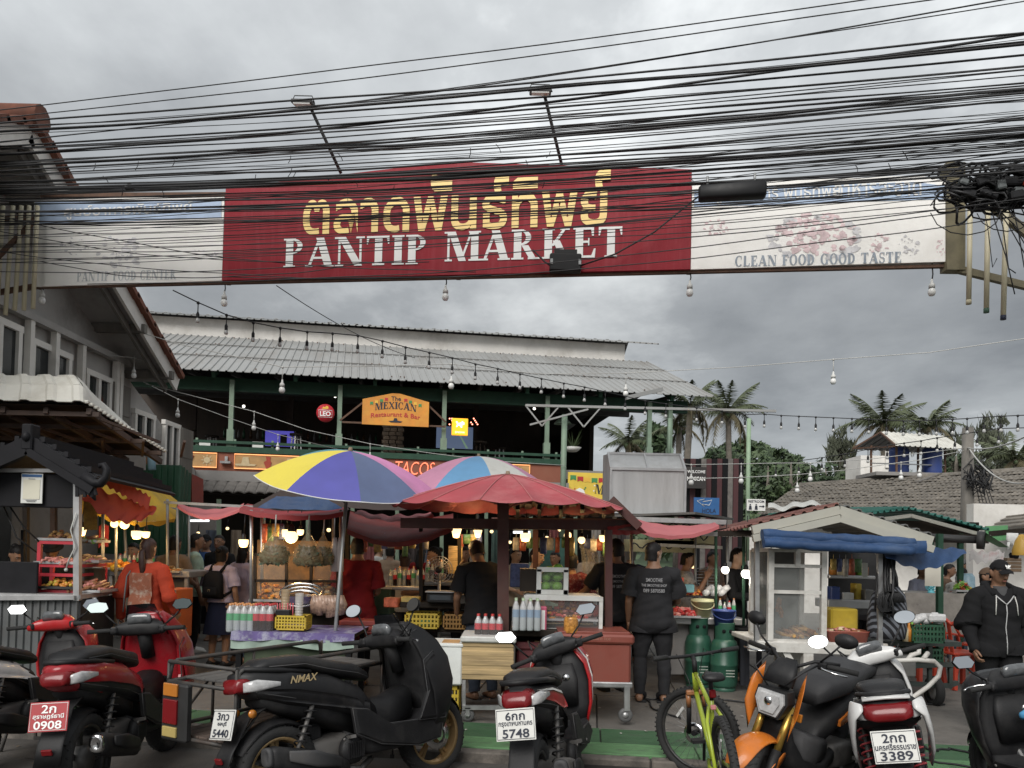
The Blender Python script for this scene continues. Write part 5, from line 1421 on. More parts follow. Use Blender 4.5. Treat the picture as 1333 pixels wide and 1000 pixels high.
def bag(px,py0,py1,w,d,label,seed):
 t=P(px,py0,d);b=P(px,py1,d);h=t.z-b.z;W_=w*d/1000/2
 o=thing('hanging_bag',label,'bag',b,group='clear bags of greens under the red awning')
 bagm=M('clear_plastic_bag',(.46,.33,.19),.3,alpha=.26,var=.1,spec=.6,bump=.8,bscale=25)
 m=MB();n=26;prof=((0,.72),(.06,.95),(.25,1.0),(.45,.86),(.65,.52),(.85,.20),(.93,.10),(1.0,.16))
 vs=[]
 for t_,r_ in prof:
  for j in range(n):
   a=2*PI*j/n
   f=1+.09*math.sin(a*7+seed)*(t_>.3)+.05*noise.noise(Vector((math.cos(a)*2,math.sin(a)*2,t_*4+seed)))
   vs.append((W_*r_*f*math.cos(a),W_*.75*r_*f*math.sin(a),h*t_))
 m.add(vs,[(i*n+j,i*n+(j+1)%n,(i+1)*n+(j+1)%n,(i+1)*n+j)for i in range(len(prof)-1)for j in range(n)]+[tuple(range(n-1,-1,-1))],True)
 part('bag',m,bagm,o)
 m=MB();r=random.Random(seed)
 for i in range(260):
  a,q,t_=r.uniform(0,6.28),math.sqrt(r.random())*.88,r.uniform(.03,.52)
  rr_=W_*(1.0 if t_<.35 else.8-(t_-.35))*q
  p=Vector((rr_*math.cos(a),.72*rr_*math.sin(a),h*t_));d_=Vector((r.uniform(-1,1),r.uniform(-1,1),r.uniform(-1,1))).normalized();b_=d_.orthogonal().normalized();s=r.uniform(.02,.045)
  m.add([p-d_*s,p+b_*s*.6,p+d_*s,p-b_*s*.6],[(0,1,2,3)])
 q=part('greens',m,f_dkgreen,o);q['kind']='stuff'
 part('tie',MB().tube([(0,0,h*.96),(.005,0,h+.16)],.008,5),cord_white,o)
bag(357,690,735,41,8.0,'single bag of greens hanging left of the big warm lamp',1)
bag(400,690,737,38,7.95,'bag of greens hanging right of the big warm lamp, nearest it',2)
bag(420,693,736,30,8.15,'third bag of greens, next to the white hanging sleeves',3)
m=MB()
for i,px in enumerate((436,443)):m.loft([(P(px,700,8.2),(.02,0,0),(0,.02,0)),(P(px,712,8.2),(.035,0,0),(0,.03,0)),(P(px-1,744,8.2),(.045,0,0),(0,.03,0))],10)
solo('hanging_bags',m,M('pale_plastic',(.40,.36,.35),.5,var=.15),'two long pale plastic sleeves hanging by the parasol pole','bag')
k=T0('drinks_table','green fronted table under a violet patterned cloth with drinks on it','table',380,7.4)
zt_=P(380,824,7.2).z
a,b=P(302,824,7.2),P(462,824,7.2);a.z=b.z=zt_
vio=M('violet_print',(.10,.075,.20),.8,var=.15,scale=10,dirt=1.0,dirtcol=(.38,.40,.44),dscale=8)
m=MB();m.grid(lambda u,v:Vector((a.x+(b.x-a.x)*u,7.18+.75*v,zt_+.004)),10,4)
m.grid(lambda u,v:Vector((a.x+(b.x-a.x)*u,7.18-.02*v-.012*math.sin(u*30)*v,zt_+.004-.075*v-.01*v*math.sin(u*11))),40,3)
wpart('tablecloth',m,vio,k)
m=MB();m.grid(lambda u,v:Vector((a.x+(b.x-a.x)*u,7.172-.01*math.sin(u*25)*v,zt_-.06-.075*v-.02*v*math.sin(u*9+1))),40,2)
wpart('under_cloth',m,M('pale_green_cloth',(.28,.36,.31),.8,var=.2),k)
wpart('table_top',MB().box(((a.x+b.x)/2,7.57,zt_-.02),(b.x-a.x-.02,.74,.035)),dark_wood,k)
wpart('front_panel',MB().box(((a.x+b.x)/2,7.27,zt_-.36),(b.x-a.x-.2,.03,.55)),M('green_box_paint',(.045,.065,.035),.6,var=.25,dirt=.3),k)
for x in(a.x+.06,b.x-.06):
 for y in(7.24,7.88):wpart('leg',MB().bar((x,y,FZ),(x,y,zt_-.04),.05),near_black,k)
clear_pet=M('clear_pet',(.55,.56,.55),.15,alpha=.35,var=0,spec=.7);cap_o=M('bottle_cap_orange',(.50,.22,.08),.5);lab_g=M('label_green',(.06,.30,.13),.5,var=.1);cola=M('cola',(.018,.008,.006),.15,var=0);lab_r=M('label_red',(.42,.02,.03),.5,var=.1);cap_r=M('bottle_cap_red',(.40,.03,.03),.5);water=M('pale_water',(.34,.37,.38),.15,var=0);lab_b=M('label_blue',(.18,.26,.36),.5,var=.1);lab_lg=M('label_lime',(.33,.42,.28),.5,var=.1)
def bottle_mesh(liq,lab,cap,H_=.24,r=.032):
 m=MB()
 m.mi=0;m.lathe([(.001,0),(r*.9,.0),(r,.01),(r,H_*.42)],10)
 m.mi=1;m.lathe([(r*1.03,H_*.42),(r*1.03,H_*.66)],10)
 m.mi=2;m.lathe([(r,H_*.66),(r*.95,H_*.74),(r*.45,H_*.90),(r*.42,H_*.93)],10)
 m.mi=3;m.lathe([(r*.46,H_*.93),(r*.46,H_),(.001,H_)],10)
 return m.mesh('bottle',[liq,lab,M('bottle_shoulder',(.42,.42,.42),.12,var=0,spec=.8),cap])
BM={'green':bottle_mesh(water,lab_g,cap_o),'cola':bottle_mesh(cola,lab_r,cap_r),'water':bottle_mesh(water,lab_b,lab_lg,.26,.028)}
def pack(kind,label,p,nx,ny,dx,sc=1.0,group='shrink-wrapped bottle packs'):
 o=thing('bottle_pack',label,'bottle pack',p,0,group)
 for i in range(nx):
  for j in range(ny):
   q=link('bottle',BM[kind],o);q.location=((i-(nx-1)/2)*dx,(j-(ny-1)/2)*dx,0);q.scale=(sc,)*3;q.rotation_euler=(0,0,i+j*2)
 part('wrap',MB().box((0,0,.10*sc),(nx*dx+.008,ny*dx+.008,.19*sc),None,.02),M('shrink_wrap',(.6,.6,.6),.2,alpha=.10,var=0,spec=.8),o)
 return o
pack('green','pack of clear bottles with green labels on the violet tablecloth',P(316,822,7.36)+Vector((0,0,.0)),4,3,.066,1.12)
pack('cola','pack of cola bottles with red labels on the violet tablecloth',P(345,823,7.36),3,3,.066,1.15)
pack('cola','pack of cola bottles with red labels on the wooden crate trolley',P(636,833,7.2),4,2,.066,1.0)
pack('water','pack of water bottles with blue labels in front of the white display case',P(685,820,7.12),4,3,.066,1.12)
ybox=M('yellow_crate_plastic',(.50,.36,.035),.5,var=.15,scale=4,dirt=.3)
def crate(label,px0,py0,px1,py1,d,dep,mt,rows=4,cols=9,group=None,holes=True,name='plastic_crate'):
 a,b=P(px0,py1,d),P(px1,py0,d);w,h=b.x-a.x,b.z-a.z
 o=thing(name,label,'crate',((a.x+b.x)/2,d+dep/2,a.z),0,group)
 for s,L_,rot in((0,w,0),(1,dep,PI/2),(2,w,PI),(3,dep,-PI/2)):
  m=MB();t=.012
  m.box((0,0,h*.94),(L_,t,h*.12)).box((0,0,h*.05),(L_,t,h*.10))
  for i in range(cols+1):
   x=-L_/2+L_*i/cols;m.box((x*.985,0,h*.5),(L_/cols*.42,t*.8,h*.78))
  for j in range(1,rows):m.box((0,0,h*(.10+.80*j/rows)),(L_*.985,t*.7,h*.80/rows*.45))
  off=dep/2 if s%2==0 else w/2
  T=Matrix.Rotation(rot,4,'Z')@Matrix.Translation((0,-off+t/2,0))
  part('side',place_mb(m,T),mt,o)
 part('bottom',MB().box((0,0,.008),(w-.02,dep-.02,.012)),mt,o)
 return o
crate('small yellow crate of cups and straws on the violet tablecloth',358,802,398,820,7.25,.22,ybox,4,10)
m=MB()
for i in range(7):m.tube([P(362+i*3.2,800,7.3)+Vector((0,0,-.05)),P(361+i*3.4,785,7.3)],.006,5)
solo('drinking_straws',m,M('straw_pink',(.45,.08,.10),.5),'bundle of red and white straws standing in the small yellow crate','straws')
solo('straw_box',MB().box(P(370,800,7.32),(.14,.10,.10),None,.01),black_plastic,'black box behind the straws in the small yellow crate','box')
cupm=M('clear_cups',(.55,.53,.50),.2,alpha=.55,var=0,spec=.7)
for px,y0,y1,lab in((371,767,800,'taller tinted stack of plastic cups behind the straws'),(389,772,803,'clear stack of plastic cups in the small yellow crate')):
 a,b=P(px,y1,7.33),P(px,y0,7.33);h=b.z-a.z;o=thing('cup_stack',lab,'cups',a)
 prof=[(.001,0),(.032,0)]
 for i in range(9):prof+=[(.033+.001*i,h*(i+.5)/9),(.040,h*(i+.9)/9),(.034+.001*i,h*(i+.95)/9)]
 part('cup',MB().lathe(prof,14),cupm if px>380 else M('tan_cups',(.40,.30,.19),.3,alpha=.7,var=0),o)
m=MB();r=random.Random(3)
for i in range(10):m.loft([(P(408+i*4,800+r.uniform(-4,4),7.6),(.03,0,0),(0,.03,0)),(P(410+i*4,785+r.uniform(-4,4),7.6),(.05,0,0),(0,.04,0)),(P(409+i*4,775,7.6),(.02,0,0),(0,.02,0))],8)
o=solo('snack_bags',m,M('crinkled_bags',(.30,.20,.15),.3,var=.5,scale=20,bump=.5),'heap of clear snack bags at the right end of the drinks table','bags',kind='stuff')
# ---------------------------------------------------------------- 4 middle stall row
k=T0('grill_stall','dim stall with shelves, fan and grill left of the red parasol post','stall',560,8.6)
for px,d in((452,9.0),(548,8.6),(598,8.8)):post(px,688,830,d,.04,dark_wood,k)
wbox('shelf',520,786,625,791,8.3,.5,dark_wood,k);wbox('shelf',520,818,625,822,8.3,.5,dark_wood,k);wbox('counter',500,764,560,768,9.3,.5,alu,k)
wbox('counter',552,758,622,762,8.6,.5,tin,k);wbox('front_board',545,764,622,786,8.7,.03,near_black,k)
crate('yellow crate on the lower shelf of the dim stall, left one',527,799,571,818,8.2,.36,ybox,3,9);crate('dark yellow crate on the lower shelf of the dim stall, right one',577,800,607,819,8.25,.36,M('amber_crate',(.25,.13,.03),.6,var=.2),3,7)
o=T0('weighing_scale','black digital weighing scale on the shelf of the dim stall','scale',573,8.2,P(573,786,8.2).z)
part('body',MB().box((0,.1,.06),(.30,.22,.10),None,.012),black_plastic,o);part('display',MB().box((0,-.014,.065),(.22,.008,.05)),M('display_grey',(.06,.07,.08),.2),o);part('pan',MB().box((0,.1,.125),(.32,.26,.015),None,.005),alu,o)
o=T0('pedestal_fan','round wire pedestal fan in the dim stall, left of the bending man','fan',570,8.5,FZ)
c_=P(571,742,8.5)-Vector(o.location);R_=.15
part('stand',MB().tube([(0,.08,0),c_+Vector((0,.08,0))],.018,8).box((0,.08,.02),(.35,.35,.04),None,.015),dgrey if 'dgrey' in globals()else steel,o)
m=MB()
for r_ in(.15,.12,.09):m.tube([c_+Vector((r_*math.cos(a),-.02+.06*(r_/.15),r_*math.sin(a)))for a in[2*PI*i/24 for i in range(24)]],.004,4,closed=True)
for i in range(24):a=2*PI*i/24;m.tube([c_+Vector((.03*math.cos(a),-.03,.03*math.sin(a))),c_+Vector((.15*math.cos(a),.04,.15*math.sin(a)))],.003,3)
part('guard',m,steel,o);part('hub',MB().lathe([(.001,-.04),(.035,-.035),(.04,.03),(.001,.10)],14,c_,'Y'),black_plastic,o)
for i in range(4):
 a=i*PI/2+.4;part('blade',MB().add([c_+Vector((.03*math.cos(a),.01,.03*math.sin(a))),c_+Vector((.12*math.cos(a-.35),.0,.12*math.sin(a-.35))),c_+Vector((.125*math.cos(a+.3),.03,.125*math.sin(a+.3)))],[(0,1,2)]),M('fan_blade',(.20,.14,.10),.4,alpha=.8,var=0),o)
m=MB();r=random.Random(6)
for i in range(16):q=P(596+r.uniform(-8,14),752+r.uniform(-4,6),8.4);m.tube([q,q+Vector((r.uniform(.02,.14),r.uniform(-.05,.05),r.uniform(.05,.2)))],r.uniform(.008,.02),5)
solo('bamboo_skewers',m,bamboo,'jumble of bamboo steamers and skewers beside the grill','skewers',kind='stuff')
o,w,h=tbox('lit_screen','warm lit golden plastic screen behind the skewers','screen',583,711,602,747,8.9,.02,M('golden_film',(.55,.40,.18),.3,var=.5,scale=14,stretch=(.4,1,3)),bev=.003)
o=T0('red_bench','red painted slatted bench boxes behind the black scooter mirror','bench',470,8.1)
for i in range(4):wbox('slat',442,809+i*7,498,814.5+i*7,8.0+.002*i,.3,M('red_bench_paint',(.20,.025,.02),.6,var=.2,dirt=.3),o)
wbox('end_board',440,808,446,846,8.02,.34,M('red_bench_paint'),o)
o,w,h=tbox('green_counter','small counter with white top and green front behind the red bench','counter',487,767,508,800,9.2,.4,M('counter_green',(.03,.07,.05),.6));part('top',MB().box((0,0,h+.012),(w+.03,.43,.024)),white_paint,o)
solo('blue_jug',MB().lathe([(.001,0),(.06,0),(.075,.02),(.07,.14),(.05,.16),(.001,.16)],14,P(527,766,9.5)),M('blue_jug',(.02,.06,.17),.4),'dark blue jug at the waist of the woman in the grey pinafore','jug')
o,w,h=tbox('foam_box','white polystyrene box standing on a yellow crate','box',545,842,602,891,7.0,.42,M('polystyrene',(.62,.64,.62),.7,var=.05,scale=8,bump=.2,dirt=.25,dirtcol=(.40,.38,.33)),bev=.012)
part('lid',MB().box((0,0,h+.010),(w+.015,.435,.03),None,.01),M('polystyrene'),o)
part('tape',MB().box((.08,-.03,h+.027),(.16,.25,.003)),M('brown_tape',(.50,.30,.14),.4,var=.2),o)
cr0=crate('yellow crate under the white polystyrene box',562,893,597,937,7.05,.34,ybox,4,7)
part('stencil',place_mb(text_mb('LALA',w=.17,h=.045,bold=.02),Matrix.Translation((0,-.175,.05))),M('stencil_red',(.20,.03,.02),.6,var=0),cr0)
o=T0('crate_trolley','wooden crate with white lid on a wheeled metal trolley','trolley',636,7.1)
plank=M('crate_plank',(.36,.26,.13),.7,var=.35,scale=4,stretch=(.6,6,6),dirt=.4)
for i in range(8):wbox('plank',601,836+i*6.1,669,841.6+i*6.1,7.0+RN.uniform(-.004,.004),.5,plank,o,bev=.004)
wbox('side_board',667.5,836,671,885,7.0,.5,M('dark_side',(.06,.05,.04),.7),o)
wbox('lid',599,830,672,836,6.97,.55,white_paint,o,bev=.012)
for px in(604,664):
 for d in(7.02,7.44):post(px,885,925,d,.03,steel,o)
 q=P(px+5,925,7.02);
 w_=node('caster',o,q-Vector(o.location)+Vector((0,0,-.04)))
 part('tyre',MB().lathe([(.03,-.02),(.055,-.02),(.062,-.008),(.062,.008),(.055,.02),(.03,.02)],18,(0,0,0),'Y'),M('grey_rubber',(.09,.09,.09),.6),w_)
 part('hub',MB().lathe([(.001,-.022),(.035,-.018),(.035,.018),(.001,.022)],12,(0,0,0),'Y'),steel,w_)
 part('fork',MB().box((0,-.03,.03),(.035,.006,.07)).box((0,.03,.03),(.035,.006,.07)).box((0,0,.066),(.05,.07,.01)),steel,w_)
hbar(602,921,7.0,666,921,7.0,.03,.04,steel,o,'rail')
rc=M('red_cooler_plastic',(.19,.045,.03),.5,var=.2,scale=3,dirt=.45,dirtcol=(.09,.04,.03));mc=M('maroon_cooler',(.13,.03,.035),.5,var=.2,scale=3,dirt=.5,dirtcol=(.22,.12,.12))
o,w,h=tbox('red_cooler','large worn brick red ice chest on a trolley, right of the red scooter head','cooler',724,838,822,889,7.0,.55,rc,bev=.02)
part('lid',MB().box((0,0,h+.035),(w+.05,.60,.085),None,.02).box((0,0,h+.085),(w-.02,.54,.03),None,.012),rc,o)
t_=text_mb('Siam Ice',w=.17,h=.035);part('lettering',place_mb(t_,Matrix.Translation((.06,-.302,h+.045))),M('worn_letter',(.30,.14,.10),.6,var=.1),o)
o2=T0('cooler_trolley','low wheeled steel trolley under the brick red ice chest','trolley',775,7.1)
wbox('deck',722,889,824,894,6.98,.6,steel,o2)
for px in(728,816):
 post(px,893,925,7.0,.05,steel,o2)
 w_=node('caster',o2,P(px-2,931,7.0)-Vector(o2 .location))
 part('tyre',MB().lathe([(.03,-.02),(.055,-.02),(.066,-.008),(.066,.008),(.055,.02),(.03,.02)],18,(0,0,0),'Y'),M('grey_rubber'),w_);part('hub',MB().lathe([(.001,-.022),(.035,-.018),(.035,.018),(.001,.022)],12,(0,0,0),'Y'),steel,w_)
o,w,h=tbox('maroon_cooler','smaller dusty maroon ice chest behind the left mirror of the red scooter','cooler',672,846,727,890,7.25,.5,mc,bev=.02)
part('lid',MB().box((0,0,h+.03),(w+.03,.54,.07),None,.02),mc,o);part('lid_tape',MB().box((.08,-.06,h+.068),(.22,.30,.004)),M('brown_tape',(.50,.30,.14),.4,var=.2),o)
k=T0('red_stall','dark red timber stall with low gable roof under the red parasol','stall',720,8.0)
for px,y0,y1,d,w_ in((655,640,835,7.42,.11),(792,690,826,7.5,.07),(738,690,790,8.9,.05),(697,690,800,8.7,.06)):post(px,y0,y1,d,w_,red_wood,k)
hbar(522,681,7.6,828,684,7.6,.08,.10,red_wood,k);hbar(640,678,9.4,826,680,9.4,.06,.08,red_wood,k)
a,b,c_,d_=P(640,678,7.5),P(828,680,7.5),P(783,648,9.0),P(660,648,9.0)
m=MB();corrugated(m,P(800,652,7.5),P(835,684,7.45),P(830,684,9.6),P(790,652,9.6),5,.02);wpart('roof_slope',m,dark_wood,k)
m=MB();corrugated(m,P(655,655,7.7),P(800,652,7.6),P(800,672,10.2),P(655,672,10.2),10,.02);wpart('roof_slope',m,rusty,k)
for t in(.1,.3,.5,.7,.9):wpart('rafter',MB().bar(P(660+140*t,660,7.7),P(660+140*t,676,10),.04,.05),dark_wood,k)
wpart('gable_beam',MB().bar(P(795,650,7.45),P(832,686,7.45),.05,.08),red_wood,k)
tarp('red_awning','strip of red canvas wrapped round the right corner of the red stall roof',[(795,696,7.55),(842,694,7.9),(828,680,7.5),(790,686,7.5)],.01,red_tarp,seed=21)
o=T0('display_case','white framed glass case of cut fruit on the red stall counter','display case',733,7.4,P(733,822,7.3).z)
zb_,zt2=P(733,821,7.3).z,P(733,779,7.3).z;xa,xb=P(684,800,7.3).x,P(782,800,7.3).x
m=MB()
for x in(xa,xb):
 for y in(7.3,7.8):m.bar((x,y,zb_),(x,y,zt2),.035)
for z in(zb_,zt2):
 for y in(7.3,7.8):m.bar((xa-.018,y,z),(xb+.018,y,z),.04)
 for x in(xa,xb):m.bar((x,7.32,z),(x,7.78,z),.035)
wpart('frame',m,white_paint,o);wpart('shelf',MB().box(((xa+xb)/2,7.55,zb_+.10),(xb-xa-.04,.46,.02)),alu,o)
wpart('glass_pane',MB().box(((xa+xb)/2,7.3,(zb_+zt2)/2),(xb-xa-.04,.005,zt2-zb_-.04)),glassm,o);wpart('top_pane',MB().box(((xa+xb)/2,7.55,zt2+.022),(xb-xa,.5,.01)),white_paint,o)
pile(o,P(728,804,7.5),.28,.15,.12,60,'box',[f_orange,f_red,f_pink],71,'fruit',.028);pile(o,P(764,804,7.55),.10,.12,.16,5,'ball',[f_pink,f_red],72,'fruit',.07)
o2=T0('red_stall_counter','dark counter board carrying the white display case','counter',733,7.4)
wbox('counter_top',664,822,795,828,7.15,.8,dark_wood,o2);wbox('front_board',668,829,790,880,7.5,.03,near_black,o2)
for px in(668,790):post(px,828,900,7.4,.06,dark_wood,o2)
o=T0('guava_case','small white framed glass box of green guavas standing on the display case','display case',718,7.45,zt2+.03)
a,b=P(701,777,7.42),P(737,742,7.42);a.z=zt2+.05;m=MB()
for x in(a.x,b.x):m.bar((x,7.42,a.z-.02),(x,7.42,b.z),.045)
for z in(a.z,b.z):m.bar((a.x-.02,7.42,z),(b.x+.02,7.42,z),.045)
wpart('frame',m,white_paint,o)
wpart('case',MB().box(((a.x+b.x)/2,7.74,(a.z+b.z)/2),(b.x-a.x,.01,b.z-a.z)).box((a.x-.1,7.6,(a.z+b.z)/2),(.16,.3,b.z-a.z)),dark_wood,o)
wpart('glass_pane',MB().box(((a.x+b.x)/2,7.42,(a.z+b.z)/2),(b.x-a.x-.04,.005,b.z-a.z-.04)),glassm,o)
gv=MB().sphere((0,0,0),(.055,.055,.052),12,9).mesh('guava',f_green)
for i,(dx,dy,dz)in enumerate(((-.065,0,.05),(.05,.02,.05),(-.01,.10,.06),(-.06,.02,.145),(.055,.02,.15),(0,.08,.16),(-.02,.0,.2),(.06,.08,.22))):
 q=link('guava',gv,o);q.location=Vector(((a.x+b.x)/2+dx,7.50+dy,a.z+dz))-Vector(o.location)
o,w,h=tbox('pink_carton','narrow pink and white carton beside the water bottles','carton',702,790,712,821,7.16,.10,M('pink_carton',(.50,.10,.17),.6,var=.1));part('stripe',MB().box((0,-.052,h*.45),(w*.5,.003,h*.8)),white_ink,o)
solo('plastic_jar',MB().lathe([(.001,0),(.062,0),(.066,.01),(.066,.11),(.06,.13),(.06,.145),(.001,.145)],18,P(743,824,7.05)),M('amber_jar',(.42,.19,.04),.25,var=.5,scale=30),'round amber jar of pickles on the brick red ice chest','jar')
# ---------------------------------------------------------------- 5 food counter right of the red stall
k=T0('food_counter','steel food counter with sauces behind the green gas bottles','counter',905,9.4)
wbox('counter_top',858,806,972,812,9.1,1.0,alu,k);wbox('front_panel',868,813,930,878,9.25,.03,grey_conc,k);wbox('side_panel',930,813,972,870,9.5,.03,black_sheet,k)
for px,d in((822,8.9),(932,9.2),(905,9.9),(947,9.5),(968,9.0)):post(px,690,815,d,.035,dark_green if px in(932,968)else galv,k,False)
hbar(845,693,9.2,985,697,9.2,.05,.05,galv,k)
red_pack=M('red_packet',(.36,.03,.03),.35,var=.4,scale=18)
tray('heap of red food packets on the counter beside the broad man',885,803,9.15,.42,.3,'box',[red_pack,red_pack,f_pink],40,.10,.05,81)
tray('tray of red chilli paste on the food counter',905,777,9.5,.40,.3,'box',[f_red,f_orange],60,.08,.028,82,tm_=black_sheet)
o=thing('wire_rack','grey wire rack with yellow paper behind the chilli tray','rack',P(920,775,10.2));m=MB()
for i in range(9):m.bar(P(906,772-i*4,10.2),P(936,773-i*4,10.2),.008)
for px in(906,921,936):m.bar(P(px,776,10.2),P(px,738,10.2),.014)
wpart('wire',m,steel,o)
m=MB();r=random.Random(12)
for i in range(6):q=P(918+i*5,776-(i%2)*5,9.35);m.loft([(q,(.03,0,0),(0,.03,0)),(q+Vector((.02,0,.05)),(.06,0,0),(0,.05,0)),(q+Vector((.03,0,.09)),(.02,0,0),(0,.02,0))],8)
solo('white_bags',m,M('white_bag_plastic',(.50,.50,.50),.4,var=.1,bump=.4),'crumpled white plastic bags behind the cream bucket','bags')
solo('price_card',MB().sheet([P(876,762,9.2),P(890,762,9.2),P(890,752,9.2),P(876,752,9.2)],.01),M('red_card',(.42,.06,.03),.6),'small red price card on the food counter','card')
solo('teal_box',MB().box(P(895,766,9.3),(.14,.12,.10),None,.01),M('teal_plastic',(.10,.24,.27),.5),'small teal plastic box beside the red price card','box')
def bucket(label,px,py0,py1,d,r0,r1,mt,lid=None):
 a,b=P(px,py1,d),P(px,py0,d);h=b.z-a.z
 o=thing('bucket',label,'bucket',a)
 part('tub',MB().lathe([(.001,0),(r0,0),(r1,h*.93),(r1+.012,h*.93),(r1+.012,h),(r1-.008,h),(r0-.006,.01)],24),mt,o)
 part('handle',MB().tube([((r1+.01)*math.cos(t),-(r1+.015)*math.sin(t)*.9,h*.88-.5*r1*math.sin(t)*1.2)for t in[PI*i/12 for i in range(13)]],.006,5),mt,o)
 if lid:part('lid',MB().lathe([(r1+.01,h),(r1+.008,h+.02),(.001,h+.03)],24),lid,o)
 return o
cream_pl=M('cream_plastic',(.42,.42,.24),.5,var=.1)
bucket('cream bucket with lid on the edge of the food counter',914,782,803,9.2,.085,.125,cream_pl,cream_pl)
bucket('royal blue bucket standing on a green gas bottle',942,794,823,8.95,.095,.125,blue_tank)
gas=M('gas_green',(.022,.085,.055),.4,var=.2,scale=3,dirt=.4,dirtcol=(.03,.05,.04))
def gasb(label,px,d,hz,sc=1.0):
 o=thing('gas_bottle',label,'gas cylinder',PX(px,d,FZ),0,'green gas bottles')
 r=.155*sc
 part('tank',MB().lathe([(.001,.03),(r*.9,.04),(r*.95,.07),(r,.12),(r,.30*hz),(r*1.02,.305*hz),(r*1.02,.325*hz),(r,.33*hz),(r,.52*hz),(r*.88,.60*hz),(r*.55,.645*hz),(.001,.66*hz)],26),gas,o)
 m=MB().lathe([(r*.70,.61*hz),(r*.74,.82*hz),(r*.76,.83*hz),(r*.70,.83*hz),(r*.66,.62*hz)],26,a0=.5,a1=5.9)
 part('collar',m,gas,o)
 for a in(-1.9,-1.2):part('collar_hole',MB().lathe([(.001,0),(.022,0),(.022,.004),(.001,.004)],10,(r*.75*math.cos(a),r*.75*math.sin(a)-.004,.73*hz),'Y'),near_black,o)
 part('foot_ring',MB().lathe([(r*.85,0),(r*.88,.06),(r*.82,.06),(r*.82,0)],26),gas,o)
 part('valve',MB().tube([(0,0,.65*hz),(0,0,.74*hz)],.018,8).box((0,-.02,.72*hz),(.03,.07,.03)),M('brass',(.35,.24,.08),.4,metal=.8),o)
 for i in range(3):part('print_line',MB().box((.03,-r*.985,(.26-i*.035)*hz),(.10,.006,.012)),M('stencil_white',(.30,.34,.30),.6,var=.2),o)
 return o
gasb('green gas bottle half behind the broad man in black',908,9.15,.98);gasb('green gas bottle with faded white print, under the blue bucket',942,8.95,.94)
o=T0('dark_stool','dark folding stool between gas bottle and white cart','stool',975,9.0)
wbox('seat',962,820,992,826,8.9,.3,near_black,o)
for px in(966,972,988):post(px,826,892,8.95,.05,M('navy_leg',(.02,.022,.03),.6),o)
k=T0('metal_hood','large grey galvanised smoke hood with sloped top above the food counter','hood',843,10.4,P(843,668,10.2).z)
a,b=P(794,668,10.2),P(891,668,10.2);zt_=P(840,611,10.2).z;zt2_=P(840,588,10.2).z
hm_=M('hood_sheet',(.42,.425,.425),.5,metal=.25,var=.12,scale=2,dirt=.3,dirtcol=(.15,.13,.11),stretch=(2,2,.3))
pr=[(0,0),(.9,0),(.9,zt2_-a.z+.05),(.32,zt2_-a.z),(0,zt_-a.z)]
vs=[Vector((x,a.y+y,a.z+z))for x in(a.x,b.x)for y,z in pr];kk_=len(pr)
wpart('body',MB().add(vs,[tuple(range(kk_-1,-1,-1)),tuple(range(kk_,2*kk_))]+[(i,(i+1)%kk_,(i+1)%kk_+kk_,i+kk_)for i in range(kk_)],False),hm_,k)
m=MB().bar((a.x-.01,a.y-.01,zt_),(b.x+.01,b.y-.01,zt_),.035)
for x in(a.x,b.x):m.bar((x,a.y-.012,a.z),(x,a.y-.012,zt_),.03).bar((x,a.y-.01,zt_),(x,a.y+.31,zt2_+.01),.03)
m.bar((a.x,a.y+.32,zt2_+.01),(b.x,b.y+.32,zt2_+.01),.03).bar(((a.x+b.x)/2,a.y+.0,zt_+.01),((a.x+b.x)/2,a.y+.32,zt2_+.015),.02)
wpart('frame',m,alu,k)
k=T0('noodle_stall','open stall with pale roof sheet carrying the grey smoke hood','stall',850,10.6)
wpart('roof_sheet',MB().sheet([P(785,672,9.9),P(905,668,9.9),P(955,676,11.5),P(800,662,11.5)],.03),tin,k);hbar(826,676,9.9,945,680,9.9,.05,.06,alu,k,'roof_beam')
for px in(800,897):post(px,672,830,10.4,.05,galv,k)
hbar(845,709,9.9,940,713,9.9,.03,.04,white_paint,k)
board_y=M('faded_yellow_board',(.30,.29,.18),.7,var=.15,scale=5,dirt=.4)
for(x0_,y0_,x1_,y1_,lab)in((846,679,935,688,'upper pale yellow menu board under the noodle stall beam'),(852,690,930,708,'middle pale menu board with dark scroll line'),(812,704,905,718,'lower pale menu board behind the two men in black')):
 o,w,h=tbox('menu_board',lab,'menu board',x0_,y0_,x1_,y1_,9.95,.02,board_y,bev=.003)
 part('scroll_mark',MB().tube([(-w*.4+w*.8*i/20,-.014,h*.5+h*.22*math.sin(i*1.3))for i in range(21)],.008,4),ink,o)
wbox('back_counter',800,770,905,830,11.4,.5,tin,k)
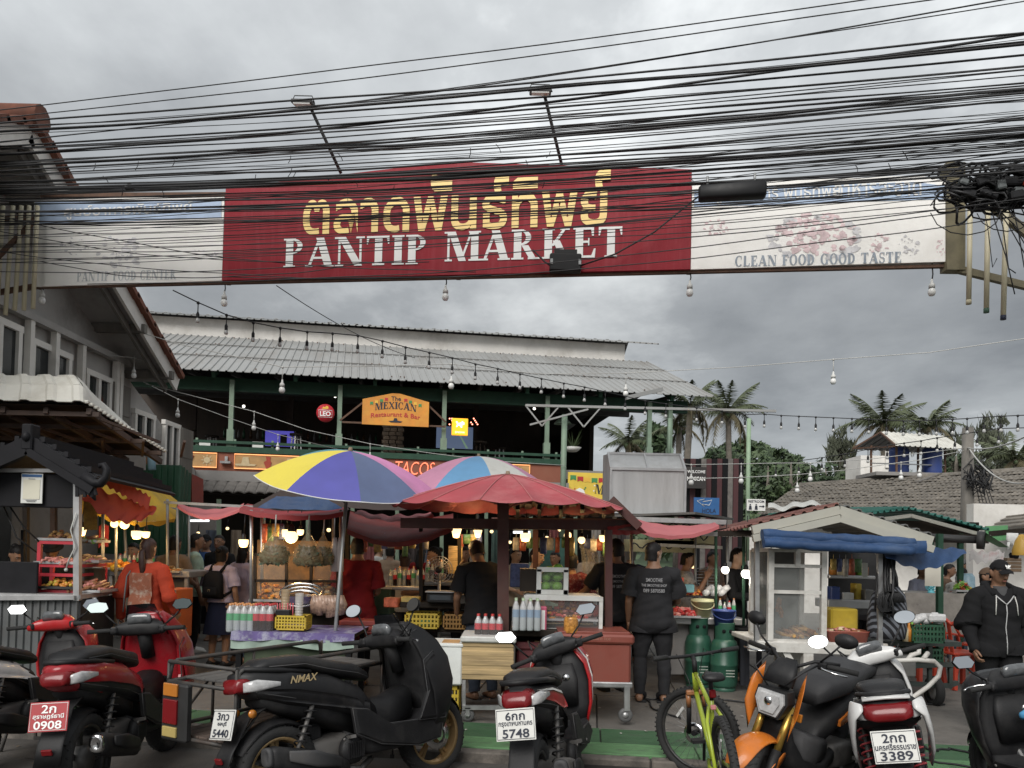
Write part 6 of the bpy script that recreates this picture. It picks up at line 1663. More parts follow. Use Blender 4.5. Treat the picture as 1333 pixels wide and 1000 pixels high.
# ---------------------------------------------------------------- 6 white-gabled food cart
wp=M('cart_white_paint',(.50,.49,.46),.5,var=.1,scale=5,dirt=.6,dirtcol=(.20,.16,.12),dscale=6)
cream_f=M('cream_fascia',(.36,.355,.31),.55,var=.08,scale=3,dirt=.4,dirtcol=(.25,.22,.17),dscale=3)
k=T0('gabled_cart','white painted food cart with cream gable roof and glass cabinet','food cart',1060,8.4)
DF=7.7
g0,g1,g2=P(979,690,DF),P(1092,664,DF),P(1213,704,DF)
for a,b in((g0,g1),(g1,g2)):
 for dz,hh,yy in((.0,.10,0),(-.105,.085,-.025)):
  wpart('fascia',MB().bar(a+Vector((0,yy,dz*.82)),b+Vector((0,yy,dz*.82)),.05,hh*.85),cream_f,k)
 m=MB();bk=Vector((.15,2.2,-.0));corrugated(m,a+Vector((0,0,.06)),b+Vector((0,0,.06)),b+bk+Vector((0,0,.06)),a+bk+Vector((0,0,.06)),8,.02)
 wpart('roof_sheet',m,M('rusty_red_sheet',(.20,.085,.07),.7,var=.3,scale=3,dirt=.5)if a is g0 else tin,k)
m=MB();corrugated(m,P(935,694,8.4),P(980,684,DF+.1),P(1090,659,DF+.3),P(1040,660,9.6),10,.02);wpart('side_roof',m,M('rusty_red_sheet'),k)
m=MB();r=random.Random(2);m.grid(lambda u,v:P(1000+95*u,661-6*v+3*math.sin(u*9)-2*math.sin(u*23),8.6+.8*v),30,6)
tag(solo('white_roof_cover',m,M('white_dotted_cover',(.50,.50,.47),.7,var=.15,scale=14,dirt=.4,dirtcol=(.2,.2,.2),dscale=12),'crumpled white dotted sheet lying on the cart roof ridge','cover'))
for px,d in((985,7.9),(1145,7.8),(992,9.6),(1150,9.6)):post(px,690,840,d,.045,steel,k)
hbar(936,695,8.3,984,694,8.0,.06,.06,dark_wood,k,'side_beam');hbar(980,700,7.85,1212,708,7.85,.05,.06,dark_wood,k,'tie_beam')
zd=P(1050,838,7.9).z
a,b=P(986,838,7.85),P(1155,843,7.85)
wpart('deck',MB().box(((a.x+b.x)/2,8.3,zd),(b.x-a.x,.95,.05),None,.008),wp,k)
wpart('front_rail',MB().bar((a.x-.1,7.82,zd-.03),(b.x,7.82,zd-.05),.05,.09),wp,k)
for px,d in((1050,7.85),(1012,8.7),(1154,8.7)):post(px,843,890,d,.10 if px==1050 else.06,wp,k)
wpart('brace',MB().bar(P(1018,842,7.84),P(1034,868,7.84),.04,.06),wp,k)
wbox('side_panel',1012,846,1046,888,8.4,.03,wp,k);wbox('skid',1034,880,1085,889,7.9,.6,wp,k)
xa,xb=P(1003,760,7.85).x,P(1072,760,7.85).x;zb_,zm_,zn_,zt_=zd+.03,P(1040,771,7.85).z,P(1040,737,7.85).z,P(1040,717,7.85).z
m=MB()
for x in(xa,xb):m.bar((x,7.85,zb_),(x,7.85,zt_),.055);m.bar((x,8.45,zb_),(x,8.45,zt_),.05)
for z in(zb_,zm_,zn_,zt_):m.bar((xa,7.855,z),(xb,7.855,z),.035,.035)
for x in(xa,xb):
 for z in(zb_,zt_):m.bar((x,7.87,z),(x,8.43,z),.04)
m.bar(((xa+xb)/2,7.85,zn_),((xa+xb)/2,7.85,zt_),.05)
cab_=wpart('cabinet_frame',m,wp,k)
dirty_glass=M('greasy_glass',(.30,.31,.30),.15,alpha=.22,var=.3,scale=4,spec=.3)
for z0_,z1_ in((zb_,zm_),(zm_,zn_)):wpart('glass_pane',MB().box(((xa+xb)/2,7.86,(z0_+z1_)/2),(xb-xa-.06,.005,z1_-z0_-.04)),dirty_glass,k)
wpart('glass_pane',MB().box((xa,8.15,(zb_+zt_)/2),(.005,.5,zt_-zb_-.05)),dirty_glass,k)
wpart('cabinet_back',MB().box(((xa+xb)/2,8.47,(zb_+zt_)/2),(xb-xa,.02,zt_-zb_)),M('cabinet_grey',(.10,.105,.10),.6,var=.2),k)
tray('heap of brown fried chicken in the white cart cabinet',1040,830,8.1,.46,.34,'stick',[f_brown,f_brown,f_gold],60,.10,.045,91)
m=MB();r=random.Random(7)
for i in range(12):q=P(1015+r.uniform(-3,4),778+i*1.8,8.05);m.tube([q,q+Vector((r.uniform(-.02,.02),0,-.05))],[.012,.02],6)
solo('hanging_chicken',m,f_brown,'strips of roast meat hanging in the left of the white cart cabinet','meat')
o=thing('red_tray','brick red plastic tub of small food on the cart deck','tub',P(1106,838,7.85));w=.46
part('tub',MB().loft([((0,.15,0),(.20,0,0),(0,.13,0),6),((0,.15,.12),(.23,0,0),(0,.15,0),6),((0,.15,.125),(.235,0,0),(0,.155,0),6),((0,.15,.10),(.215,0,0),(0,.14,0),6)],24),M('brick_plastic',(.26,.07,.05),.5,var=.15,dirt=.3),o)
pile(o,Vector(o.location)+Vector((0,.15,.10)),.18,.12,.05,50,'box',[f_pink,f_brown,f_cream],92,size=.022)
for px,py0,py1,d,nm,lab,mt in((1100,808,822,8.2,'yellow_tub','yellow plastic tub on the cart behind the red tub',ybox),):
 o,w,h=tbox(nm,lab,'tub',px-18,793,px+18,823,d,.3,mt,bev=.02)
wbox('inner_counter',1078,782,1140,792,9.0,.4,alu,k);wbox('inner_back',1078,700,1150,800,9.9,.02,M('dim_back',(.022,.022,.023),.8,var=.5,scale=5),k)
for px0,py0,px1,py1,d,mt,nm,lab in((1082,764,1094,782,9.1,blue_tank,'storage_box','blue box at the left of the inner cart counter'),(1097,772,1112,782,9.1,white_paint,'storage_box','low white box in the middle of the inner cart counter'),(1114,760,1122,782,9.2,ybox,'storage_box','upright yellow pack on the inner cart counter'),(1126,768,1138,782,9.1,tin,'storage_box','grey tin at the right of the inner cart counter'),(1090,738,1100,750,9.3,f_cream,'storage_box','small cream carton on the cart back shelf'),(1104,740,1114,750,9.3,red_tarp,'storage_box','small red carton on the cart back shelf')):
 tbox(nm,lab,'box',px0,py0,px1,py1,d,.16,mt)
wbox('back_shelf',1080,750,1140,753,9.25,.3,alu,k)
for i,px in enumerate((1084,1118,1126)):solo('glass_jar',MB().lathe([(.001,0),(.04,0),(.042,.10),(.03,.12),(.03,.14),(.001,.14)],12,P(px,750,9.35)),[f_orange,f_green,f_brown][i],['orange','green','brown'][i]+' filled jar on the cart back shelf','jar')
for px0,py0,px1,py1,d,mt,lab in((1122,733,1130,752,8.6,'paper_white','small white paper slip hanging inside the white cart'),(1204,738,1225,763,8.7,'paper_cream','square cream paper notice hung at the green post'),(1199,718,1213,737,10.2,'paper_white','white printed notice under the blue tarp corner')):
 o,w,h=tbox('paper_notice',lab,'notice',px0,py0,px1,py1,d,.006,M(mt,(.55,.52,.45),.7,var=.05),bev=.001,pname='sheet')
 if d>10:
  for i in range(3):part('print_line',MB().box((0,-.006,h*(.25+i*.25)),(w*.7,.002,h*.12)),red_ink,o)
solo('spot_lamp',MB().lathe([(.001,.10),(.05,.10),(.07,.02),(.08,-.03),(.07,-.035)],14,P(1128,716,8.1)),alu,'dull metal clamp lamp under the cart roof','lamp')
wpart('hose',MB().tube([P(1134,716,7.9),P(1142,722,7.9),P(1144,745,7.9),P(1142,768,7.9)],.010,6),cord_white,k)
m=MB()
for(x0_,y0_,x1_,y1_,d0,d1,rr_)in((992,696,1190,707,7.6,7.6,.055),(994,707,1188,717,7.57,7.57,.050)):
 a,b=P(x0_,y0_,d0),P(x1_,y1_,d1)
 m.tube([a.lerp(b,i/24)+Vector((0,.006*noise.noise(Vector((i*.5,x0_,0))),.012*noise.noise(Vector((i*.31,d0,3)))))for i in range(25)],[rr_*(1+.25*noise.noise(Vector((i*.4,y0_,1))))for i in range(25)],10)
solo('rolled_tarp',m,blue_tarp,'rolled blue tarpaulin tied under the cream gable','tarpaulin')
a,b,c_,d_=P(1150,713,7.6),P(1248,712,8.4),P(1205,738,7.5),P(1170,726,7.5)
m=MB();m.grid(lambda u,v:P(1146,712,7.7).lerp(P(1250,711,8.3),u)+Vector((0,-.12*v,-.02-.21*v*math.sin(PI*(.12+.80*u))+.012*math.sin(u*30+v*5))),36,10)
solo('blue_tarp',m,blue_tarp,'blue tarpaulin corner sagging at the right of the white cart','tarpaulin')
m=MB();m.grid(lambda u,v:P(994,694,7.56).lerp(P(1206,704,7.56),u)+Vector((0,-.015*math.sin(v*PI),-.125*v+.012*noise.noise(Vector((u*14,v*3,2)))-.02*math.sin(u*PI))),50,8)
solo('blue_tarp',m,blue_tarp,'flat band of blue tarpaulin tied along the cream gable','tarpaulin')
solo('cobweb_bundle',MB().sphere(P(1028,708,7.8),(.11,.05,.03),14,8),M('dusty_plastic',(.20,.20,.18),.8,var=.4,scale=20,bump=.8),'dusty plastic bundle tucked under the rolled blue tarp','bundle')
m=MB();r=random.Random(14)
o=T0('hose_bundle','thick bundle of black hoses hanging from the cart roof','hoses',1155,7.9,P(1155,805,7.8).z)
for i in range(16):
 px=1150+r.uniform(-6,16);a=P(px,716,7.85);b=P(px+r.uniform(-8,6),770+r.uniform(-10,36),7.75+r.uniform(-.1,.1))
 m=MB().tube([a.lerp(b,t)+Vector((r.uniform(-.012,.012),r.uniform(-.02,.02),0))for t in(0,.25,.5,.75,1)],r.choice((.010,.014)),5)
 wpart('hose',m,black_cable,o)
for i in range(7):wpart('hose_loop',MB().tube([P(1150+i*2,780,7.75)+Vector((.09*math.cos(t),-.05,.11*math.sin(t)-.03))for t in[k_*.6 for k_ in range(10)]],.010,5),black_cable,o)
stripe=bpy.data.materials.new('striped_cloth');stripe.use_nodes=True
_t=stripe.node_tree;_b=_t.nodes['Principled BSDF'];_b.inputs['Roughness'].default_value=.9
_tc=_t.nodes.new('ShaderNodeTexCoord');_w=_t.nodes.new('ShaderNodeTexWave');_w.inputs['Scale'].default_value=8;_w.inputs['Distortion'].default_value=3;_w.inputs['Detail'].default_value=1;_w.inputs['Detail Scale'].default_value=.7;_w.wave_type='BANDS';_w.bands_direction='DIAGONAL'
_r=_t.nodes.new('ShaderNodeValToRGB');_r.color_ramp.elements[0].position=.5;_r.color_ramp.elements[0].color=(.010,.010,.013,1);_r.color_ramp.elements[1].position=.62;_r.color_ramp.elements[1].color=(.12,.13,.15,1)
_t.links.new(_tc.outputs['Object'],_w.inputs['Vector']);_t.links.new(_w.outputs['Fac'],_r.inputs[0]);_t.links.new(_r.outputs[0],_b.inputs['Base Color'])
c_=P(1156,798,7.9)
m=MB();m.loft([(c_+Vector((.0,0,.30)),(.08,0,0),(0,.07,0)),(c_+Vector((0,0,.18)),(.16,0,0),(0,.12,0)),(c_+Vector((.0,0,.0)),(.19,0,0),(0,.14,0)),(c_+Vector((-.01,0,-.16)),(.20,0,0),(0,.14,0)),(c_+Vector((-.01,0,-.26)),(.18,0,0),(0,.13,0))],24)
m.v=[tuple(Vector(v)*1+Vector((.02*noise.noise(Vector(v)*11),.02*noise.noise(Vector(v)*9+Vector((5,0,0))),0)))for v in m.v]
solo('striped_cloth',m,stripe,'black and white striped cloth bundled over the cart corner under the hoses','cloth')
k=T0('trailer_cart','dark green flat trailer with curved white tow bar beside the white cart','trailer',1195,8.4)
gy=M('dark_frame_paint',(.035,.045,.04),.6,var=.3,dirt=.4)
a,b=P(1130,838,7.9),P(1252,839,8.5)
wpart('deck',MB().sheet([a,b,b+Vector((0,.7,0)),a+Vector((0,.9,0))],.05),gy,k)
for p0,p1 in(((1155,843,8.0),(1155,890,8.0)),((1210,842,8.3),(1210,893,8.3)),((1237,862,8.4),(1237,892,8.4))):hbar(*p0,*p1,.04,.04,gy,k,'upright')
for p0,p1 in(((1150,888,8.0),(1238,893,8.4)),((1155,868,8.02),(1240,865,8.4)),((1232,893,8.4),(1245,889,8.5))):hbar(*p0,*p1,.04,.05,gy,k,'rail')
wpart('tow_bar',MB().tube([P(1150,861,7.75),P(1195,859,7.7),P(1216,861,7.7),P(1224,868,7.7),P(1222,880,7.7),P(1208,894,7.68),P(1188,908,7.66),P(1176,909,7.66)],.024,8).tube([P(1196,840,7.75),P(1196,850,7.74),P(1186,853,7.73),P(1180,861,7.72)],.024,8).tube([P(1208,850,7.74),P(1202,858,7.7)],.024,8),wp,k)
w_=node('wheel',k,P(1216,900,8.35)-Vector(k.location));
tyre_m=M('tyre_rubber',(.018,.018,.018),.85,var=.3,bump=.4)
part('tyre',MB().lathe([(.10,-.035),(.15,-.04),(.165,-.02),(.165,.02),(.15,.04),(.10,.035)],24,(0,0,0),'X'),tyre_m,w_);part('rim',MB().lathe([(.001,-.02),(.05,-.03),(.10,-.02),(.10,.02),(.05,.03),(.001,.02)],18,(0,0,0),'X'),steel,w_)
solo('grey_basket',MB().box(P(1172,866,8.1),(.24,.2,.22),None,.015),M('grey_basket_metal',(.13,.13,.125),.6,var=.3,dirt=.4),'grey metal box hung under the trailer deck','box')
gcr=M('green_crate_plastic',(.018,.065,.035),.5,var=.2)
crate('dark green crate on the trailer deck filled with white plastic bags',1188,814,1230,837,7.95,.36,gcr,3,9)
m=MB();r=random.Random(9)
for i in range(7):q=P(1190+i*5,812-(i%3)*2,8.05);m.loft([(q,(.04,0,0),(0,.04,0)),(q+Vector((.01,0,.04)),(.06,0,0),(0,.06,0)),(q+Vector((.02,.01,.07+r.uniform(0,.03))),(.03,0,0),(0,.03,0))],8)
m.box(P(1215,804,8.05),(.20,.16,.08),.2,.02)
solo('white_bags',m,M('white_bag_plastic',(.50,.50,.50),.4,var=.1,bump=.4),'white plastic bags and foam boxes in the dark green crate','bags')
crate('second dark green crate under the trailer deck',1190,845,1228,868,8.35,.36,gcr,3,9)
for i,(px,mt)in enumerate(((1179,f_cream),(1183,f_orange),(1187,f_green))):
 solo('sauce_bottle',MB().lathe([(.001,0),(.03,0),(.03,.12),(.012,.16),(.012,.20),(.001,.20)],10,P(px,835,8.0)),mt,['cream sauce bottle','orange sauce bottle','green sauce bottle'][i]+' on the trailer beside the green crate','bottle')
 # ---------------------------------------------------------------- 7 teal roofed stall and dining corner
k=T0('teal_stall','stall with teal ribbed roof behind the white cart','stall',1200,11.0)
a,b,c_=P(1105,672,10.6),P(1185,662,10.6),P(1288,690,10.6)
for p0,p1,n_ in((a,b,10),(b,c_,12)):
 m=MB();bk=Vector((-.3,2.6,.0));corrugated(m,p0,p1,p1+bk+Vector((0,0,.12)),p0+bk+Vector((0,0,.12)),n_,.03);wpart('roof',m,teal_sheet,k)
 wpart('fascia',MB().bar(p0-Vector((0,.01,.10)),p1-Vector((0,.01,.10)),.04,.05),cream_f,k)
hbar(1110,698,10.6,1285,702,10.6,.08,.12,dark_wood,k);wbox('gable_board',1125,680,1275,697,10.75,.03,dark_wood,k)
for px,d in((1223,9.0),(1250,10.6),(1120,12.5),(1212,12)):post(px,695,862,d,.06,dark_green,k)
wpart('roller',MB().tube([P(1190,698,10.3),P(1272,703,9.9)],.05,10).tube([P(1272,703,9.9),P(1282,703.5,9.85)],.12,14),M('dark_roller',(.03,.03,.03),.6),k)
tarp('green_awning','bright green awning flap right of the teal stall',[(1284,694,9.8),(1314,713,9.5),(1300,712,10.4),(1272,698,10.6)],.0,M('green_canvas',(.13,.36,.17),.7,var=.15),seed=31,ripple=.002)
solo('green_board',MB().sheet([P(1283,685,12.0),P(1311,684,12.0),P(1311,703,12.0),P(1283,706,12.0)],.04),M('green_wall_paint',(.11,.30,.13),.7,var=.1),'flat green board behind the green awning flap','board')
solo('white_wall',MB().box((P(1320,760,12.6).x+.4,12.9,1.3),(1.9,.2,2.6)),white_wall,'white wall at the right edge behind the man in the cap','wall')
k=T0('tiled_canopy','small grey tiled canopy roof at the right edge over the white wall','canopy',1340,12.4)
a,b,c_,d_=P(1286,690,12.0),P(1400,680,12.0),P(1400,652,13.5),P(1330,662,13.5)
for j in range(6):
 for i in range(10):
  p=lambda u,v:a.lerp(b,u).lerp(d_.lerp(c_,u),v)
  u0,u1,v0,v1=i/10,(i+.95)/10,j/6,(j+1.2)/6
  wpart('roof_tile',MB().sheet([p(u0,v0)+Vector((0,0,.03)),p(u1,v0)+Vector((0,0,.03)),p(u1,min(v1,1.05)),p(u0,min(v1,1.05))],.02),mossy,k)
wpart('beam',MB().bar(a-Vector((0,0,.06)),b-Vector((0,0,.06)),.06,.08),dark_wood,k)
for px in(1390,):post(px,692,840,12.2,.08,white_paint,k)
m=MB().sphere(P(1320,716,12.0),(.10,.05,.12),12,8)
solo('white_gloves',MB().loft([(P(1318,710,11.8),(.06,0,0),(0,.03,0)),(P(1318,702,11.8),(.10,0,0),(0,.04,0)),(P(1318,694,11.8),(.09,0,0),(0,.03,0))],10).tube([P(1313,706,11.75),P(1312,716,11.75)],.02,6).tube([P(1320,707,11.75),P(1321,716,11.75)],.02,6),M('white_cotton',(.6,.6,.58),.8),'white cotton mop head hanging on the white wall','mop')
solo('yellow_cone_lamp',MB().lathe([(.10,-.15),(.105,-.10),(.07,.03),(.03,.10),(.001,.11)],18,P(1330,707,9.4)),M('mustard',(.50,.30,.05),.5,var=.1),'mustard yellow canopy lamp at the right edge','lamp')  # cone-shaped canopy lamp in plain mustard colour
o=thing('wooden_box','brown slatted wooden box on the white wall','box',P(1318,745,11.9))
for i in range(4):part('slat',MB().box((0,0,.03+i*.055),(.22,.10,.048),None,.005),M('brown_box_wood',(.13,.085,.05),.7,var=.3),o)
solo('black_pot',MB().lathe([(.001,0),(.06,0),(.07,.06),(.055,.09),(.001,.09)],14,P(1320,727,11.9)),near_black,'black pot on the brown slatted box','pot')
tarp('red_white_flag','crumpled white and red plastic sheet hanging behind the diners',[(1262,730,11.2),(1306,728,11.2),(1308,716,11.2),(1262,716,11.2)],.04,M('white_red_print',(.50,.48,.47),.6,var=.2,scale=6,dirt=.9,dirtcol=(.32,.03,.03),dscale=4),ripple=.04,cat='sheet',seed=8)
o=T0('dining_table','folding table under a creased grey plastic cloth in front of the diners','table',1222,10.6)
zt_=P(1222,772,10.4).z;a,b=P(1178,772,10.3),P(1260,772,10.3)
m=MB();m.grid(lambda u,v:Vector((a.x+(b.x-a.x)*u,10.3+.7*v,zt_)),8,4);m.grid(lambda u,v:Vector((a.x+(b.x-a.x)*u,10.3-.03*v+.012*math.sin(u*19)*v,zt_-.56*v)),30,6)
wpart('plastic_cloth',m,M('grey_plastic_cloth',(.20,.185,.165),.35,var=.25,scale=5,bump=.8,bscale=10),o)
for x in(a.x+.1,b.x-.1):wpart('leg',MB().bar((x,10.5,FZ),(x,10.5,zt_-.02),.04),steel,o)
o=thing('desk_fan','small turquoise fan on the grey table','fan',P(1212,772,10.35))
c_=Vector((0,0,.10));m=MB()
for r_ in(.075,.05,.025):m.tube([c_+Vector((r_*math.cos(t),0,r_*math.sin(t)))for t in[2*PI*i/18 for i in range(18)]],.008,5,closed=True)
for i in range(6):m.tube([c_,c_+Vector((.07*math.cos(i*1.047),0,.07*math.sin(i*1.047)))],.006,4)
part('guard',m,M('turquoise_plastic',(.10,.36,.42),.4),o);part('base',MB().lathe([(.001,0),(.05,0),(.04,.02),(.012,.03),(.012,.06)],12),M('turquoise_plastic'),o)
chair_red=M('orange_red_plastic',(.42,.05,.025),.4,var=.1)
def plastic_chair(label,px,d,yaw):
 o=thing('plastic_chair',label,'chair',PX(px,d,FZ),rad(yaw),'orange red plastic chairs')
 part('seat',MB().box((0,0,.43),(.42,.42,.03),None,.012),chair_red,o)
 for sx,sy in((-1,-1),(1,-1),(-1,1),(1,1)):part('leg',MB().bar((sx*.21,sy*.20,0),(sx*.17,sy*.17,.42),.055,.04),chair_red,o)
 for sx in(-1,1):part('arm',MB().tube([(sx*.20,-.16,.43),(sx*.23,-.15,.62),(sx*.23,.15,.66),(sx*.19,.22,.82)],.018,6),chair_red,o)
 for i in range(4):
  x=-.15+i*.10;part('back_slat',MB().bar((x,.19,.44),(x*1.05,.25,.80),.06,.012),chair_red,o)
 part('back_rail',MB().tube([(-.20,.23,.78),(-.12,.26,.84),(0,.265,.86),(.12,.26,.84),(.20,.23,.78)],.022,6),chair_red,o)
plastic_chair('orange red plastic chair beside the trailer crate, left of the grey table',1196,9.9,20);plastic_chair('orange red plastic chair between grey table and trailer',1248,9.5,95);plastic_chair('orange red plastic chair right of the grey table',1275,10.4,-60)
solo('plastic_jug',MB().lathe([(.001,0),(.08,0),(.09,.05),(.085,.22),(.05,.27),(.001,.27)],14,P(1260,772,10.6)),M('pale_blue_plastic',(.28,.42,.50),.4),'pale blue plastic jug on the diners table','jug')
tray('bunch of leafy greens and red peppers on the diners table',1252,770,10.5,.26,.2,'leafy',[f_green,f_yellow,f_red],70,.14,.05,95)
# ---------------------------------------------------------------- lamps
for args in((107,691,8.4,'warm lamp by the yellow banner at the kiosk corner',warm,1.2,2.2,.3,'trap'),(149,682,8.8,'round warm bulb left of a pair beside the pipe frame',warm,1.0,1.6,.25,'ball'),(162,683,9.0,'round warm bulb right of a pair beside the pipe frame',warm,1.25,2.0,.25,'ball'),(178,695,8.6,'wide warm lamp directly above the orange shirt woman',warm,1.3,3.0,.3,'cup'),(190,695,8.8,'narrow warm lamp right above the orange shirt woman',warm,1.0,1.5,.3,'cup'),(317,706,8.5,'warm lamp left of the hanging bags by the steel post',warm,1.2,2.5,.3,'cup'),(379,699,8.35,'biggest warm lamp between the hanging bags',warm,1.7,4.0,.25,'ball'),(373,693,8.6,'warm lamp overlapping the biggest one between the bags',warm,1.2,1.5,.25,'cup'),(391,692,8.7,'small warm lamp behind the right hanging bag',warm,.9,1.5,.25,'cup'),(520,702,9.2,'round warm bulb above the woman in the grey pinafore',warm,.85,2.0,.2,'ball'),(594,693,8.5,'wide flat warm lamp left of the bending man',warm,1.3,2.5,.2,'trap'),(622,694,8.7,'tapered warm lamp above the bending man',warm,1.1,2.5,.2,'trap'),(684,698,8.3,'warm lamp right of the red stall post',warm,1.3,3.0,.25,'cup'),(739,697,9.4,'dim warm lamp behind the red stall',warm,1.1,1.5,.2,'ball'),(757,703,9.0,'round warm bulb above the woman in red pattern',warm,1.0,2.2,.2,'ball'),(785,700,9.4,'tall warm lamp left of the man reaching',warm,1.1,1.5,.2,'cup')):
 lamp(*args)
for args in((944,742,9.0,'cool white bulb left of the young seller in black',coolw,1.1,2.5,.55),(971,747,8.6,'cool white bulb right of the young seller, hanging lowest',coolw,1.25,3.0,.65),(1003,745,8.9,'cool white bulb half behind the cart cabinet frame',coolw,.95,1.5,.5)):
 lamp(*args,'ball',(1,.92,.8))
def tubel(px0,px1,py,d,lab):
 a,b=P(px0,py,d),P(px1,py,d);o=thing('tube_lamp',lab,'tube lamp',(a+b)/2,group='lit tube lamps under the hall')
 part('tube',MB().tube([a-(a+b)/2,b-(a+b)/2],.016,8),tube_w,o);part('batten',MB().bar(a-(a+b)/2+Vector((0,0,.03)),b-(a+b)/2+Vector((0,0,.03)),.05,.03),white_paint,o)
tubel(172,186,679,11,'short tube lamp left under the orange awning');tubel(190,213,680,11,'longer tube lamp right under the orange awning');tubel(246,272,678,13,'tube lamp beyond the pink awning, left');tubel(275,286,681,14,'short bright tube lamp above the schoolgirl')
tubel(668,690,693,11,'tube lamp behind the red stall post');tubel(696,718,688,12,'tube lamp deeper behind the red stall')
# ---------------------------------------------------------------- things under the hall
r=random.Random(77)
cols=[(.10,.12,.16),(.20,.16,.12),(.05,.09,.08),(.16,.05,.05),(.28,.26,.24),(.06,.05,.05)]
lab_=['pale blue','tan','dark green','dull red','off-white','black']
for i,(px,d)in enumerate(((268,13.5),(300,13.8),(345,13.2),(473,13.5),(500,13.8),(533,13),(545,13.6),(612,13.4),(640,12.8),(715,12.6),(770,12.4),(800,13))):
 c=i%6
 a,b=P(px,690,d),P(px+r.uniform(10,18),690+r.uniform(28,60),d)
 m=MB();m.grid(lambda u,v:Vector((a.x+(b.x-a.x)*u,d+.04*math.sin(u*14+i),a.z+(b.z-a.z)*v)),10,4)
 solo('hanging_garment',m,cloth_(i,cols[c])if False else M('garment_%d'%c,cols[c],.9,var=.3,scale=6),'%s garment hanging in the dim hall, %s'%(lab_[c],['left of the schoolgirl','beside the lavender top','behind the bag stall','behind the red shirt','above the white shirt','beside the round bulb','left of the fan seller','behind the bending man','next to the red post','above the guava box','above the red blouse','between the two black shirts'][i]),'garment')
k=T0('hall_counter','long dim counter with goods under the hall','counter',560,14.0)
wbox('top',260,760,800,764,13.6,.8,tin,k);wbox('front',260,765,800,812,13.7,.03,near_black,k)
for px in range(285,800,58):post(px,650,800,13.2,.06,sage if px%2 else dark_wood,k)
for i,px in enumerate(range(300,790,35)):
 tray('dim food tray on the hall counter, number %s from the left'%['one','two','three','four','five','six','seven','eight','nine','ten','eleven','twelve','thirteen','fourteen','fifteen'][i],px,759,13.8,.36,.3,r.choice(['ball','box','leafy']),r.choice([[f_orange],[f_green,f_yellow],[f_red],[f_cream,f_pink]]),26,.12,.05,200+i)
solo('teal_screen',MB().sheet([P(694,752,12.0),P(738,752,12.0),P(736,700,12.0),P(698,704,12.0)],.02),M('teal_net',(.05,.13,.11),.8,var=.3),'dark teal curtain behind the woman in white pattern','curtain')
m=MB()
for i in range(5):m.grid(lambda u,v:P(758+i*9,708,9.7+.1*i).lerp(P(768+i*9,770,9.7+.1*i),v)+Vector(((u-.5)*.09+.01*math.sin(v*8+i),.02*math.sin(u*9),0)),6,8)
solo('plastic_curtain',m,M('clear_curtain',(.40,.40,.38),.25,alpha=.45,var=.2,bump=.6),'strips of clear plastic curtain left of the man reaching','curtain')
uf=3.62
def up_at(px,py,v):
 u=Bpx(px,v);q=HB(u,v,0);return Vector((q.x,q.y,P(px,py,q.y).z))
o=thing('wall_screen','dark television with green diagonal behind the yellow lit sign','screen',up_at(591,585,2.0),BYAW);w=1.0
part('frame',MB().box((0,0,.30),(w,.06,.62),None,.01),near_black,o);part('display',MB().box((0,-.034,.30),(w-.05,.004,.57)),glow('screen_blue',(.055,.075,.12),.6),o);part('bright_wedge',MB().add([(.0,-.038,.57),(.03,-.038,.57),(.36,-.038,.03),(.30,-.038,.03)],[(0,1,2,3)]),glow('screen_green',(.08,.13,.09),.7),o)
q=up_at(363,580,1.6);o=thing('blue_poster','violet blue lit poster on the upper floor','poster',q,BYAW);part('panel',MB().box((0,0,.17),(.68,.03,.38)),glow('violet_screen',(.05,.045,.26),.55),o);part('figure',MB().box((.1,-.02,.16),(.16,.01,.22),None,.004),near_black,o)
for px,py,w,h,lab in((266,578,.24,.16,'white paper menu stand on the upper rail, left one'),(335,579,.24,.13,'white paper menu stand on the upper rail, right one')):
 solo('menu_stand',MB().box(up_at(px,py,.3),(w,.03,h),BYAW),M('paper_white',(.55,.52,.45),.7,var=.05),lab,'menu')
for px,py in((315,529),(434,516),(710,541),(694,532)):
 q=up_at(px,py,1.2);solo('ceiling_bulb',MB().sphere(q,.035,8,6),coolw,'small lit bulb in the dark upper floor '+{315:'behind the first column',434:'above the round red sign',710:'at the green truss',694:'left of the green truss'}[px],'light bulb')
for i,px in enumerate((245,275,330,385,470,560,625,650,670)):
 q=up_at(px,583,1.5+(i%3));o=thing('bar_stool','dark stool on the upper floor %s'%['far left','under the first cord','behind the first column','right of the poster','behind the orange sign','left of the television','right of the television','before the dark pillar','by the dark pillar'][i],'stool',(q.x,q.y,uf))
 part('seat',MB().lathe([(.001,.72),(.17,.72),(.17,.77),(.001,.78)],12),dark_wood,o)
 for a in range(4):part('leg',MB().bar((.15*math.cos(a*1.57),.15*math.sin(a*1.57),0),(.10*math.cos(a*1.57),.10*math.sin(a*1.57),.72),.03),steel if i%2 else dark_wood,o)
o=thing('stone_column','square stone pillar under the orange house-shaped sign','pillar',up_at(510,600,1.0),BYAW)
for j in range(9):
 for i in range(3):part('stone',MB().box(((i-1)*.17+(j%2)*.03,0,.05+j*.10),(.155,.2,.09),None,.012),M('pillar_stone',(.13,.10,.075),.9,var=.35),o)
for px,py,lab in((735,548,'a'),(728,548,'b')):
 q=up_at(px,py,.9);solo('pendant_shade',MB().lathe([(.16,-.08),(.10,.0),(.03,.06),(.001,.07)],14,q),sage,'sage enamel pendant shade at the truss, %s one'%('right' if px>730 else 'left'),'lamp')
o=thing('potted_plant','spiky plant in a white bowl on the upper rail','plant',up_at(745,588,.2));part('bowl',MB().lathe([(.001,0),(.12,0),(.22,.10),(.20,.10),(.10,.02)],16),white_paint,o)
m=MB()
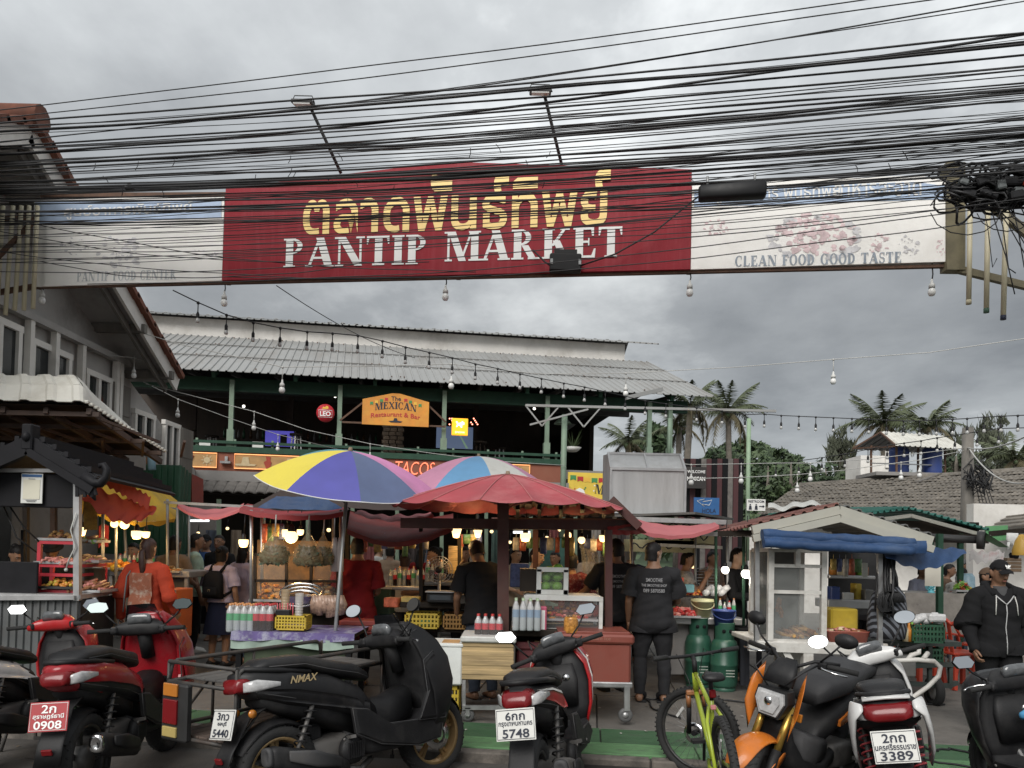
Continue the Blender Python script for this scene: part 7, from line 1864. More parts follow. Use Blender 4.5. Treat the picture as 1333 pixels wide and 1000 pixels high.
for i in range(22):a=i*2.4;m.add([(0,.02,.08),(.02,0,.08),(.24*math.cos(a),.24*math.sin(a),.12+.022*i)],[(0,1,2)])
part('leaves',m,leafB,o)
m=MB()
for i in range(12):m.sphere(up_at(584+(i%3)*3 if i<6 else 612+(i%6)*1.7,545+(i%4)*2.5,.6),.018,6,4)
solo('led_sign',m,glow('led_red',(1,.3,.2),2),'small red dotted sign half hidden by the yellow lit sign','sign')
for px0,py0,d0,px1,py1,d1 in((700,625,15.2,560,617,15.2),):pass
for i,pts in enumerate((((840,912,8.2),(900,903,8.4),(1000,908,8.1),(1110,905,8.2),(1230,902,8.3)),((1160,965,6.3),(1210,975,6.0),(1290,990,5.75)),((1190,960,6.5),(1220,966,6.3),(1235,962,6.4),(1300,978,6.0)),((835,905,8.3),(858,922,7.6),(885,930,7.3)))):
 w_=[Vector((PX(px,d).x,d,FZ+.012 if d>6.4 else FZ+.008))for px,py,d in pts]
 m=MB();pp=[]
 for q in range(len(w_)-1):
  for t in range(6):pp.append(w_[q].lerp(w_[q+1],t/6)+Vector((.03*math.sin(q*3+t),.02*math.cos(t*2+q),0)))
 solo('ground_cable',m.tube(pp+[w_[-1]],.010,5),black_cable,['black cable lying on the floor behind the scooters to the trailer','black cable crossing the green slabs at the right','second black cable on the green slabs, looped once','short black cable by the sandals of the broad man'][i],'cable')
r=random.Random(55)
pk=[M('packet_%d'%i,c,.35,var=.4,scale=25)for i,c in enumerate(((.40,.10,.05),(.10,.20,.08),(.45,.33,.10),(.10,.13,.28),(.42,.40,.36)))]
for i,(px,py,d)in enumerate([(345+q*7,676,8.6)for q in range(4)]+[(465+q*9,694,8.7)for q in range(11)]+[(600+q*8,690,8.9)for q in range(4)]+[(672+q*9,694,8.9)for q in range(9)]+[(765+q*8,696,9.6)for q in range(4)]+[(1085+q*8,722,8.9)for q in range(5)]):
 a=P(px,py,d+r.uniform(-.1,.1));h_=r.uniform(.10,.22);w_=r.uniform(.05,.09)
 m=MB().tube([a,a-Vector((0,0,.05))],.003,4)
 m.loft([(a-Vector((0,0,.05)),(w_*.5,0,0),(0,.004,0),3),(a-Vector((0,0,.05+h_*.3)),(w_*.55,0,0),(0,.022,0),2.5),(a-Vector((0,0,.05+h_*.8)),(w_*.52,0,0),(0,.020,0),2.5),(a-Vector((0,0,.05+h_)),(w_*.5,0,0),(0,.004,0),3)],10)
 solo('hanging_packet',m,pk[i%5],['reddish','green','mustard','blue','cream'][i%5]+' packet hanging in a row '+('above the glass food cabinet' if px<380 else 'under the dark red canvas' if px<570 else 'left of the red stall post' if px<640 else 'under the red stall roof' if px<750 else 'behind the man reaching' if px<900 else 'inside the white cart'),'packet','packets hanging in the stalls, '+str(i%5)+str(int(px>380)+int(px>570)+int(px>640)+int(px>750)+int(px>900)))
for i,(px,py,d)in enumerate([(508+q*6,764,9.4)for q in range(8)]+[(556+q*6,758,8.7)for q in range(4)]+[(862+q*7,806,9.5)for q in range(3)]+[(925+q*6,806,9.35)for q in range(6)]+[(150+q*6,744,9.6)for q in range(9)]):
 o=link('sauce_bottle',BM[['water','cola','green'][i%3]]);p_=P(px,py,d);o.location=p_;o.scale=(.8,.8,.8+.25*((i*7)%3)/2)
 tag(o,['blue','red','green'][i%3]+' labelled bottle standing on the '+('counter behind the red bench' if px<552 and px>400 else 'grill counter by the fan' if px<600 and px>400 else 'alley table' if px<300 else 'food counter'),'bottle','bottles on the counters, %s %d'%(['blue','red','green'][i%3],(px>300)+(px>552)+(px>700)))
for i,(px,py,d,w,h)in enumerate(((512,790,8.35,.16,.10),(535,786,8.4,.20,.08),(604,786,8.4,.22,.10),(556,818,8.5,.14,.10),(676,764,8.2,.2,.25),(690,765,8.3,.14,.12),(872,776,9.8,.2,.12))):
 solo('carton',MB().box(P(px,py,d)+Vector((0,0,h/2)),(w,.18,h),.2*(i%3-1),.01),pk[(i*2)%5],['cream carton on the dim stall shelf, far left','mustard carton left of the scale','low carton right of the scale','carton on the lowest shelf between the crates','tall carton right of the red post','small carton beside the tall one','carton behind the price card'][i],'carton')
for i,(px,py,d)in enumerate(((236,690,12.2),(258,694,13.2),(296,688,12.6),(350,700,10.4),(428,690,9.8),(468,706,12.4),(498,696,13.0),(545,700,12.8),(640,692,11.6),(664,706,12.2),(712,700,11.8),(728,690,13.0),(806,694,11.4),(862,716,11.0),(902,738,11.4))):
 lamp(px,py,d,'small warm bulb deep in the market, '+['left of the pink awning','under the pink awning','above the schoolgirl','behind the single bag of greens','behind the right bag of greens','beside the red shirt','above the white shirt','left of the fan seller','right of the bending man','behind the red post','over the guava box','above the teal curtain','between the two black shirts','left of the menu boards','above the apron seller'][i],warm,.62,0,.15,'ball')
 # ================================================================ people
def skin_mat(n,rgb):return M('skin_'+n,rgb,.55,var=.08,scale=20)
SKA=skin_mat('tan',(.30,.165,.10));SKB=skin_mat('brown',(.20,.105,.062));SKC=skin_mat('light',(.40,.25,.165))
hairm=M('black_hair',(.007,.006,.006),.55,spec=.25,var=.4,scale=60,bump=.5,bscale=120,stretch=(1,1,.15))
hairr=M('reddish_hair',(.035,.012,.008),.5,var=.4,scale=60,bump=.5,bscale=120,stretch=(1,1,.15))
hairg=M('grey_hair',(.12,.11,.10),.6,var=.4,scale=60)
eye_dark=M('eye_dark',(.008,.006,.005),.25,var=0);eye_white=M('eye_white',(.55,.53,.50),.3,var=0);lipm=M('lips',(.26,.09,.07),.5,var=.1)
def cloth(n,rgb,**k):return M('cloth_'+n,rgb,.9,spec=.15,var=k.pop('var',.14),scale=k.pop('scale',9),bump=.25,bscale=60,**k)
def rx(a):return Matrix.Rotation(a,4,'X')
def hand_mb(mb,wrist,direction,palmn,side,sz,curl=.5):
 """palm, four unequal fingers and a thumb; direction: along the hand, palmn: palm normal"""
 d=Vector(direction).normalized();n=Vector(palmn);n=(n-d*n.dot(d)).normalized();x=d.cross(n)*side
 w=Vector(wrist)
 mb.loft([(w-d*sz*.12,x*sz*.15,n*sz*.12,2.5),(w+d*sz*.12,x*sz*.20,n*sz*.11,2.8),(w+d*sz*.36,x*sz*.24,n*sz*.085,3),(w+d*sz*.50,x*sz*.22,n*sz*.065,3)],10)
 for k,(off,ln)in enumerate(((-.165,.40),(-.055,.46),(.055,.43),(.16,.33))):
  b=w+d*sz*.46+x*sz*off;p=b.copy();pts=[p.copy()];a=curl*.5
  for j,fr in enumerate((.42,.32,.26)):
   dirn=d*math.cos(a)+n*math.sin(a)
   p=p+dirn*sz*ln*fr;pts.append(p.copy());a+=curl*.75
  mb.tube(pts,[sz*.055,sz*.052,sz*.046,sz*.034],6)
 b=w+d*sz*.14-x*sz*.17
 t1=(d*.75-x*.55+n*.35).normalized();t2=(d*.95-x*.1+n*.35).normalized()
 mb.tube([b,b+t1*sz*.20,b+t1*sz*.20+t2*sz*.16,b+t1*sz*.20+t2*sz*.28],[sz*.075,sz*.064,sz*.055,sz*.04],6)
def remeshed(mb,vox,smooth=3):
 me=mb.mesh('tmp',hairm);o=bpy.data.objects.new('tmp',me);COL.objects.link(o)
 m=o.modifiers.new('r','REMESH');m.mode='VOXEL';m.voxel_size=vox;m.use_smooth_shade=True
 s=o.modifiers.new('s','SMOOTH');s.iterations=smooth;s.factor=.5
 dg=bpy.context.evaluated_depsgraph_get()
 r=bpy.data.meshes.new_from_object(o.evaluated_get(dg))
 n=len(r.vertices);V=np.empty(n*3);r.vertices.foreach_get('co',V);V=V.reshape(-1,3)
 NV=np.empty(n*3);r.vertices.foreach_get('normal',NV);NV=NV.reshape(-1,3)
 Fc=[tuple(p.vertices)for p in r.polygons]
 bpy.data.objects.remove(o);bpy.data.meshes.remove(me);bpy.data.meshes.remove(r)
 return V,NV,Fc
def person(label,px,d,yaw,h=1.68,z=None,skin=SKA,build=1.0,lean=0.0,arms=None,top=None,sleeve=.55,hem=.47,loose=.012,bottom=None,leg=1.0,skirt=None,hair='short',hairmat=None,head=(0,0),shoes=None,sit=False,stance=.055,vox=.012,cat='person',hood=False,group=None,at=None,side=0.0,stride=0.0):
 base=at if at is not None else PX(px,d,FZ if z is None else z)
 o=thing('person',label,cat,base,rad(yaw),group)
 W_=build
 hipz=.50*h if not sit else.28*h
 HIP=Vector((0,0,hipz))
 LT=Matrix.Translation(HIP)@Matrix.Rotation(side,4,'Y')@rx(lean)@Matrix.Translation(-HIP)
 def tp(x,y,zf):return LT@Vector((x*h,y*h,hipz+(zf-.50)*h))
 TX,TY=(LT.to_3x3()@Vector((1,0,0))),(LT.to_3x3()@Vector((0,1,0)))
 mb=MB()
 secs=[]
 for zf,a,b,yo in((.455,.060,.05,.008),(.49,.094,.066,.008),(.54,.092,.064,.004),(.61,.080+.012*(W_-1)*3,.056+.02*(W_-1)*3,0),(.70,.092,.062,-.002),(.76,.098,.062,.002),(.805,.092,.050,.008),(.832,.055,.040,.012),(.85,.036,.036,.010)):
  secs.append((tp(0,yo,zf),TX*a*h*W_,TY*b*h*W_,2.4))
 mb.loft(secs,18)
 hc=tp(0,-.012,.932)
 HR_=LT.to_3x3()@Matrix.Rotation(head[1],3,'Z')@Matrix.Rotation(head[0],3,'X')
 HT=Matrix.Translation(hc)@HR_.to_4x4()
 mb.tube([tp(0,.010,.835),tp(0,.004,.87),hc-HR_@Vector((0,-.005*h,.035*h))],[.036*h*W_,.033*h*W_,.034*h],12)
 hs=h/1.7
 def HP(x,y,zz):return HT@Vector((x*hs,y*hs,zz*hs))
 fx,fy,fz=HR_@Vector((1,0,0))*hs,HR_@Vector((0,1,0))*hs,HR_@Vector((0,0,1))*hs
 mb.loft([(HP(0,-.030,-.118),fx*.020,fy*.020),(HP(0,-.022,-.108),fx*.040,fy*.040,2.3),(HP(0,-.010,-.075),fx*.058,fy*.072,2.3),(HP(0,-.002,-.030),fx*.068,fy*.088,2.2),(HP(0,.004,.020),fx*.074,fy*.095,2.1),(HP(0,.008,.065),fx*.068,fy*.086,2.1),(HP(0,.010,.095),fx*.048,fy*.060),(HP(0,.010,.110),fx*.018,fy*.022)],16)
 mb.loft([(HP(0,-.088,.012),fx*.010,fy*.010),(HP(0,-.100,-.015),fx*.013,fy*.014),(HP(0,-.106,-.036),fx*.020,fy*.016),(HP(0,-.092,-.048),fx*.015,fy*.010)],8)
 mb.loft([(HP(-.05,-.080,.022),fz*.010,fy*.010),(HP(0,-.090,.026),fz*.012,fy*.010),(HP(.05,-.080,.022),fz*.010,fy*.010)],8)
 for s in(-1,1):
  mb.loft([(HP(s*.070,.010,-.045),fx*.010,fy*.012),(HP(s*.080,.016,-.020),fx*.012,fy*.020),(HP(s*.080,.020,.010),fx*.011,fy*.022),(HP(s*.073,.018,.024),fx*.008,fy*.010)],8)
 bones=[]
 bones.append((tp(0,0,.46),tp(0,0,.82),.10*h*W_,'torso'))
 bones.append((hc-Vector((0,0,.01)),hc+HR_@Vector((0,0,.06*hs)),.08*hs,'head'))
 bones.append((tp(0,.01,.845),tp(0,.0,.875),.034*h,'neck'))
 hands=[]
 A=arms or{}
 for s,nm in((-1,'l'),(1,'r')):
  a=A.get(nm,A.get('both',{}))
  sh=tp(s*.108*(1+(W_-1)*.5),.008,.795)
  e=a.get('e',(.135,.012,.635));w=a.get('w',(.135,-.035,.485))
  el=tp(s*e[0],e[1],e[2]);wr=tp(s*w[0],w[1],w[2])
  el=sh+(el-sh).normalized()*.172*h;wr=el+(wr-el).normalized()*.150*h
  mb.tube([tp(s*.06,.01,.80),sh,sh.lerp(el,.5),el],[.040*h,.034*h*W_,.029*h*W_,.0235*h],10)
  mb.tube([sh.lerp(el,.9),el,el.lerp(wr,.35),wr,wr+(wr-el).normalized()*.012*h],[.023*h,.0235*h,.0235*h,.0165*h,.0165*h],10)
  bones.append((sh,el,.030*h,'arm'+nm));bones.append((el,wr,.022*h,'fore'+nm))
  dirn=(wr-el).normalized()
  hd=Vector(a['hd'])if 'hd' in a else dirn
  pn=a.get('pn',(-s,-.25,0))
  hands.append((wr+dirn*.008*h,hd,(LT.to_3x3()@Vector(pn)),s,.108*h,a.get('curl',.55)))
 foot=MB()
 for s,nm in((-1,'l'),(1,'r')):
  hpz=tp(s*.052,0,.495)
  if sit:
   kn=Vector((s*.075*h,-.24*h,hipz+.01));an=Vector((s*.075*h,-.22*h,.05*h))
  else:
   st=stride*s
   kn=Vector((s*(stance+.004)*h,-.014*h-.5*st*h+(.03*h if st<0 else 0),.275*h));an=Vector((s*(stance+.006)*h,.012*h-st*h*1.0,.045*h))
  mb.tube([tp(s*.045,0,.52),hpz,hpz.lerp(kn,.5),kn,kn.lerp(an,.3),an],[.05*h*W_,.058*h*W_,.048*h*W_,.034*h,.034*h*W_,.021*h],12)
  mb.loft([(an+Vector((0,.035*h,-.022*h)),(.018*h,0,0),(0,.0,.018*h),2.2),(an+Vector((0,.01*h,-.016*h)),(.024*h,0,0),(0,0,.028*h),2.4),(an+Vector((0,-.05*h,-.026*h)),(.029*h,0,0),(0,0,.018*h),2.6),(an+Vector((0,-.095*h,-.032*h)),(.028*h,0,0),(0,0,.012*h),2.4),(an+Vector((0,-.112*h,-.034*h)),(.016*h,0,0),(0,0,.008*h),2)],10)
  bones.append((hpz,kn,.048*h,'thigh'+nm));bones.append((kn,an,.028*h,'shin'+nm))
  bones.append((an+Vector((0,.03*h,-.02*h)),an+Vector((0,-.10*h,-.032*h)),.026*h,'foot'+nm))
 V,NV,Fc=remeshed(mb,vox)
 best=np.full(len(V),1e9);cls=np.zeros(len(V),int);tt=np.zeros(len(V))
 for i,(a,b,r_,nm)in enumerate(bones):
  a,b=np.array(a),np.array(b);ab=b-a
  t=np.clip(((V-a)@ab)/(ab@ab),0,1)
  q=np.linalg.norm(V-a-t[:,None]*ab,axis=1)/r_
  m=q<best
  best[m]=q[m];cls[m]=i;tt[m]=t[m]
 names=[b[3]for b in bones]
 kind=np.array(names)[cls]
 body=MB();body.v=[tuple(p)for p in V];body.f=[list(f)for f in Fc];body.m=[0]*len(Fc);body.s=[True]*len(Fc)
 for hd in hands:hand_mb(body,*hd)
 for s in(-1,1):
  body.mat(2).sphere(HP(s*.030,-.080,.008),(.012*hs,.010*hs,.007*hs),8,6)
  body.mat(1).sphere(HP(s*.030,-.0875,.008),(.0055*hs,.004*hs,.0055*hs),6,4)
  body.loft([(HP(s*.014,-.094,.027),fz*.003,fy*.004),(HP(s*.032,-.092,.032),fz*.004,fy*.005),(HP(s*.050,-.080,.027),fz*.002,fy*.003)],6)
 body.mat(3).loft([(HP(-.022,-.087,-.068),fz*.002,fy*.003),(HP(0,-.096,-.067),fz*.008,fy*.006),(HP(.022,-.087,-.068),fz*.002,fy*.003)],6)
 body.mat(0)
 part('body',body,[skin,eye_dark,eye_white,lipm],o)
 rr=random.Random(int(px*3+d*11))
 seedv=Vector((rr.uniform(0,9),rr.uniform(0,9),rr.uniform(0,9)))
 def shell(nm,mask,base_off,mt,grow=None,wr=.007,extra=None):
  keep=[f for f in Fc if all(mask[i]for i in f)]
  if not keep:return
  used=sorted({i for f in keep for i in f});ix={v:k for k,v in enumerate(used)}
  m=MB();vs=[]
  for i in used:
   p=Vector(V[i]);n=Vector(NV[i])
   w=noise.noise(p*7+seedv)*wr+noise.noise(Vector((p.x*10+p.z*9,p.y*10-p.z*6,p.z*13))+seedv)*wr*.55
   g=base_off+w+(grow[i]if grow is not None else 0)
   vs.append(p+n*max(g,.004))
  m.add(vs,[[ix[i]for i in f]for f in keep],True)
  return part(nm,m,mt,o)
 zrel=np.array([(LT.inverted()@Vector(p)).z for p in V])
 zf=(zrel-hipz)/h+.50
 torso=kind=='torso'
 is_arm=np.char.startswith(kind,'arm');is_fore=np.char.startswith(kind,'fore');is_th=np.char.startswith(kind,'thigh');is_sh=np.char.startswith(kind,'shin');is_ft=np.char.startswith(kind,'foot')
 if bottom:
  m=(torso&(zf<.56))|is_th|(is_sh&(tt<leg))
  gr=np.where(is_sh,.012*tt,0.004)
  shell('trousers',m,.008,bottom,gr,.009)
 if top:
  m=(torso&(zf>hem)&(zf<.835))|(is_arm&(tt<(sleeve*2 if sleeve<.5 else 1.1)if sleeve<.5 else is_arm))|((is_th)&(zf>hem)&(zf<.56))
  if sleeve>=.99:m=m|is_fore
  elif sleeve>.5:
   pass
  if sleeve<.99:m=m&~(is_arm&(tt>sleeve))
  gr=np.where(torso&(zf<.66),(.66-zf)*loose*4,0.0)+np.where(is_arm,tt*loose*1.3,0)+np.where(is_th,.012,0)
  shell('hoodie' if hood else 'shirt',m,.009+loose*.5,top,gr,.008+loose*.3)
 if shoes:shell('shoes',is_ft,.008,shoes,None,.002)
 if skirt:
  mt,zl=skirt
  m=MB();n=28;pr=[]
  for k in range(9):
   t=k/8;zz=.585*h*(1-t)+zl*h*t
   pr.append([(Vector(((.083+.045*t)*h*W_*(1+.05*t*math.cos(9*a))*math.cos(a),(.066+.045*t)*h*W_*(1+.05*t*math.cos(9*a))*math.sin(a)+.006*h,zz)))for a in[2*PI*j/n for j in range(n)]])
  vs=[p for ring_ in pr for p in ring_]
  m.add(vs,[(i*n+j,i*n+(j+1)%n,(i+1)*n+(j+1)%n,(i+1)*n+j)for i in range(8)for j in range(n)],True)
  part('skirt',m,mt,o)
 hm=hairmat or hairm
 def cap_shell(sc,lim,nm,mt,nz=.006,lowback=-.075):
  m=MB();nu,nv=26,16;vs=[];keep=[]
  for i in range(nv+1):
   th=PI*.86*i/nv
   for j in range(nu):
    a=2*PI*j/nu
    sr=math.sin(th)if th<1.2 else max(math.sin(th),.99-.05*(th-1.2))
    q=Vector((.074*sr*math.cos(a),.008+.093*sr*math.sin(a),.010+.100*math.cos(th)*(1 if th<1.57 else 1.28)))
    n_=noise.noise(q*60+seedv)*nz
    q2=Vector((q.x*sc+math.copysign(n_,q.x)*.5,(q.y-.008)*sc+.008+math.copysign(n_,q.y)*.5,(q.z-.01)*sc+.010+n_))
    front=-(q.y-.008)/.093
    bound=lim if front>.25 else(lim+(lowback-lim)*min(1,(.25-front)/.55))
    vs.append(q2);keep.append(q.z>bound)
  fs=[]
  for i in range(nv):
   for j in range(nu):
    f=(i*nu+j,(i+1)*nu+j,(i+1)*nu+(j+1)%nu,i*nu+(j+1)%nu)
    if sum(keep[k]for k in f)>=3:fs.append(f)
  m.add([HT@(v*hs)for v in vs],fs,True)
  return part(nm,m,mt,o)
 if hair in('short','bun','pony','long','bald_cap'):
  cap_shell(1.10 if hair=='short' else 1.13,.050,'hair',hm,lowback=-.092 if hair=='short' else-.10,nz=.011)
 if hair=='bun':
  part('hair_bun',MB().sphere(HP(0,.105,.055),(.045*hs,.04*hs,.04*hs),12,8),hm,o)
 if hair=='pony':
  m=MB().loft([(HP(0,.09,.02),fx*.022,fy*.020),(HP(.01,.125,-.04),fx*.034,fy*.026),(HP(.0,.135,-.14),fx*.040,fy*.028),(HP(-.01,.13,-.24),fx*.034,fy*.022),(HP(0,.125,-.33),fx*.012,fy*.010)],10)
  part('ponytail',m,hm,o)
 if hair=='long':
  m=MB().loft([(HP(0,.045,.03),fx*.075,fy*.06),(HP(0,.06,-.05),fx*.082,fy*.05),(HP(0,.075,-.14),fx*.085,fy*.040),(HP(0,.085,-.24),fx*.075,fy*.030),(HP(0,.085,-.30),fx*.05,fy*.018)],14)
  part('long_hair',m,hm,o)
 if isinstance(hair,tuple):
  cap_shell(1.06,.03,'hair',hm,lowback=-.092)
  k,mt=hair[:2]
  c=cap_shell(1.17,.038,k,mt,nz=.001,lowback=.018)
  if k=='cap':
   m=MB();m.grid(lambda a,b:HP((a-.5)*(.150-.03*b),-.085-.075*b*math.sin(PI*(.15+a*.7)),.052-.022*b-.10*(a-.5)**2),10,4)
   m.grid(lambda a,b:HP((.5-a)*(.150-.03*b),-.085-.075*b*math.sin(PI*(.15+(1-a)*.7)),.048-.022*b-.10*(a-.5)**2),10,4)
   part('cap_brim',m,mt,o)
  else:
   part('hat_brim',MB().add([HT@(Vector((r_*math.cos(a),.008+r_*1.15*math.sin(a),z_))*hs)for r_,z_ in((.075,.05),(.135,.035),(.135,.030),(.075,.044))for a in[2*PI*j/24 for j in range(24)]],[(i*24+j,i*24+(j+1)%24,(i+1)*24+(j+1)%24,(i+1)*24+j)for i in range(3)for j in range(24)],True),mt,o)
 o_info=dict(tp=tp,HP=HP,h=h,LT=LT,hipz=hipz,fx=fx,fy=fy,fz=fz)
 return o,o_info
def back_print(o,I,lines,mt,zf=.735,y=.085):
 for i,(t,w,hh)in enumerate(lines):
  q=text_mb(t,w=w,h=hh,bold=.01)
  c=I['tp'](0,y,zf-i*.033)
  T=Matrix.Translation(c)@I['LT'].to_3x3().to_4x4()@Matrix.Rotation(PI,4,'Z')
  q.v=[(x,yy+1.6*x*x,z_)for x,yy,z_ in q.v]
  part('shirt_print',place_mb(q,T),mt,o)
def backpack(o,I,mt):
 tp=I['tp'];h=I['h']
 c=tp(0,.125,.69)
 m=MB().loft([(tp(0,.075,.565),(.07*h,0,0),(0,.02,0),3),(tp(0,.115,.575),(.085*h,0,0),(0,.06,0),3.5),(tp(0,.12,.68),(.085*h,0,0),(0,.07,0),3.5),(tp(0,.11,.76),(.075*h,0,0),(0,.06,0),3),(tp(0,.095,.795),(.045*h,0,0),(0,.03,0),2.5)],18)
 bp=part('backpack',m,mt,o)
 part('front_pocket',MB().loft([(tp(0,.155,.585),(.06*h,0,0),(0,.02,0),3),(tp(0,.165,.61),(.066*h,0,0),(0,.03,0),3.5),(tp(0,.16,.665),(.06*h,0,0),(0,.02,0),3)],14),mt,bp)
 part('emblem',MB().lathe([(.001,0),(.02,0)],12,tp(0,.178,.635),'Y').lathe([(.013,.001),(.016,.001)],12,tp(0,.180,.635),'Y'),M('emblem_tan',(.28,.20,.10),.7),bp)
 for s in(-1,1):
  part('strap',MB().tube([tp(s*.05,.09,.79),tp(s*.060,.03,.842),tp(s*.068,-.045,.81),tp(s*.078,-.07,.72),tp(s*.088,.0,.62),tp(s*.075,.08,.59)],.020,6),mt,bp)
black_cl=cloth('black',(.012,.012,.013));black2=cloth('washed_black',(.022,.022,.024));denim=cloth('denim',(.045,.055,.075));khaki=cloth('khaki',(.26,.22,.17))
navy=cloth('navy',(.016,.020,.042));mint=cloth('mint',(.36,.47,.38));lav=cloth('lavender',(.43,.37,.46));white_cl=cloth('white',(.55,.54,.51));maroon=cloth('maroon',(.14,.010,.012))
grey_cl=cloth('grey',(.16,.16,.16));dgrey=cloth('dark_grey',(.06,.06,.062));tan_cl=cloth('tan',(.24,.18,.13));brown_cl=cloth('brown',(.10,.065,.045))
orange_cl=cloth('orange_red',(.40,.055,.028),dirt=0)
floral=M('cloth_floral',(.26,.09,.05),.9,var=.2,scale=14,dirt=1.0,dirtcol=(.50,.46,.38),dscale=11)
red_floral=M('cloth_red_floral',(.16,.02,.03),.9,var=.3,scale=20,dirt=1.0,dirtcol=(.45,.30,.30),dscale=24)
white_floral=M('cloth_white_floral',(.45,.43,.40),.9,var=.2,scale=14,dirt=1.0,dirtcol=(.04,.04,.05),dscale=18)
stripe_blue=cloth('pale_stripe',(.35,.36,.45));shoe_w=M('white_shoe',(.5,.5,.48),.6);shoe_b=M('black_shoe',(.015,.015,.015),.6)
reach={'r':dict(e=(.14,-.05,.66),w=(.10,-.17,.62)),'l':dict(e=(.14,-.05,.66),w=(.10,-.17,.62))}
carry={'both':dict(e=(.135,-.02,.64),w=(.10,-.15,.60),curl=.9)}
person('woman behind the dark counter at the left edge, head bent over her work',14,8.5,40,1.50,skin=SKA,top=tan_cl,bottom=black_cl,hair='bun',head=(.45,.3),lean=.15,arms=carry,vox=.010)
person('vendor in a black hat partly hidden behind the red snack rack',63,9.0,20,1.56,skin=SKB,top=black_cl,bottom=black_cl,hair=('hat',black_cl),head=(.35,0),lean=.1,arms=carry)
o,I=person('woman in orange red patterned shirt seen from behind, long dark red ponytail',186,8.1,176,1.60,skin=SKC,top=orange_cl,bottom=khaki,sleeve=1.0,hem=.43,loose=.02,hair='pony',hairmat=hairr,arms={'l':dict(e=(.15,.0,.64),w=(.15,-.10,.53)),'r':dict(e=(.155,.02,.64),w=(.17,.0,.48))},vox=.010,shoes=shoe_w)
tp=I['tp']
m=MB();m.grid(lambda a,b:tp((a-.5)*.15,.087+.006*math.sin(b*9)-.35*(a-.5)**2*.15+(.012 if b<.5 else 0),.475+b*.30),10,14)
part('printed_panel',m,floral,o)
part('shoulder_bag_strap',MB().tube([tp(.07,.02,.835),tp(.09,.08,.75),tp(.09,.10,.62),tp(.10,.09,.52)],.008,5),grey_cl,o)
person('man in grey shirt seen from behind right of the orange shirt woman',222,10.4,172,1.66,skin=SKB,top=tan_cl,bottom=black_cl,hair='short',arms=carry)
o,I=person('man in mint green polo and black trousers turned to the left',250,11.0,118,1.70,skin=SKB,top=mint,bottom=black_cl,sleeve=.75,hair='short',arms={'r':dict(e=(.13,-.03,.64),w=(.12,-.15,.58))},shoes=shoe_w,vox=.011)
tp=I['tp'];part('sling_strap',MB().tube([tp(-.08,.02,.82),tp(-.02,.085,.74),tp(.06,.09,.64),tp(.10,.03,.55)],.018,6),black_cl,o)
o,I=person('schoolgirl in lavender shirt and navy skirt with black backpack',284,9.85,170,1.53,skin=SKA,top=lav,sleeve=.8,hem=.53,loose=.02,skirt=(navy,.27),hair='bun',arms={'l':dict(e=(.14,.02,.64),w=(.14,-.03,.50))},shoes=shoe_b,vox=.010)
backpack(o,I,black_cl)
person('young man with glasses and cap further back left of the schoolgirl',264,12.6,10,1.70,skin=SKA,top=cloth('blue',(.05,.10,.25)),bottom=black_cl,hair=('cap',black_cl))
person('young man in dark shirt further back facing the camera',282,12.4,-10,1.70,skin=SKB,top=black_cl,bottom=black_cl,hair='short')
person('woman in pale lavender top right of the schoolgirl',313,10.2,150,1.56,skin=SKA,top=lav,bottom=denim,sleeve=.99,loose=.025,hair='long',arms=carry)
person('person in deep red shirt standing by the leaning parasol pole, back turned',461,8.7,186,1.68,skin=SKB,build=1.08,top=maroon,bottom=black_cl,loose=.03,sleeve=.8,hem=.42,hair='short',arms=carry,vox=.010)
person('man in white shirt far back in the market hall',491,14.0,70,1.66,skin=SKC,top=white_cl,bottom=navy,hair='short',arms=reach)
person('man in tan shirt far back, next to the man in white',505,12.4,165,1.62,skin=SKB,top=tan_cl,bottom=black_cl,hair='short')
person('woman in grey pinafore with white sleeves, hair tied up, seen from behind',524,10.6,180,1.50,skin=SKC,top=white_cl,bottom=dgrey,hair='bun',hairmat=hairr,arms=carry,sleeve=.99,loose=.03)
person('seller with dark hair in profile beside the pedestal fan',563,10.2,-70,1.58,skin=SKA,top=black_cl,bottom=black_cl,hair='bun',head=(.2,0),arms=reach)
person('man in black t-shirt and dark jeans bending over the grill in the middle stall',628,8.1,-152,1.70,skin=SKB,build=1.12,top=black_cl,bottom=denim,sleeve=.75,hem=.46,loose=.03,lean=.30,hair='short',head=(.3,0),arms={'both':dict(e=(.14,-.05,.66),w=(.11,-.16,.56))},vox=.010)
person('woman in black and white patterned blouse inside the middle stall',694,9.6,55,1.60,skin=SKC,top=white_floral,bottom=black_cl,hair='short',arms=reach,head=(.15,0))
person('woman in dark red patterned blouse with cropped dark hair, back turned',741,9.2,165,1.55,skin=SKA,top=red_floral,bottom=black_cl,hair='short',loose=.03,sleeve=.8,arms={'both':dict(e=(.14,-.02,.66),w=(.07,-.14,.66),curl=1.0)})
o,I=person('man in black t-shirt with grey back print reaching to the left',798,8.7,190,1.72,skin=SKB,build=1.06,top=black2,bottom=black_cl,sleeve=.75,loose=.025,hair='short',head=(.1,.6),arms={'r':dict(e=(.17,-.05,.67),w=(.23,-.15,.60)),'l':dict(e=(.135,.01,.64),w=(.14,-.03,.49))},shoes=shoe_b,vox=.010)
shirt_ink=M('shirt_print',(.30,.30,.31),.8,var=.2)
back_print(o,I,[('SMOOTHIE',.16,.035),('THE SMOOTHIE SHOP',.25,.026),('089 5870580',.20,.035)],shirt_ink,.755)
person('man with greying hair in navy shirt between the two black t-shirts',818,11.0,175,1.66,skin=SKB,top=navy,bottom=black_cl,hair='short',hairmat=hairg)
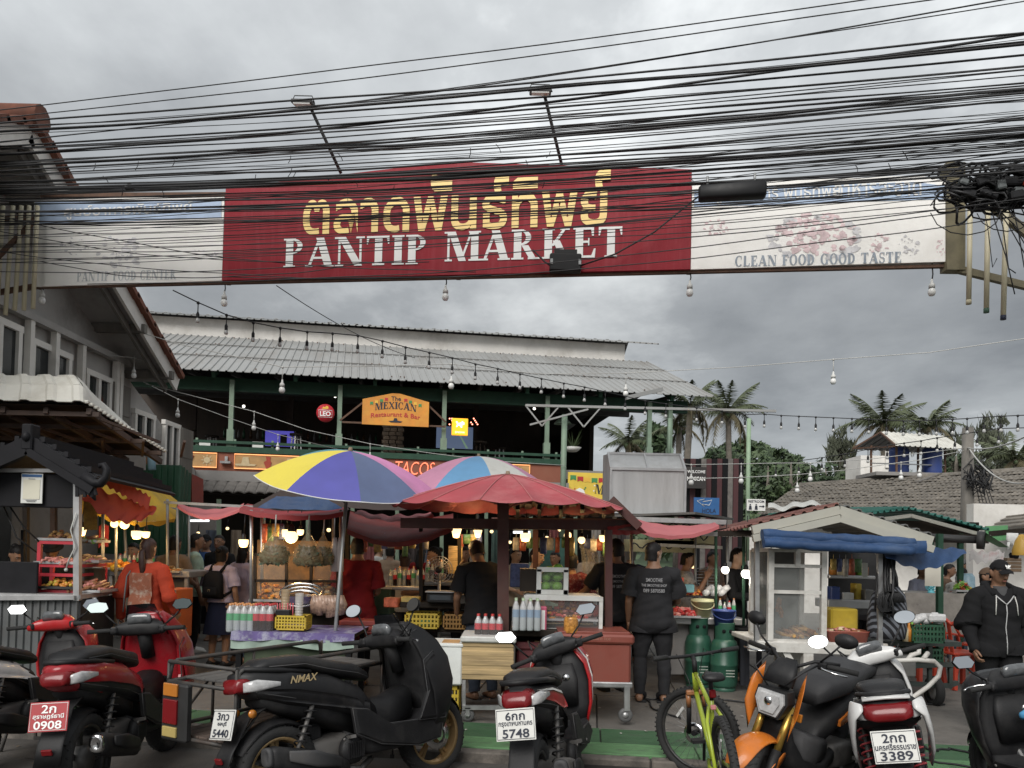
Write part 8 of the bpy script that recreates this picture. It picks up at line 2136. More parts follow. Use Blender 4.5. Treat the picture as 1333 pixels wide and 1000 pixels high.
o,I=person('broad man in black t-shirt and trousers standing at the food counter, wearing slides',848,8.15,172,1.68,skin=SKB,build=1.16,top=black2,bottom=black2,sleeve=.8,loose=.035,hem=.44,hair='short',head=(.1,-.75),arms={'l':dict(e=(.15,-.03,.65),w=(.12,-.15,.60),curl=.9),'r':dict(e=(.15,.01,.64),w=(.15,-.05,.49))},stance=.07,vox=.010)
back_print(o,I,[('SMOOTHIE',.17,.04),('THE SMOOTHIE SHOP',.26,.028),('089 5870580',.22,.038)],shirt_ink,.765,y=.098)
for s in(-1,1):
 part('slide_sandal',MB().box((s*.103,-.055,.008),(.095,.25,.016),bev=.006).loft([(Vector((s*.103,-.11,.05)),(.055,0,0),(0,0,.035),3),(Vector((s*.103,-.05,.06)),(.055,0,0),(0,0,.04),3)],12),black_plastic,o)
person('seller in white apron with headband behind the sauce trays',892,10.0,75,1.60,skin=SKA,top=white_floral,bottom=black_cl,hair='short',head=(.2,0),arms={'both':dict(e=(.15,-.08,.68),w=(.10,-.16,.80))})
person('young seller in black jacket between the hanging bulbs',957,9.7,48,1.66,skin=SKC,top=black_cl,bottom=black_cl,sleeve=.99,hair='short',head=(.2,.1),arms={'both':dict(e=(.15,-.04,.66),w=(.13,-.17,.64))},vox=.010)
person('diner in pale striped shirt behind the small blue fan',1195,12.2,20,1.50,skin=SKB,top=stripe_blue,bottom=denim,hair='short',lean=.12,arms=carry)
person('diner in white top with dark hair, turned to the right',1246,11.6,120,1.46,skin=SKB,top=white_cl,bottom=denim,hair='short',lean=.15,head=(.3,0),arms=carry)
person('diner in grey shirt and grey cap behind the table',1256,13.2,30,1.58,skin=SKA,top=grey_cl,bottom=denim,hair=('cap',grey_cl),arms=carry)
person('dark-haired diner next to the cream paper notice',1228,12.6,60,1.50,skin=SKB,top=brown_cl,bottom=denim,hair='short',lean=.1,arms=carry)
o,I=person('person in black hooded top half hidden behind the man in the cap',1283,8.9,30,1.48,skin=SKB,top=black2,bottom=black_cl,sleeve=.99,loose=.03,hair=('cap',brown_cl),arms=carry,hood=True)
o,I=person('man in black zip hoodie and black cap walking towards the street',1299,7.0,-6,1.57,skin=SKB,build=1.10,top=black_cl,bottom=black_cl,sleeve=.99,hem=.46,loose=.035,hair=('cap',black_cl),head=(.22,.12),arms={'l':dict(e=(.155,.02,.64),w=(.155,-.05,.49),curl=.8),'r':dict(e=(.155,.02,.64),w=(.15,-.05,.49))},hood=True,vox=.008,stride=.06,shoes=shoe_b)
tp,HP=I['tp'],I['HP']
part('undershirt',MB().loft([(tp(0,-.050,.735),(.020,0,0),(0,.025,0),2),(tp(0,-.040,.79),(.050,0,0),(0,.035,0),2),(tp(0,-.012,.838),(.066,0,0),(0,.062,0),2),(tp(0,.0,.852),(.060,0,0),(0,.056,0),2)],16),dgrey,o)
part('hood',MB().tube([tp(-.055,-.062,.80),tp(-.072,-.02,.835),tp(-.055,.045,.855),tp(0,.062,.855),tp(.055,.045,.855),tp(.072,-.02,.835),tp(.055,-.062,.80)],[.018,.032,.042,.046,.042,.032,.018],10),black_cl,o)
zipm=M('zip_pale',(.42,.42,.42),.5,var=.1)
part('zip',MB().tube([tp(0,-.084,.755),tp(.002,-.090,.70),tp(-.003,-.086,.62),tp(.003,-.092,.53),tp(0,-.098,.47)],.005,4),zipm,o)
part('zip',MB().tube([tp(-.05,-.066,.80),tp(-.02,-.082,.768),tp(0,-.088,.75),tp(.02,-.082,.768),tp(.05,-.066,.80)],.006,4),zipm,o)
for s in(-1,1):part('drawstring',MB().tube([tp(s*.050,-.074,.795),tp(s*.056,-.088,.75),tp(s*.060,-.092,.69)],.005,4),white_cl,o)
for a in(-.55,0,.55):
 part('cap_emblem',MB().prism([(-.004,-.012),(.004,-.012),(.007,.004),(0,.016),(-.007,.004)],.003,Matrix.Translation(HP(a*.028,-.1075+abs(a)*.01,.084))@Matrix.Rotation(a,4,'Y')),white_ink,o)
for k in range(2):part('cap_emblem',MB().box(HP(0,-.1145+.0*k,.070-k*.006),(.034,.003,.003)),white_ink,o)
for lab,px,d,yaw,h,mt,hr,sk in(('shopper in maroon top left of the fan seller, far back',545,12.6,160,1.58,maroon,'long',SKC),('shopper in blue shirt far back right of the woman in grey',540,14.2,20,1.66,stripe_blue,'short',SKA),('seller in dark apron behind the grill, facing the street',601,10.4,0,1.60,dgrey,'short',SKB),('shopper in cream shirt behind the red post',668,11.2,30,1.60,khaki,'bun',SKC),('shopper in teal shirt behind the teal curtain edge',720,11.4,-20,1.56,mint,'short',SKA),('shopper in tan shirt deep between the red blouse and the man reaching',768,12.2,10,1.66,tan_cl,'short',SKB),('helper in dark shirt behind the chilli tray',925,11.6,30,1.62,brown_cl,'short',SKB),('cook in grey shirt inside the white cart',1118,10.4,15,1.56,dgrey,'short',SKB),('shopper in white blouse passing behind the bag stall',345,11.0,-60,1.58,white_cl,'long',SKC),('shopper in dark top beyond the hanging bags',410,11.2,40,1.62,navy,'short',SKB),('shopper in red top left of the mint polo man, far back',232,12.8,10,1.60,orange_cl,'bun',SKA),('seller in pale top behind the alley fruit',170,10.6,-15,1.54,lav,'bun',SKC)):
 person(lab,px,d,yaw,h,skin=sk,top=mt,bottom=black_cl,hair=hr,arms=carry if px%2 else reach,vox=.017,head=(.15,.2*(px%3-1)))
 # ================================================================ scooters and cycles
def paint(n,rgb,rough=.28,**k):return M('paint_'+n,rgb,rough,spec=.35,coat=k.pop('coat',.22),var=.06,scale=4,dirt=k.pop('dirt',.25),dirtcol=(.10,.09,.08),dscale=5,**k)
p_black=paint('black',(.010,.010,.011),.35);p_mblack=M('matt_black',(.010,.010,.011),.48,spec=.35,var=.12,scale=5,dirt=.3,dirtcol=(.035,.032,.030),dscale=5)
p_red=paint('red',(.26,.010,.016));p_red2=paint('bright_red',(.34,.012,.014));p_white=paint('white',(.56,.56,.55));p_orange=paint('orange',(.52,.15,.02))
plast=M('scooter_plastic',(.012,.012,.013),.55,spec=.3,var=.2,scale=6,dirt=.4,dirtcol=(.038,.036,.033),dscale=6,bump=.15,bscale=150);plast_g=M('grey_scooter_plastic',(.05,.05,.052),.6,spec=.3,var=.15,dirt=.3)
seatm=M('seat_vinyl',(.011,.011,.012),.5,spec=.35,var=.15,bump=.2,bscale=120,dirt=.2);seat_gm=M('grey_seat_vinyl',(.028,.028,.030),.55,spec=.35,var=.15,bump=.2,bscale=120)
tyre=M('tyre_rubber',(.018,.018,.018),.85,var=.3,bump=.4);engm=M('engine_metal',(.13,.125,.12),.55,metal=.5,var=.35,scale=12,dirt=.6,dirtcol=(.06,.05,.04));chrome=M('chrome',(.60,.60,.60),.14,metal=1,var=.05)
rimb=M('black_rim',(.02,.02,.02),.45,var=.1,dirt=.4);rimg=M('gold_rim',(.34,.23,.11),.4,metal=.6,var=.1);rims=M('silver_rim',(.28,.28,.28),.4,metal=.7,var=.15,dirt=.4)
tailred=M('tail_lens_red',(.15,.007,.009),.22,var=.1,spec=.45);clearl=M('clear_lens',(.42,.42,.42),.10,var=.25,scale=25,spec=.9);amber=M('amber_lens',(.42,.15,.02),.15,var=.1,spec=.8)
mirror_g=M('mirror_glass',(.62,.64,.66),.03,metal=1,var=0);plate_w=M('plate_white',(.60,.60,.57),.5,var=.06,dirt=.25);plate_r=M('plate_red',(.34,.03,.035),.5,var=.06,dirt=.2);dashm=M('dash_glass',(.10,.105,.11),.12,var=.3,scale=20,spec=.8);goldf=M('gold_fork',(.48,.31,.07),.3,metal=.8,var=.1)
def wheel(root,x,r,w,rimm,rr,spokes=5,disc=True,steer=0.0,z=None,drum=False):
 n=node('wheel',root,(x,0,r if z is None else z),(0,0,steer))
 prof=[(rr,-w*.42),(rr+.012,-w*.48),(r*.93,-w*.5),(r*.985,-w*.33),(r,0),(r*.985,w*.33),(r*.93,w*.5),(rr+.012,w*.48),(rr,w*.42)]
 m=MB().lathe(prof,40,(0,0,0),'Y')
 for i in range(34):
  for s in(-1,1):
   a=2*PI*(i+(.5 if s>0 else 0))/34
   p0=Vector((r*.997*math.cos(a),s*w*.08,r*.997*math.sin(a)));p1=Vector((r*.958*math.cos(a+.13),s*w*.44,r*.958*math.sin(a+.13)))
   m.bar(p0,p1,.009,.008)
 part('tyre',m,tyre,n)
 m=MB().lathe([(rr-.018,-w*.36),(rr+.004,-w*.43),(rr+.004,-w*.38),(rr-.012,0),(rr+.004,w*.38),(rr+.004,w*.43),(rr-.018,w*.36),(rr-.026,0),(rr-.018,-w*.36)],36,(0,0,0),'Y')
 m.lathe([(.001,-.05),(.035,-.045),(.045,0),(.035,.045),(.001,.05)],16,(0,0,0),'Y')
 for i in range(spokes):
  a=2*PI*i/spokes+.3
  for da in(-.09,.09):m.bar((.03*math.cos(a),0,.03*math.sin(a)),((rr-.012)*math.cos(a+da),0,(rr-.012)*math.sin(a+da)),.022,.016,up=(0,1,0))
 part('rim',m,rimm,n)
 if disc:
  m=MB().lathe([(.06,-.004),(.11,-.004),(.11,.004),(.06,.004),(.06,-.004)],30,(0,-.065,0),'Y');part('brake_disc',m,chrome,n)
  part('caliper',MB().box((-.08,-.065,.07),(.05,.04,.08),None,.01),engm,n)
 if drum:part('drum',MB().lathe([(.001,-.06),(.075,-.055),(.085,.0),(.075,.03),(.001,.03)],20,(0,0,0),'Y'),engm,n)
 return n
def loftx(secs,ex=3.2,n=22):
 """(x, z, half height, half width)"""
 return MB().loft([((x,0,z),(0,w,0),(0,0,h),ex)for x,z,h,w in secs],n)
def wid(secs,x,z,ex=3.2):
 for(x0,z0,h0,w0),(x1,z1,h1,w1)in zip(secs,secs[1:]):
  if x0<=x<=x1 or x1<=x<=x0:
   t=(x-x0)/(x1-x0);zc,h,w=z0+(z1-z0)*t,h0+(h1-h0)*t,w0+(w1-w0)*t
   q=min(.999,abs((z-zc)/h))
   return max(w*(1-q**ex)**(1/ex),w*.45)
 return.05
def side_panel(root,name,secs,top,bot,mt,off=.008,ex=3.2):
 """panel skin lying on both sides of a lofted body, between a top and a bottom curve of (x, z) points"""
 for s in(-1,1):
  k=len(top);m=MB();vs=[]
  for j in range(5):
   for i in range(k):
    x=top[i][0]+(bot[i][0]-top[i][0])*j/4;z=top[i][1]+(bot[i][1]-top[i][1])*j/4
    vs.append((x,s*(wid(secs,x,z,ex)+off),z))
  fs=[(j*k+i,j*k+i+1,(j+1)*k+i+1,(j+1)*k+i)for j in range(4)for i in range(k-1)]
  inner=[(x,y-s*off*1.6,z)for x,y,z in vs];q=len(vs)
  edge=[i for i in range(k)]+[j*k+k-1 for j in range(1,5)]+[4*k+i for i in range(k-2,-1,-1)]+[j*k for j in range(3,0,-1)]
  fs2=fs+[(edge[i],edge[(i+1)%len(edge)],edge[(i+1)%len(edge)]+q,edge[i]+q)for i in range(len(edge))]
  m.add(vs+inner,fs2,True)
  part(name,m,mt,root)
def plate(root,loc,mt,lines,ink_m,w=.22,h=.17,tilt=.25):
 n=node('licence_plate',root,loc,(0,0,-PI/2))
 T=Matrix.Rotation(-tilt,4,'X')
 part('plate',place_mb(MB().box((0,0,0),(w,.006,h),None,.002),T),mt,n)
 part('border',place_mb(MB().tube([(-w*.47,-.004,-h*.45),(w*.47,-.004,-h*.45),(w*.47,-.004,h*.45),(-w*.47,-.004,h*.45)],.0022,4,closed=True),T),ink_m,n)
 for(t,ww,hh,zc)in lines:part('lettering',place_mb(text_mb(t,w=w*ww,h=h*hh,bold=.018),T@Matrix.Translation((0,-.0045,h*zc))),ink_m,n)
 return n
def mirrors(root,hx,hz,shape='hex',y=.30,dz=.20,dx=-.02,sc=1.0,only=None,gl=None,base=.17,yawm=0.0,steer=0.0):
 HM=Matrix.Translation((hx,0,hz))@Matrix.Rotation(steer,4,'Z')@Matrix.Rotation(-.5*steer,4,'X')@Matrix.Translation((-hx,0,-hz))
 for s in(-1,1):
  if only and s!=only:continue
  n=node('mirror',root,HM@Vector((hx+dx,s*y,hz+dz)),(0,.32,s*.16+yawm))
  if shape=='hex':out_=[(-.075,-.012),(-.045,.036),(.05,.042),(.080,.012),(.052,-.034),(-.04,-.042)]
  elif shape=='round':out_=[(.07*math.cos(a),.048*math.sin(a))for a in[2*PI*i/20 for i in range(20)]]
  else:out_=[(-.078,-.010),(-.060,.035),(.0,.046),(.060,.034),(.080,.0),(.045,-.036),(-.045,-.038)]
  out_=[(s*px_*sc,pz*sc)for px_,pz in out_]
  if s<0:out_=out_[::-1]
  c=[(0,0)]
  k=len(out_)
  vs=[(0,y_,z_)for y_,z_ in out_]+[(.022,y_*.9,z_*.9)for y_,z_ in out_]+[(.040,y_*.5,z_*.5)for y_,z_ in out_]
  m=MB().add(vs,[(i,(i+1)%k,(i+1)%k+k,i+k)for i in range(k)]+[(k+i,k+(i+1)%k,k+(i+1)%k+k,k+i+k)for i in range(k)]+[tuple(range(2*k,3*k))],True)
  part('housing',m,plast,n)
  part('glass',MB().add([(-.002,y_*.95,z_*.95)for y_,z_ in out_],[tuple(range(k))[::-1]],False),gl or mirror_g,n)
  lx=(HM@Vector((hx+.02,s*base,hz+.03))-HM@Vector((hx+dx,s*y,hz+dz)))
  part('stem',MB().tube([lx,lx*.55+Vector((.03,0,.0)),(.03,-s*.015,-.012)],.0065,6),plast,n)
def handlebar(root,hx,hz,cover,w=.35,rake=.10,lever=chrome,covermat=None,steer=0.0,dash=True):
 h=node('handlebar',root,(hx,0,hz),(-.5*steer,0,steer))
 if cover:
  m=MB().loft([((-.07,-.19,-.01),(.025,0,0),(0,0,.025)),((-.02,-.15,.0),(.045,0,.0),(0,0,.045),2.5),((.02,-.08,.01),(.075,0,.01),(0,0,.060),2.6),((.03,0,.015),(.085,0,.01),(0,0,.065),2.6),((.02,.08,.01),(.075,0,.01),(0,0,.060),2.6),((-.02,.15,.0),(.045,0,.0),(0,0,.045),2.5),((-.07,.19,-.01),(.025,0,0),(0,0,.025))],16)
  part('cover',m,covermat or plast,h)
  if dash:
   part('dash',MB().loft([((-.055,0,.055),(.012,0,-.028),(0,.085,0),3.5),((-.030,0,.088),(.030,0,-.030),(0,.085,0),3.5),((-.022,0,.092),(.026,0,-.026),(0,.075,0),3.5)],20),dashm,h)
 else:part('bar',MB().tube([(-rake,-w+.12,.02),(-.02,-.14,.02),(.03,-.06,-.03),(.03,.06,-.03),(-.02,.14,.02),(-rake,w-.12,.02)],.011,8),plast,h)
 for s in(-1,1):
  part('grip',MB().tube([(-.06,s*.17,.0),(-.075,s*.21,.0),(-rake,s*w,.0)],[.014,.017,.017],10),M('grip_rubber',(.012,.012,.012),.8,bump=.4,bscale=200),h)
  part('switch_box',MB().box((-.055,s*.175,.0),(.05,.055,.05),None,.012),plast,h)
  part('lever',MB().tube([(-.02,s*.18,.0),(.02,s*.21,-.005),(.015,s*.28,-.012),(-.02,s*(w-.02),-.016)],[.008,.007,.006,.007],6),lever,h)
 return h
def shock(root,x,y,z0,x1,z1,mt):
 a,b=Vector((x,y,z0)),Vector((x1,y,z1));d=b-a;m=MB()
 ux=d.normalized().orthogonal();uy=d.normalized().cross(ux)
 m.tube([a.lerp(b,i/60)+(ux*math.cos(i*.75)+uy*math.sin(i*.75))*.026 for i in range(61)],.006,5)
 part('shock_spring',m,mt,root);part('shock_rod',MB().tube([a-d*.12,b+d*.15],.014,8),engm,root)
def fender(root,x,r,z,a0,a1,w,mt,name='front_fender',th=.03,rad_=None):
 rr_=rad_ or r+.035;m=MB();k=12
 for sgn,q in((1,0),(1,.006)):
  m.grid(lambda u,v:Vector((x+(rr_-q-.03*(2*v-1)**2)*math.cos(a0+(a1-a0)*u),(v-.5)*2*w*(1-.35*(2*u-1)**4),z+(rr_-q-.03*(2*v-1)**2)*math.sin(a0+(a1-a0)*u))),k,8)
 part(name,m,mt,root)
def bevel_panel(root,name,poly,y,mt,th=.03,ins=.014,edge=None):
 """crisp raised panel on both sides: outline in (x, z), chamfered outer face"""
 n=len(poly);cx,cz=sum(p[0]for p in poly)/n,sum(p[1]for p in poly)/n
 for s in(-1,1):
  vs=[]
  for yy,k in((y-th,1.0),(y-.010,1.0),(y,None)):
   for x,z in poly:
    d_=math.hypot(x-cx,z-cz);q=1.0 if k else max(.2,1-ins*1.6/d_)
    vs.append((cx+(x-cx)*q,s*yy,cz+(z-cz)*q))
  fs=[(i+j*n,(i+1)%n+j*n,(i+1)%n+(j+1)*n,i+(j+1)*n)for j in(0,1)for i in range(n)]+[tuple(range(2*n,3*n))]
  part(name,MB().add(vs,fs,False),mt,root)
  if edge:part('panel_seam_highlight',MB().tube([(x,s*(y-.008),z)for x,z in poly],.0035,4,closed=True),edge,root)  # lighter outline along the panel seam, edge highlight put into its colour
def scooter(label,px,d,yaw,C,lean=-7.0,group=None,z=0.0,name='motor_scooter'):
 o=thing(name,label,'scooter',PX(px,d,z),rad(yaw),group,rad(lean))
 wb=C.get('wb',1.30)/2;r=C.get('r',.28);tw=C.get('tw',.09);dz=C.get('dz',0.0)
 main,side,trim=C['main'],C.get('side',C['main']),C.get('trim',plast)
 wheel(o,-wb,r,tw*1.15,C.get('rim',rimb),r-.075,C.get('spokes',5),False,drum=True)
 wheel(o,wb,r,tw,C.get('rim',rimb),r-.07,C.get('spokes',5),True,C.get('steer',0))
 part('engine',MB().loft([((-.02,0,.33),(0,.10,0),(0,0,.07),4),((-.22,0,.34),(0,.13,0),(0,0,.11),4),((-.42,.03,.33),(0,.10,0),(0,0,.10),4),((-.62,.07,.31),(0,.05,0),(0,0,.09),3),((-.74,.08,.30),(0,.03,0),(0,0,.06),3)],18),engm,o)
 m=MB().lathe([(.001,-.03),(.085,-.025),(.095,.02),(.001,.03)],20,(-.20,-.15,.34),'Y')
 for i in range(9):m.bar((-.26+i*.015,-.185,.29),(-.25+i*.015,-.185,.39),.005,.01)
 part('fan_cover',m,plast,o)
 part('air_box',MB().box((-.45,.05,.47),(.26,.16,.12),None,.03),plast,o)
 sp=C.get('spring',plast)
 for y in((.13,-.13)if C.get('twin',True)else(.13,)):shock(o,-.47,y,.66+dz,-wb+.05,.36,sp)
 ex=C.get('exhaust',plast)
 m=MB().tube([(.02,-.07,.24),(-.12,-.12,.20),(-.28,-.155,.24)],.020,8);part('exhaust_pipe',m,engm,o)
 part('muffler',MB().loft([((-.26,-.165,.25),(0,.030,0),(0,0,.035),2.5),((-.34,-.175,.27),(0,.050,0),(0,0,.062),3),((-.60,-.185,.345),(0,.056,0),(0,0,.075),3),((-.80,-.19,.40),(0,.054,0),(0,0,.072),3),((-.84,-.19,.41),(0,.040,0),(0,0,.055),3)],18),ex,o)
 part('muffler_end',MB().loft([((-.835,-.19,.41),(0,.044,0),(0,0,.060),3),((-.865,-.19,.418),(0,.036,0),(0,0,.050),3),((-.850,-.19,.414),(0,.020,0),(0,0,.028),2)],16),C.get('endcap',plast_g),o)
 part('heat_shield',MB().loft([((-.36,-.235,.30),(0,.008,0),(0,0,.030),3),((-.55,-.248,.355),(0,.010,0),(0,0,.050),3),((-.74,-.252,.405),(0,.008,0),(0,0,.030),3)],12),C.get('shield',plast),o)
 tb=C.get('tail',[(-.92,.845,.035,.05),(-.84,.825,.070,.105),(-.62,.785,.095,.150),(-.34,.72,.105,.160),(-.10,.61,.105,.140),(.04,.50,.075,.100)])
 tb=[(x,zz+dz,h,w)for x,zz,h,w in tb]
 part('tail_body',loftx(tb),main,o)
 if 'panels' in C:
  for top,bot,mt,off in C['panels']:side_panel(o,'side_panel',tb,[(x,zz+dz)for x,zz in top],[(x,zz+dz)for x,zz in bot],mt,off)
 part('under_tail',loftx([(-.80,.74+dz,.05,.085),(-.60,.68+dz,.07,.11),(-.35,.60+dz,.08,.12),(-.15,.50+dz,.08,.11)]),plast,o)
 st=C.get('seat',[(-.80,.895,.020,.070),(-.72,.915,.038,.115),(-.50,.900,.048,.135),(-.36,.862,.050,.145),(-.12,.805,.050,.125),(.02,.765,.035,.075)])
 part('seat',loftx([(x,zz+dz,h,w)for x,zz,h,w in st],3.0),C.get('seatm',seatm),o)
 part('grab_rail',MB().tube([(-.48,-.135,.86+dz),(-.70,-.130,.895+dz),(-.86,-.085,.915+dz),(-.90,0,.918+dz),(-.86,.085,.915+dz),(-.70,.130,.895+dz),(-.48,.135,.86+dz)],.016,8),plast,o)
 tl=C.get('tlw',1.0)
 part('tail_light',MB().loft([((-.955,0,.80+dz),(0,.055*tl,0),(0,0,.018),4),((-.940,0,.825+dz),(0,.080*tl,0),(0,0,.040),4),((-.86,0,.825+dz),(0,.100*tl,0),(0,0,.056),4)],20),tailred,o)
 for s in(-1,1):
  part('indicator',MB().loft([((-.91,s*.082*tl,.815+dz),(.008,.010,0),(0,0,.028),2.5),((-.84,s*.118*tl,.82+dz),(.012,.012,0),(0,0,.035),2.5),((-.70,s*.146*(1+(tl-1)*.5),.815+dz),(.008,.006,0),(0,0,.012),2.5)],12),clearl,o)
 part('rear_fender',MB().loft([((-.70,0,.70+dz),(0,.075,0),(.03,0,.02),4),((-.86,0,.64+dz),(0,.070,0),(.02,0,.014),4),((-.99,0,.46+dz),(0,.075,0),(.012,0,.006),4),((-1.04,0,.34+dz),(0,.080,0),(.008,0,.004),4)],14),plast,o)
 part('reflector',MB().box((-1.035,0,.42+dz),(.014,.06,.035),Matrix.Rotation(-.35,3,'Y'),.004),tailred,o)
 if C.get('sidelamp'):
  for s in(-1,1):part('side_reflector',MB().lathe([(.001,-.008),(.024,-.006),(.026,.006),(.001,.010)],14,(-.86,s*.085,.66+dz),'Y'),amber,o)
 fender(o,-wb,r,r,rad(35),rad(150),tw*.62,plast,'inner_fender')
 if 'plate' in C:plate(o,(-1.00+C.get('px',0),0,.62+C.get('pz',0)+dz),*C['plate'])
 fl=C.get('floor',.33)
 part('footboard',loftx([(-.20,fl+.06,.07,.12),(-.05,fl,.055,.17),(.20,fl-.01,.050,.19),(.40,fl+.04,.07,.19),(.52,fl+.14,.10,.16)],4),plast,o)
 if C.get('tunnel',0):part('tunnel',loftx([(-.14,.52,.10,.10),(.0,.50,C['tunnel'],.105),(.20,.50,C['tunnel'],.10),(.38,.56,.12,.12)],2.8),plast,o)
 ls=C.get('shield_secs',[(.44,.36,.15,.05),(.47,.55,.205,.065),(.50,.72,.215,.085),(.52,.84,.190,.095),(.50,.93,.130,.080)])
 ls=[(x,zz+dz*.5,w,dd)for x,zz,w,dd in ls]
 part('leg_shield',MB().loft([((x,0,zz),(0,w,0),(dd,0,dd*.35),3.2)for x,zz,w,dd in ls],22),C.get('inner',plast),o)
 part('front_cowl',MB().loft([((x+dd*.55,0,zz+.015),(0,w*1.03,0),(dd*.85,0,dd*.25),2.7)for x,zz,w,dd in ls[1:]],22),side,o)
 for s in(-1,1):
  m=MB().loft([((x+.02,s*(w+.006),zz+.01),(0,.014,0),(dd*.95,0,dd*.30),3)for x,zz,w,dd in ls],12);part('shield_wing',m,C.get('wing',side),o)
  if 'stripe' in C:part('shield_stripe',MB().loft([((x+.00,s*(w+.019),zz+.01),(0,.004,0),(.012,0,.003),3)for x,zz,w,dd in ls[1:]],8),C['stripe'],o)
 part('inner_panel',MB().loft([((ls[1][0]-.07,0,ls[1][1]),(0,.13,0),(.03,0,.01),4),((ls[2][0]-.08,0,ls[2][1]),(0,.14,0),(.035,0,.01),4),((ls[3][0]-.075,0,ls[3][1]),(0,.115,0),(.035,0,.01),4)],16),plast,o)
 part('key_cover',MB().lathe([(.001,-.01),(.028,-.008),(.030,.008),(.018,.012),(.001,.010)],16,(ls[2][0]-.105,-.06,ls[2][1]+.02),'X'),chrome,o)
 part('headlight',MB().loft([((ls[2][0]+.16,0,ls[2][1]+.02),(0,.10,0),(0,0,.035),2.5),((ls[3][0]+.12,0,ls[3][1]+.02),(0,.12,0),(0,0,.05),2.5)],14),clearl,o)
 for s in(-1,1):part('fork',MB().tube([(wb-.13,s*.065,.60),(wb,s*.070,r)],[.022,.020],8),C.get('fork',engm),o)
 fender(o,wb,r,r,rad(20),rad(150),tw*.68,C.get('fendm',main))
 hx,hz=C.get('hx',.40),C.get('hz',1.00)+dz
 part('neck',MB().tube([(hx+.10,0,.78),(hx+.02,0,hz)],.05,10),plast,o)
 handlebar(o,hx,hz,True,C.get('hw',.35),.10,C.get('lever',chrome),C.get('cover',plast),C.get('hsteer',0.0))
 if C.get('screen'):
  m=MB();m.grid(lambda u,v:Vector((hx+.16+.02*v-.09*(2*u-1)**2-.10*v,(u-.5)*(.34-.14*v),hz-.06+.24*v)),12,6)
  m.grid(lambda u,v:Vector((hx+.165+.02*v-.09*(2*u-1)**2-.10*v,(.5-u)*(.34-.14*v),hz-.06+.24*v)),12,6)
  part('windscreen',m,M('smoked_screen',(.010,.010,.011),.12,spec=.7,var=0),o)
 mirrors(o,hx,hz,C.get('mirror','hex'),C.get('my',.31),C.get('mz',.20),only=C.get('monly'),gl=C.get('mglass'),yawm=C.get('myaw',0.0),steer=C.get('hsteer',0.0))
 for sg in(-1,1):
  part('cable',MB().tube([(hx-.02,sg*.16,hz+.01),(hx+.06,sg*.20,hz+.07),(hx+.10,sg*.10,hz-.03),(hx+.10,sg*.05,hz-.14)],.005,5),black_cable,o)
  part('seat_piping',MB().tube([(x,sg*w*.985,zz+dz-h*.25)for x,zz,h,w in st[1:]],.004,4),plast_g,o)
  part('body_seam_highlight',MB().tube([(x,sg*(wid(tb,x,zz-h*.55)+.003),zz-h*.55)for x,zz,h,w in tb[1:]],.0035,4),M('seam_highlight_grey',(.045,.045,.046),.5),o)  # seam line in lighter grey, its edge highlight painted into the colour
  for bx,bz in((-.30,.42),(.10,.36),(.36,.40)):part('bolt',MB().lathe([(.001,-.004),(.010,-.003),(.010,.003),(.001,.004)],8,(bx,sg*.205,bz),'Y'),engm,o)
 for poly,yy,mt_ in C.get('bevel',[([(-.22,.44),(-.02,.36),(.30,.29),(.50,.33),(.38,.42),(.06,.45),(-.08,.58),(-.24,.60)],.196,plast)]):
  bevel_panel(o,'side_skirt',poly,yy,mt_,edge=plast_g)
 part('side_stand',MB().tube([(-.05,.12,.26),(-.02,.24,.012)],.012,6),engm,o)
 [part('footpeg',MB().bar((-.22,s*.15,.42),(-.24,s*.22,.43),.035,.02),engm,o)for s in(-1,1)]
 if 'logo' in C:
  t,w,h,x,zz,mt=C['logo']
  for s in(-1,):
   q=text_mb(t,w=w,h=h,bold=.02,shear=.25)
   yy=-(wid(tb,x,zz+dz)+.009)
   part('lettering',place_mb(q,Matrix.Translation((x,yy,zz+dz))@Matrix.Rotation(.12,4,'X')),mt,o)
 return o
gold_ink=M('gold_ink',(.62,.48,.26),.4,metal=.3,var=0)
maxi_tail=[(-.93,.86,.035,.05),(-.85,.83,.085,.115),(-.62,.785,.120,.165),(-.34,.72,.125,.172),(-.08,.62,.115,.150),(.06,.52,.08,.11)]
maxi_sh=[(.54,.32,.17,.07),(.56,.48,.225,.085),(.56,.64,.240,.110),(.53,.80,.225,.120),(.48,.93,.190,.105),(.42,1.03,.145,.075),(.36,1.10,.100,.035)]
maxi_seat=[(-.86,.905,.020,.070),(-.76,.930,.040,.125),(-.52,.925,.050,.150),(-.36,.880,.055,.160),(-.10,.825,.055,.135),(.03,.78,.035,.080)]
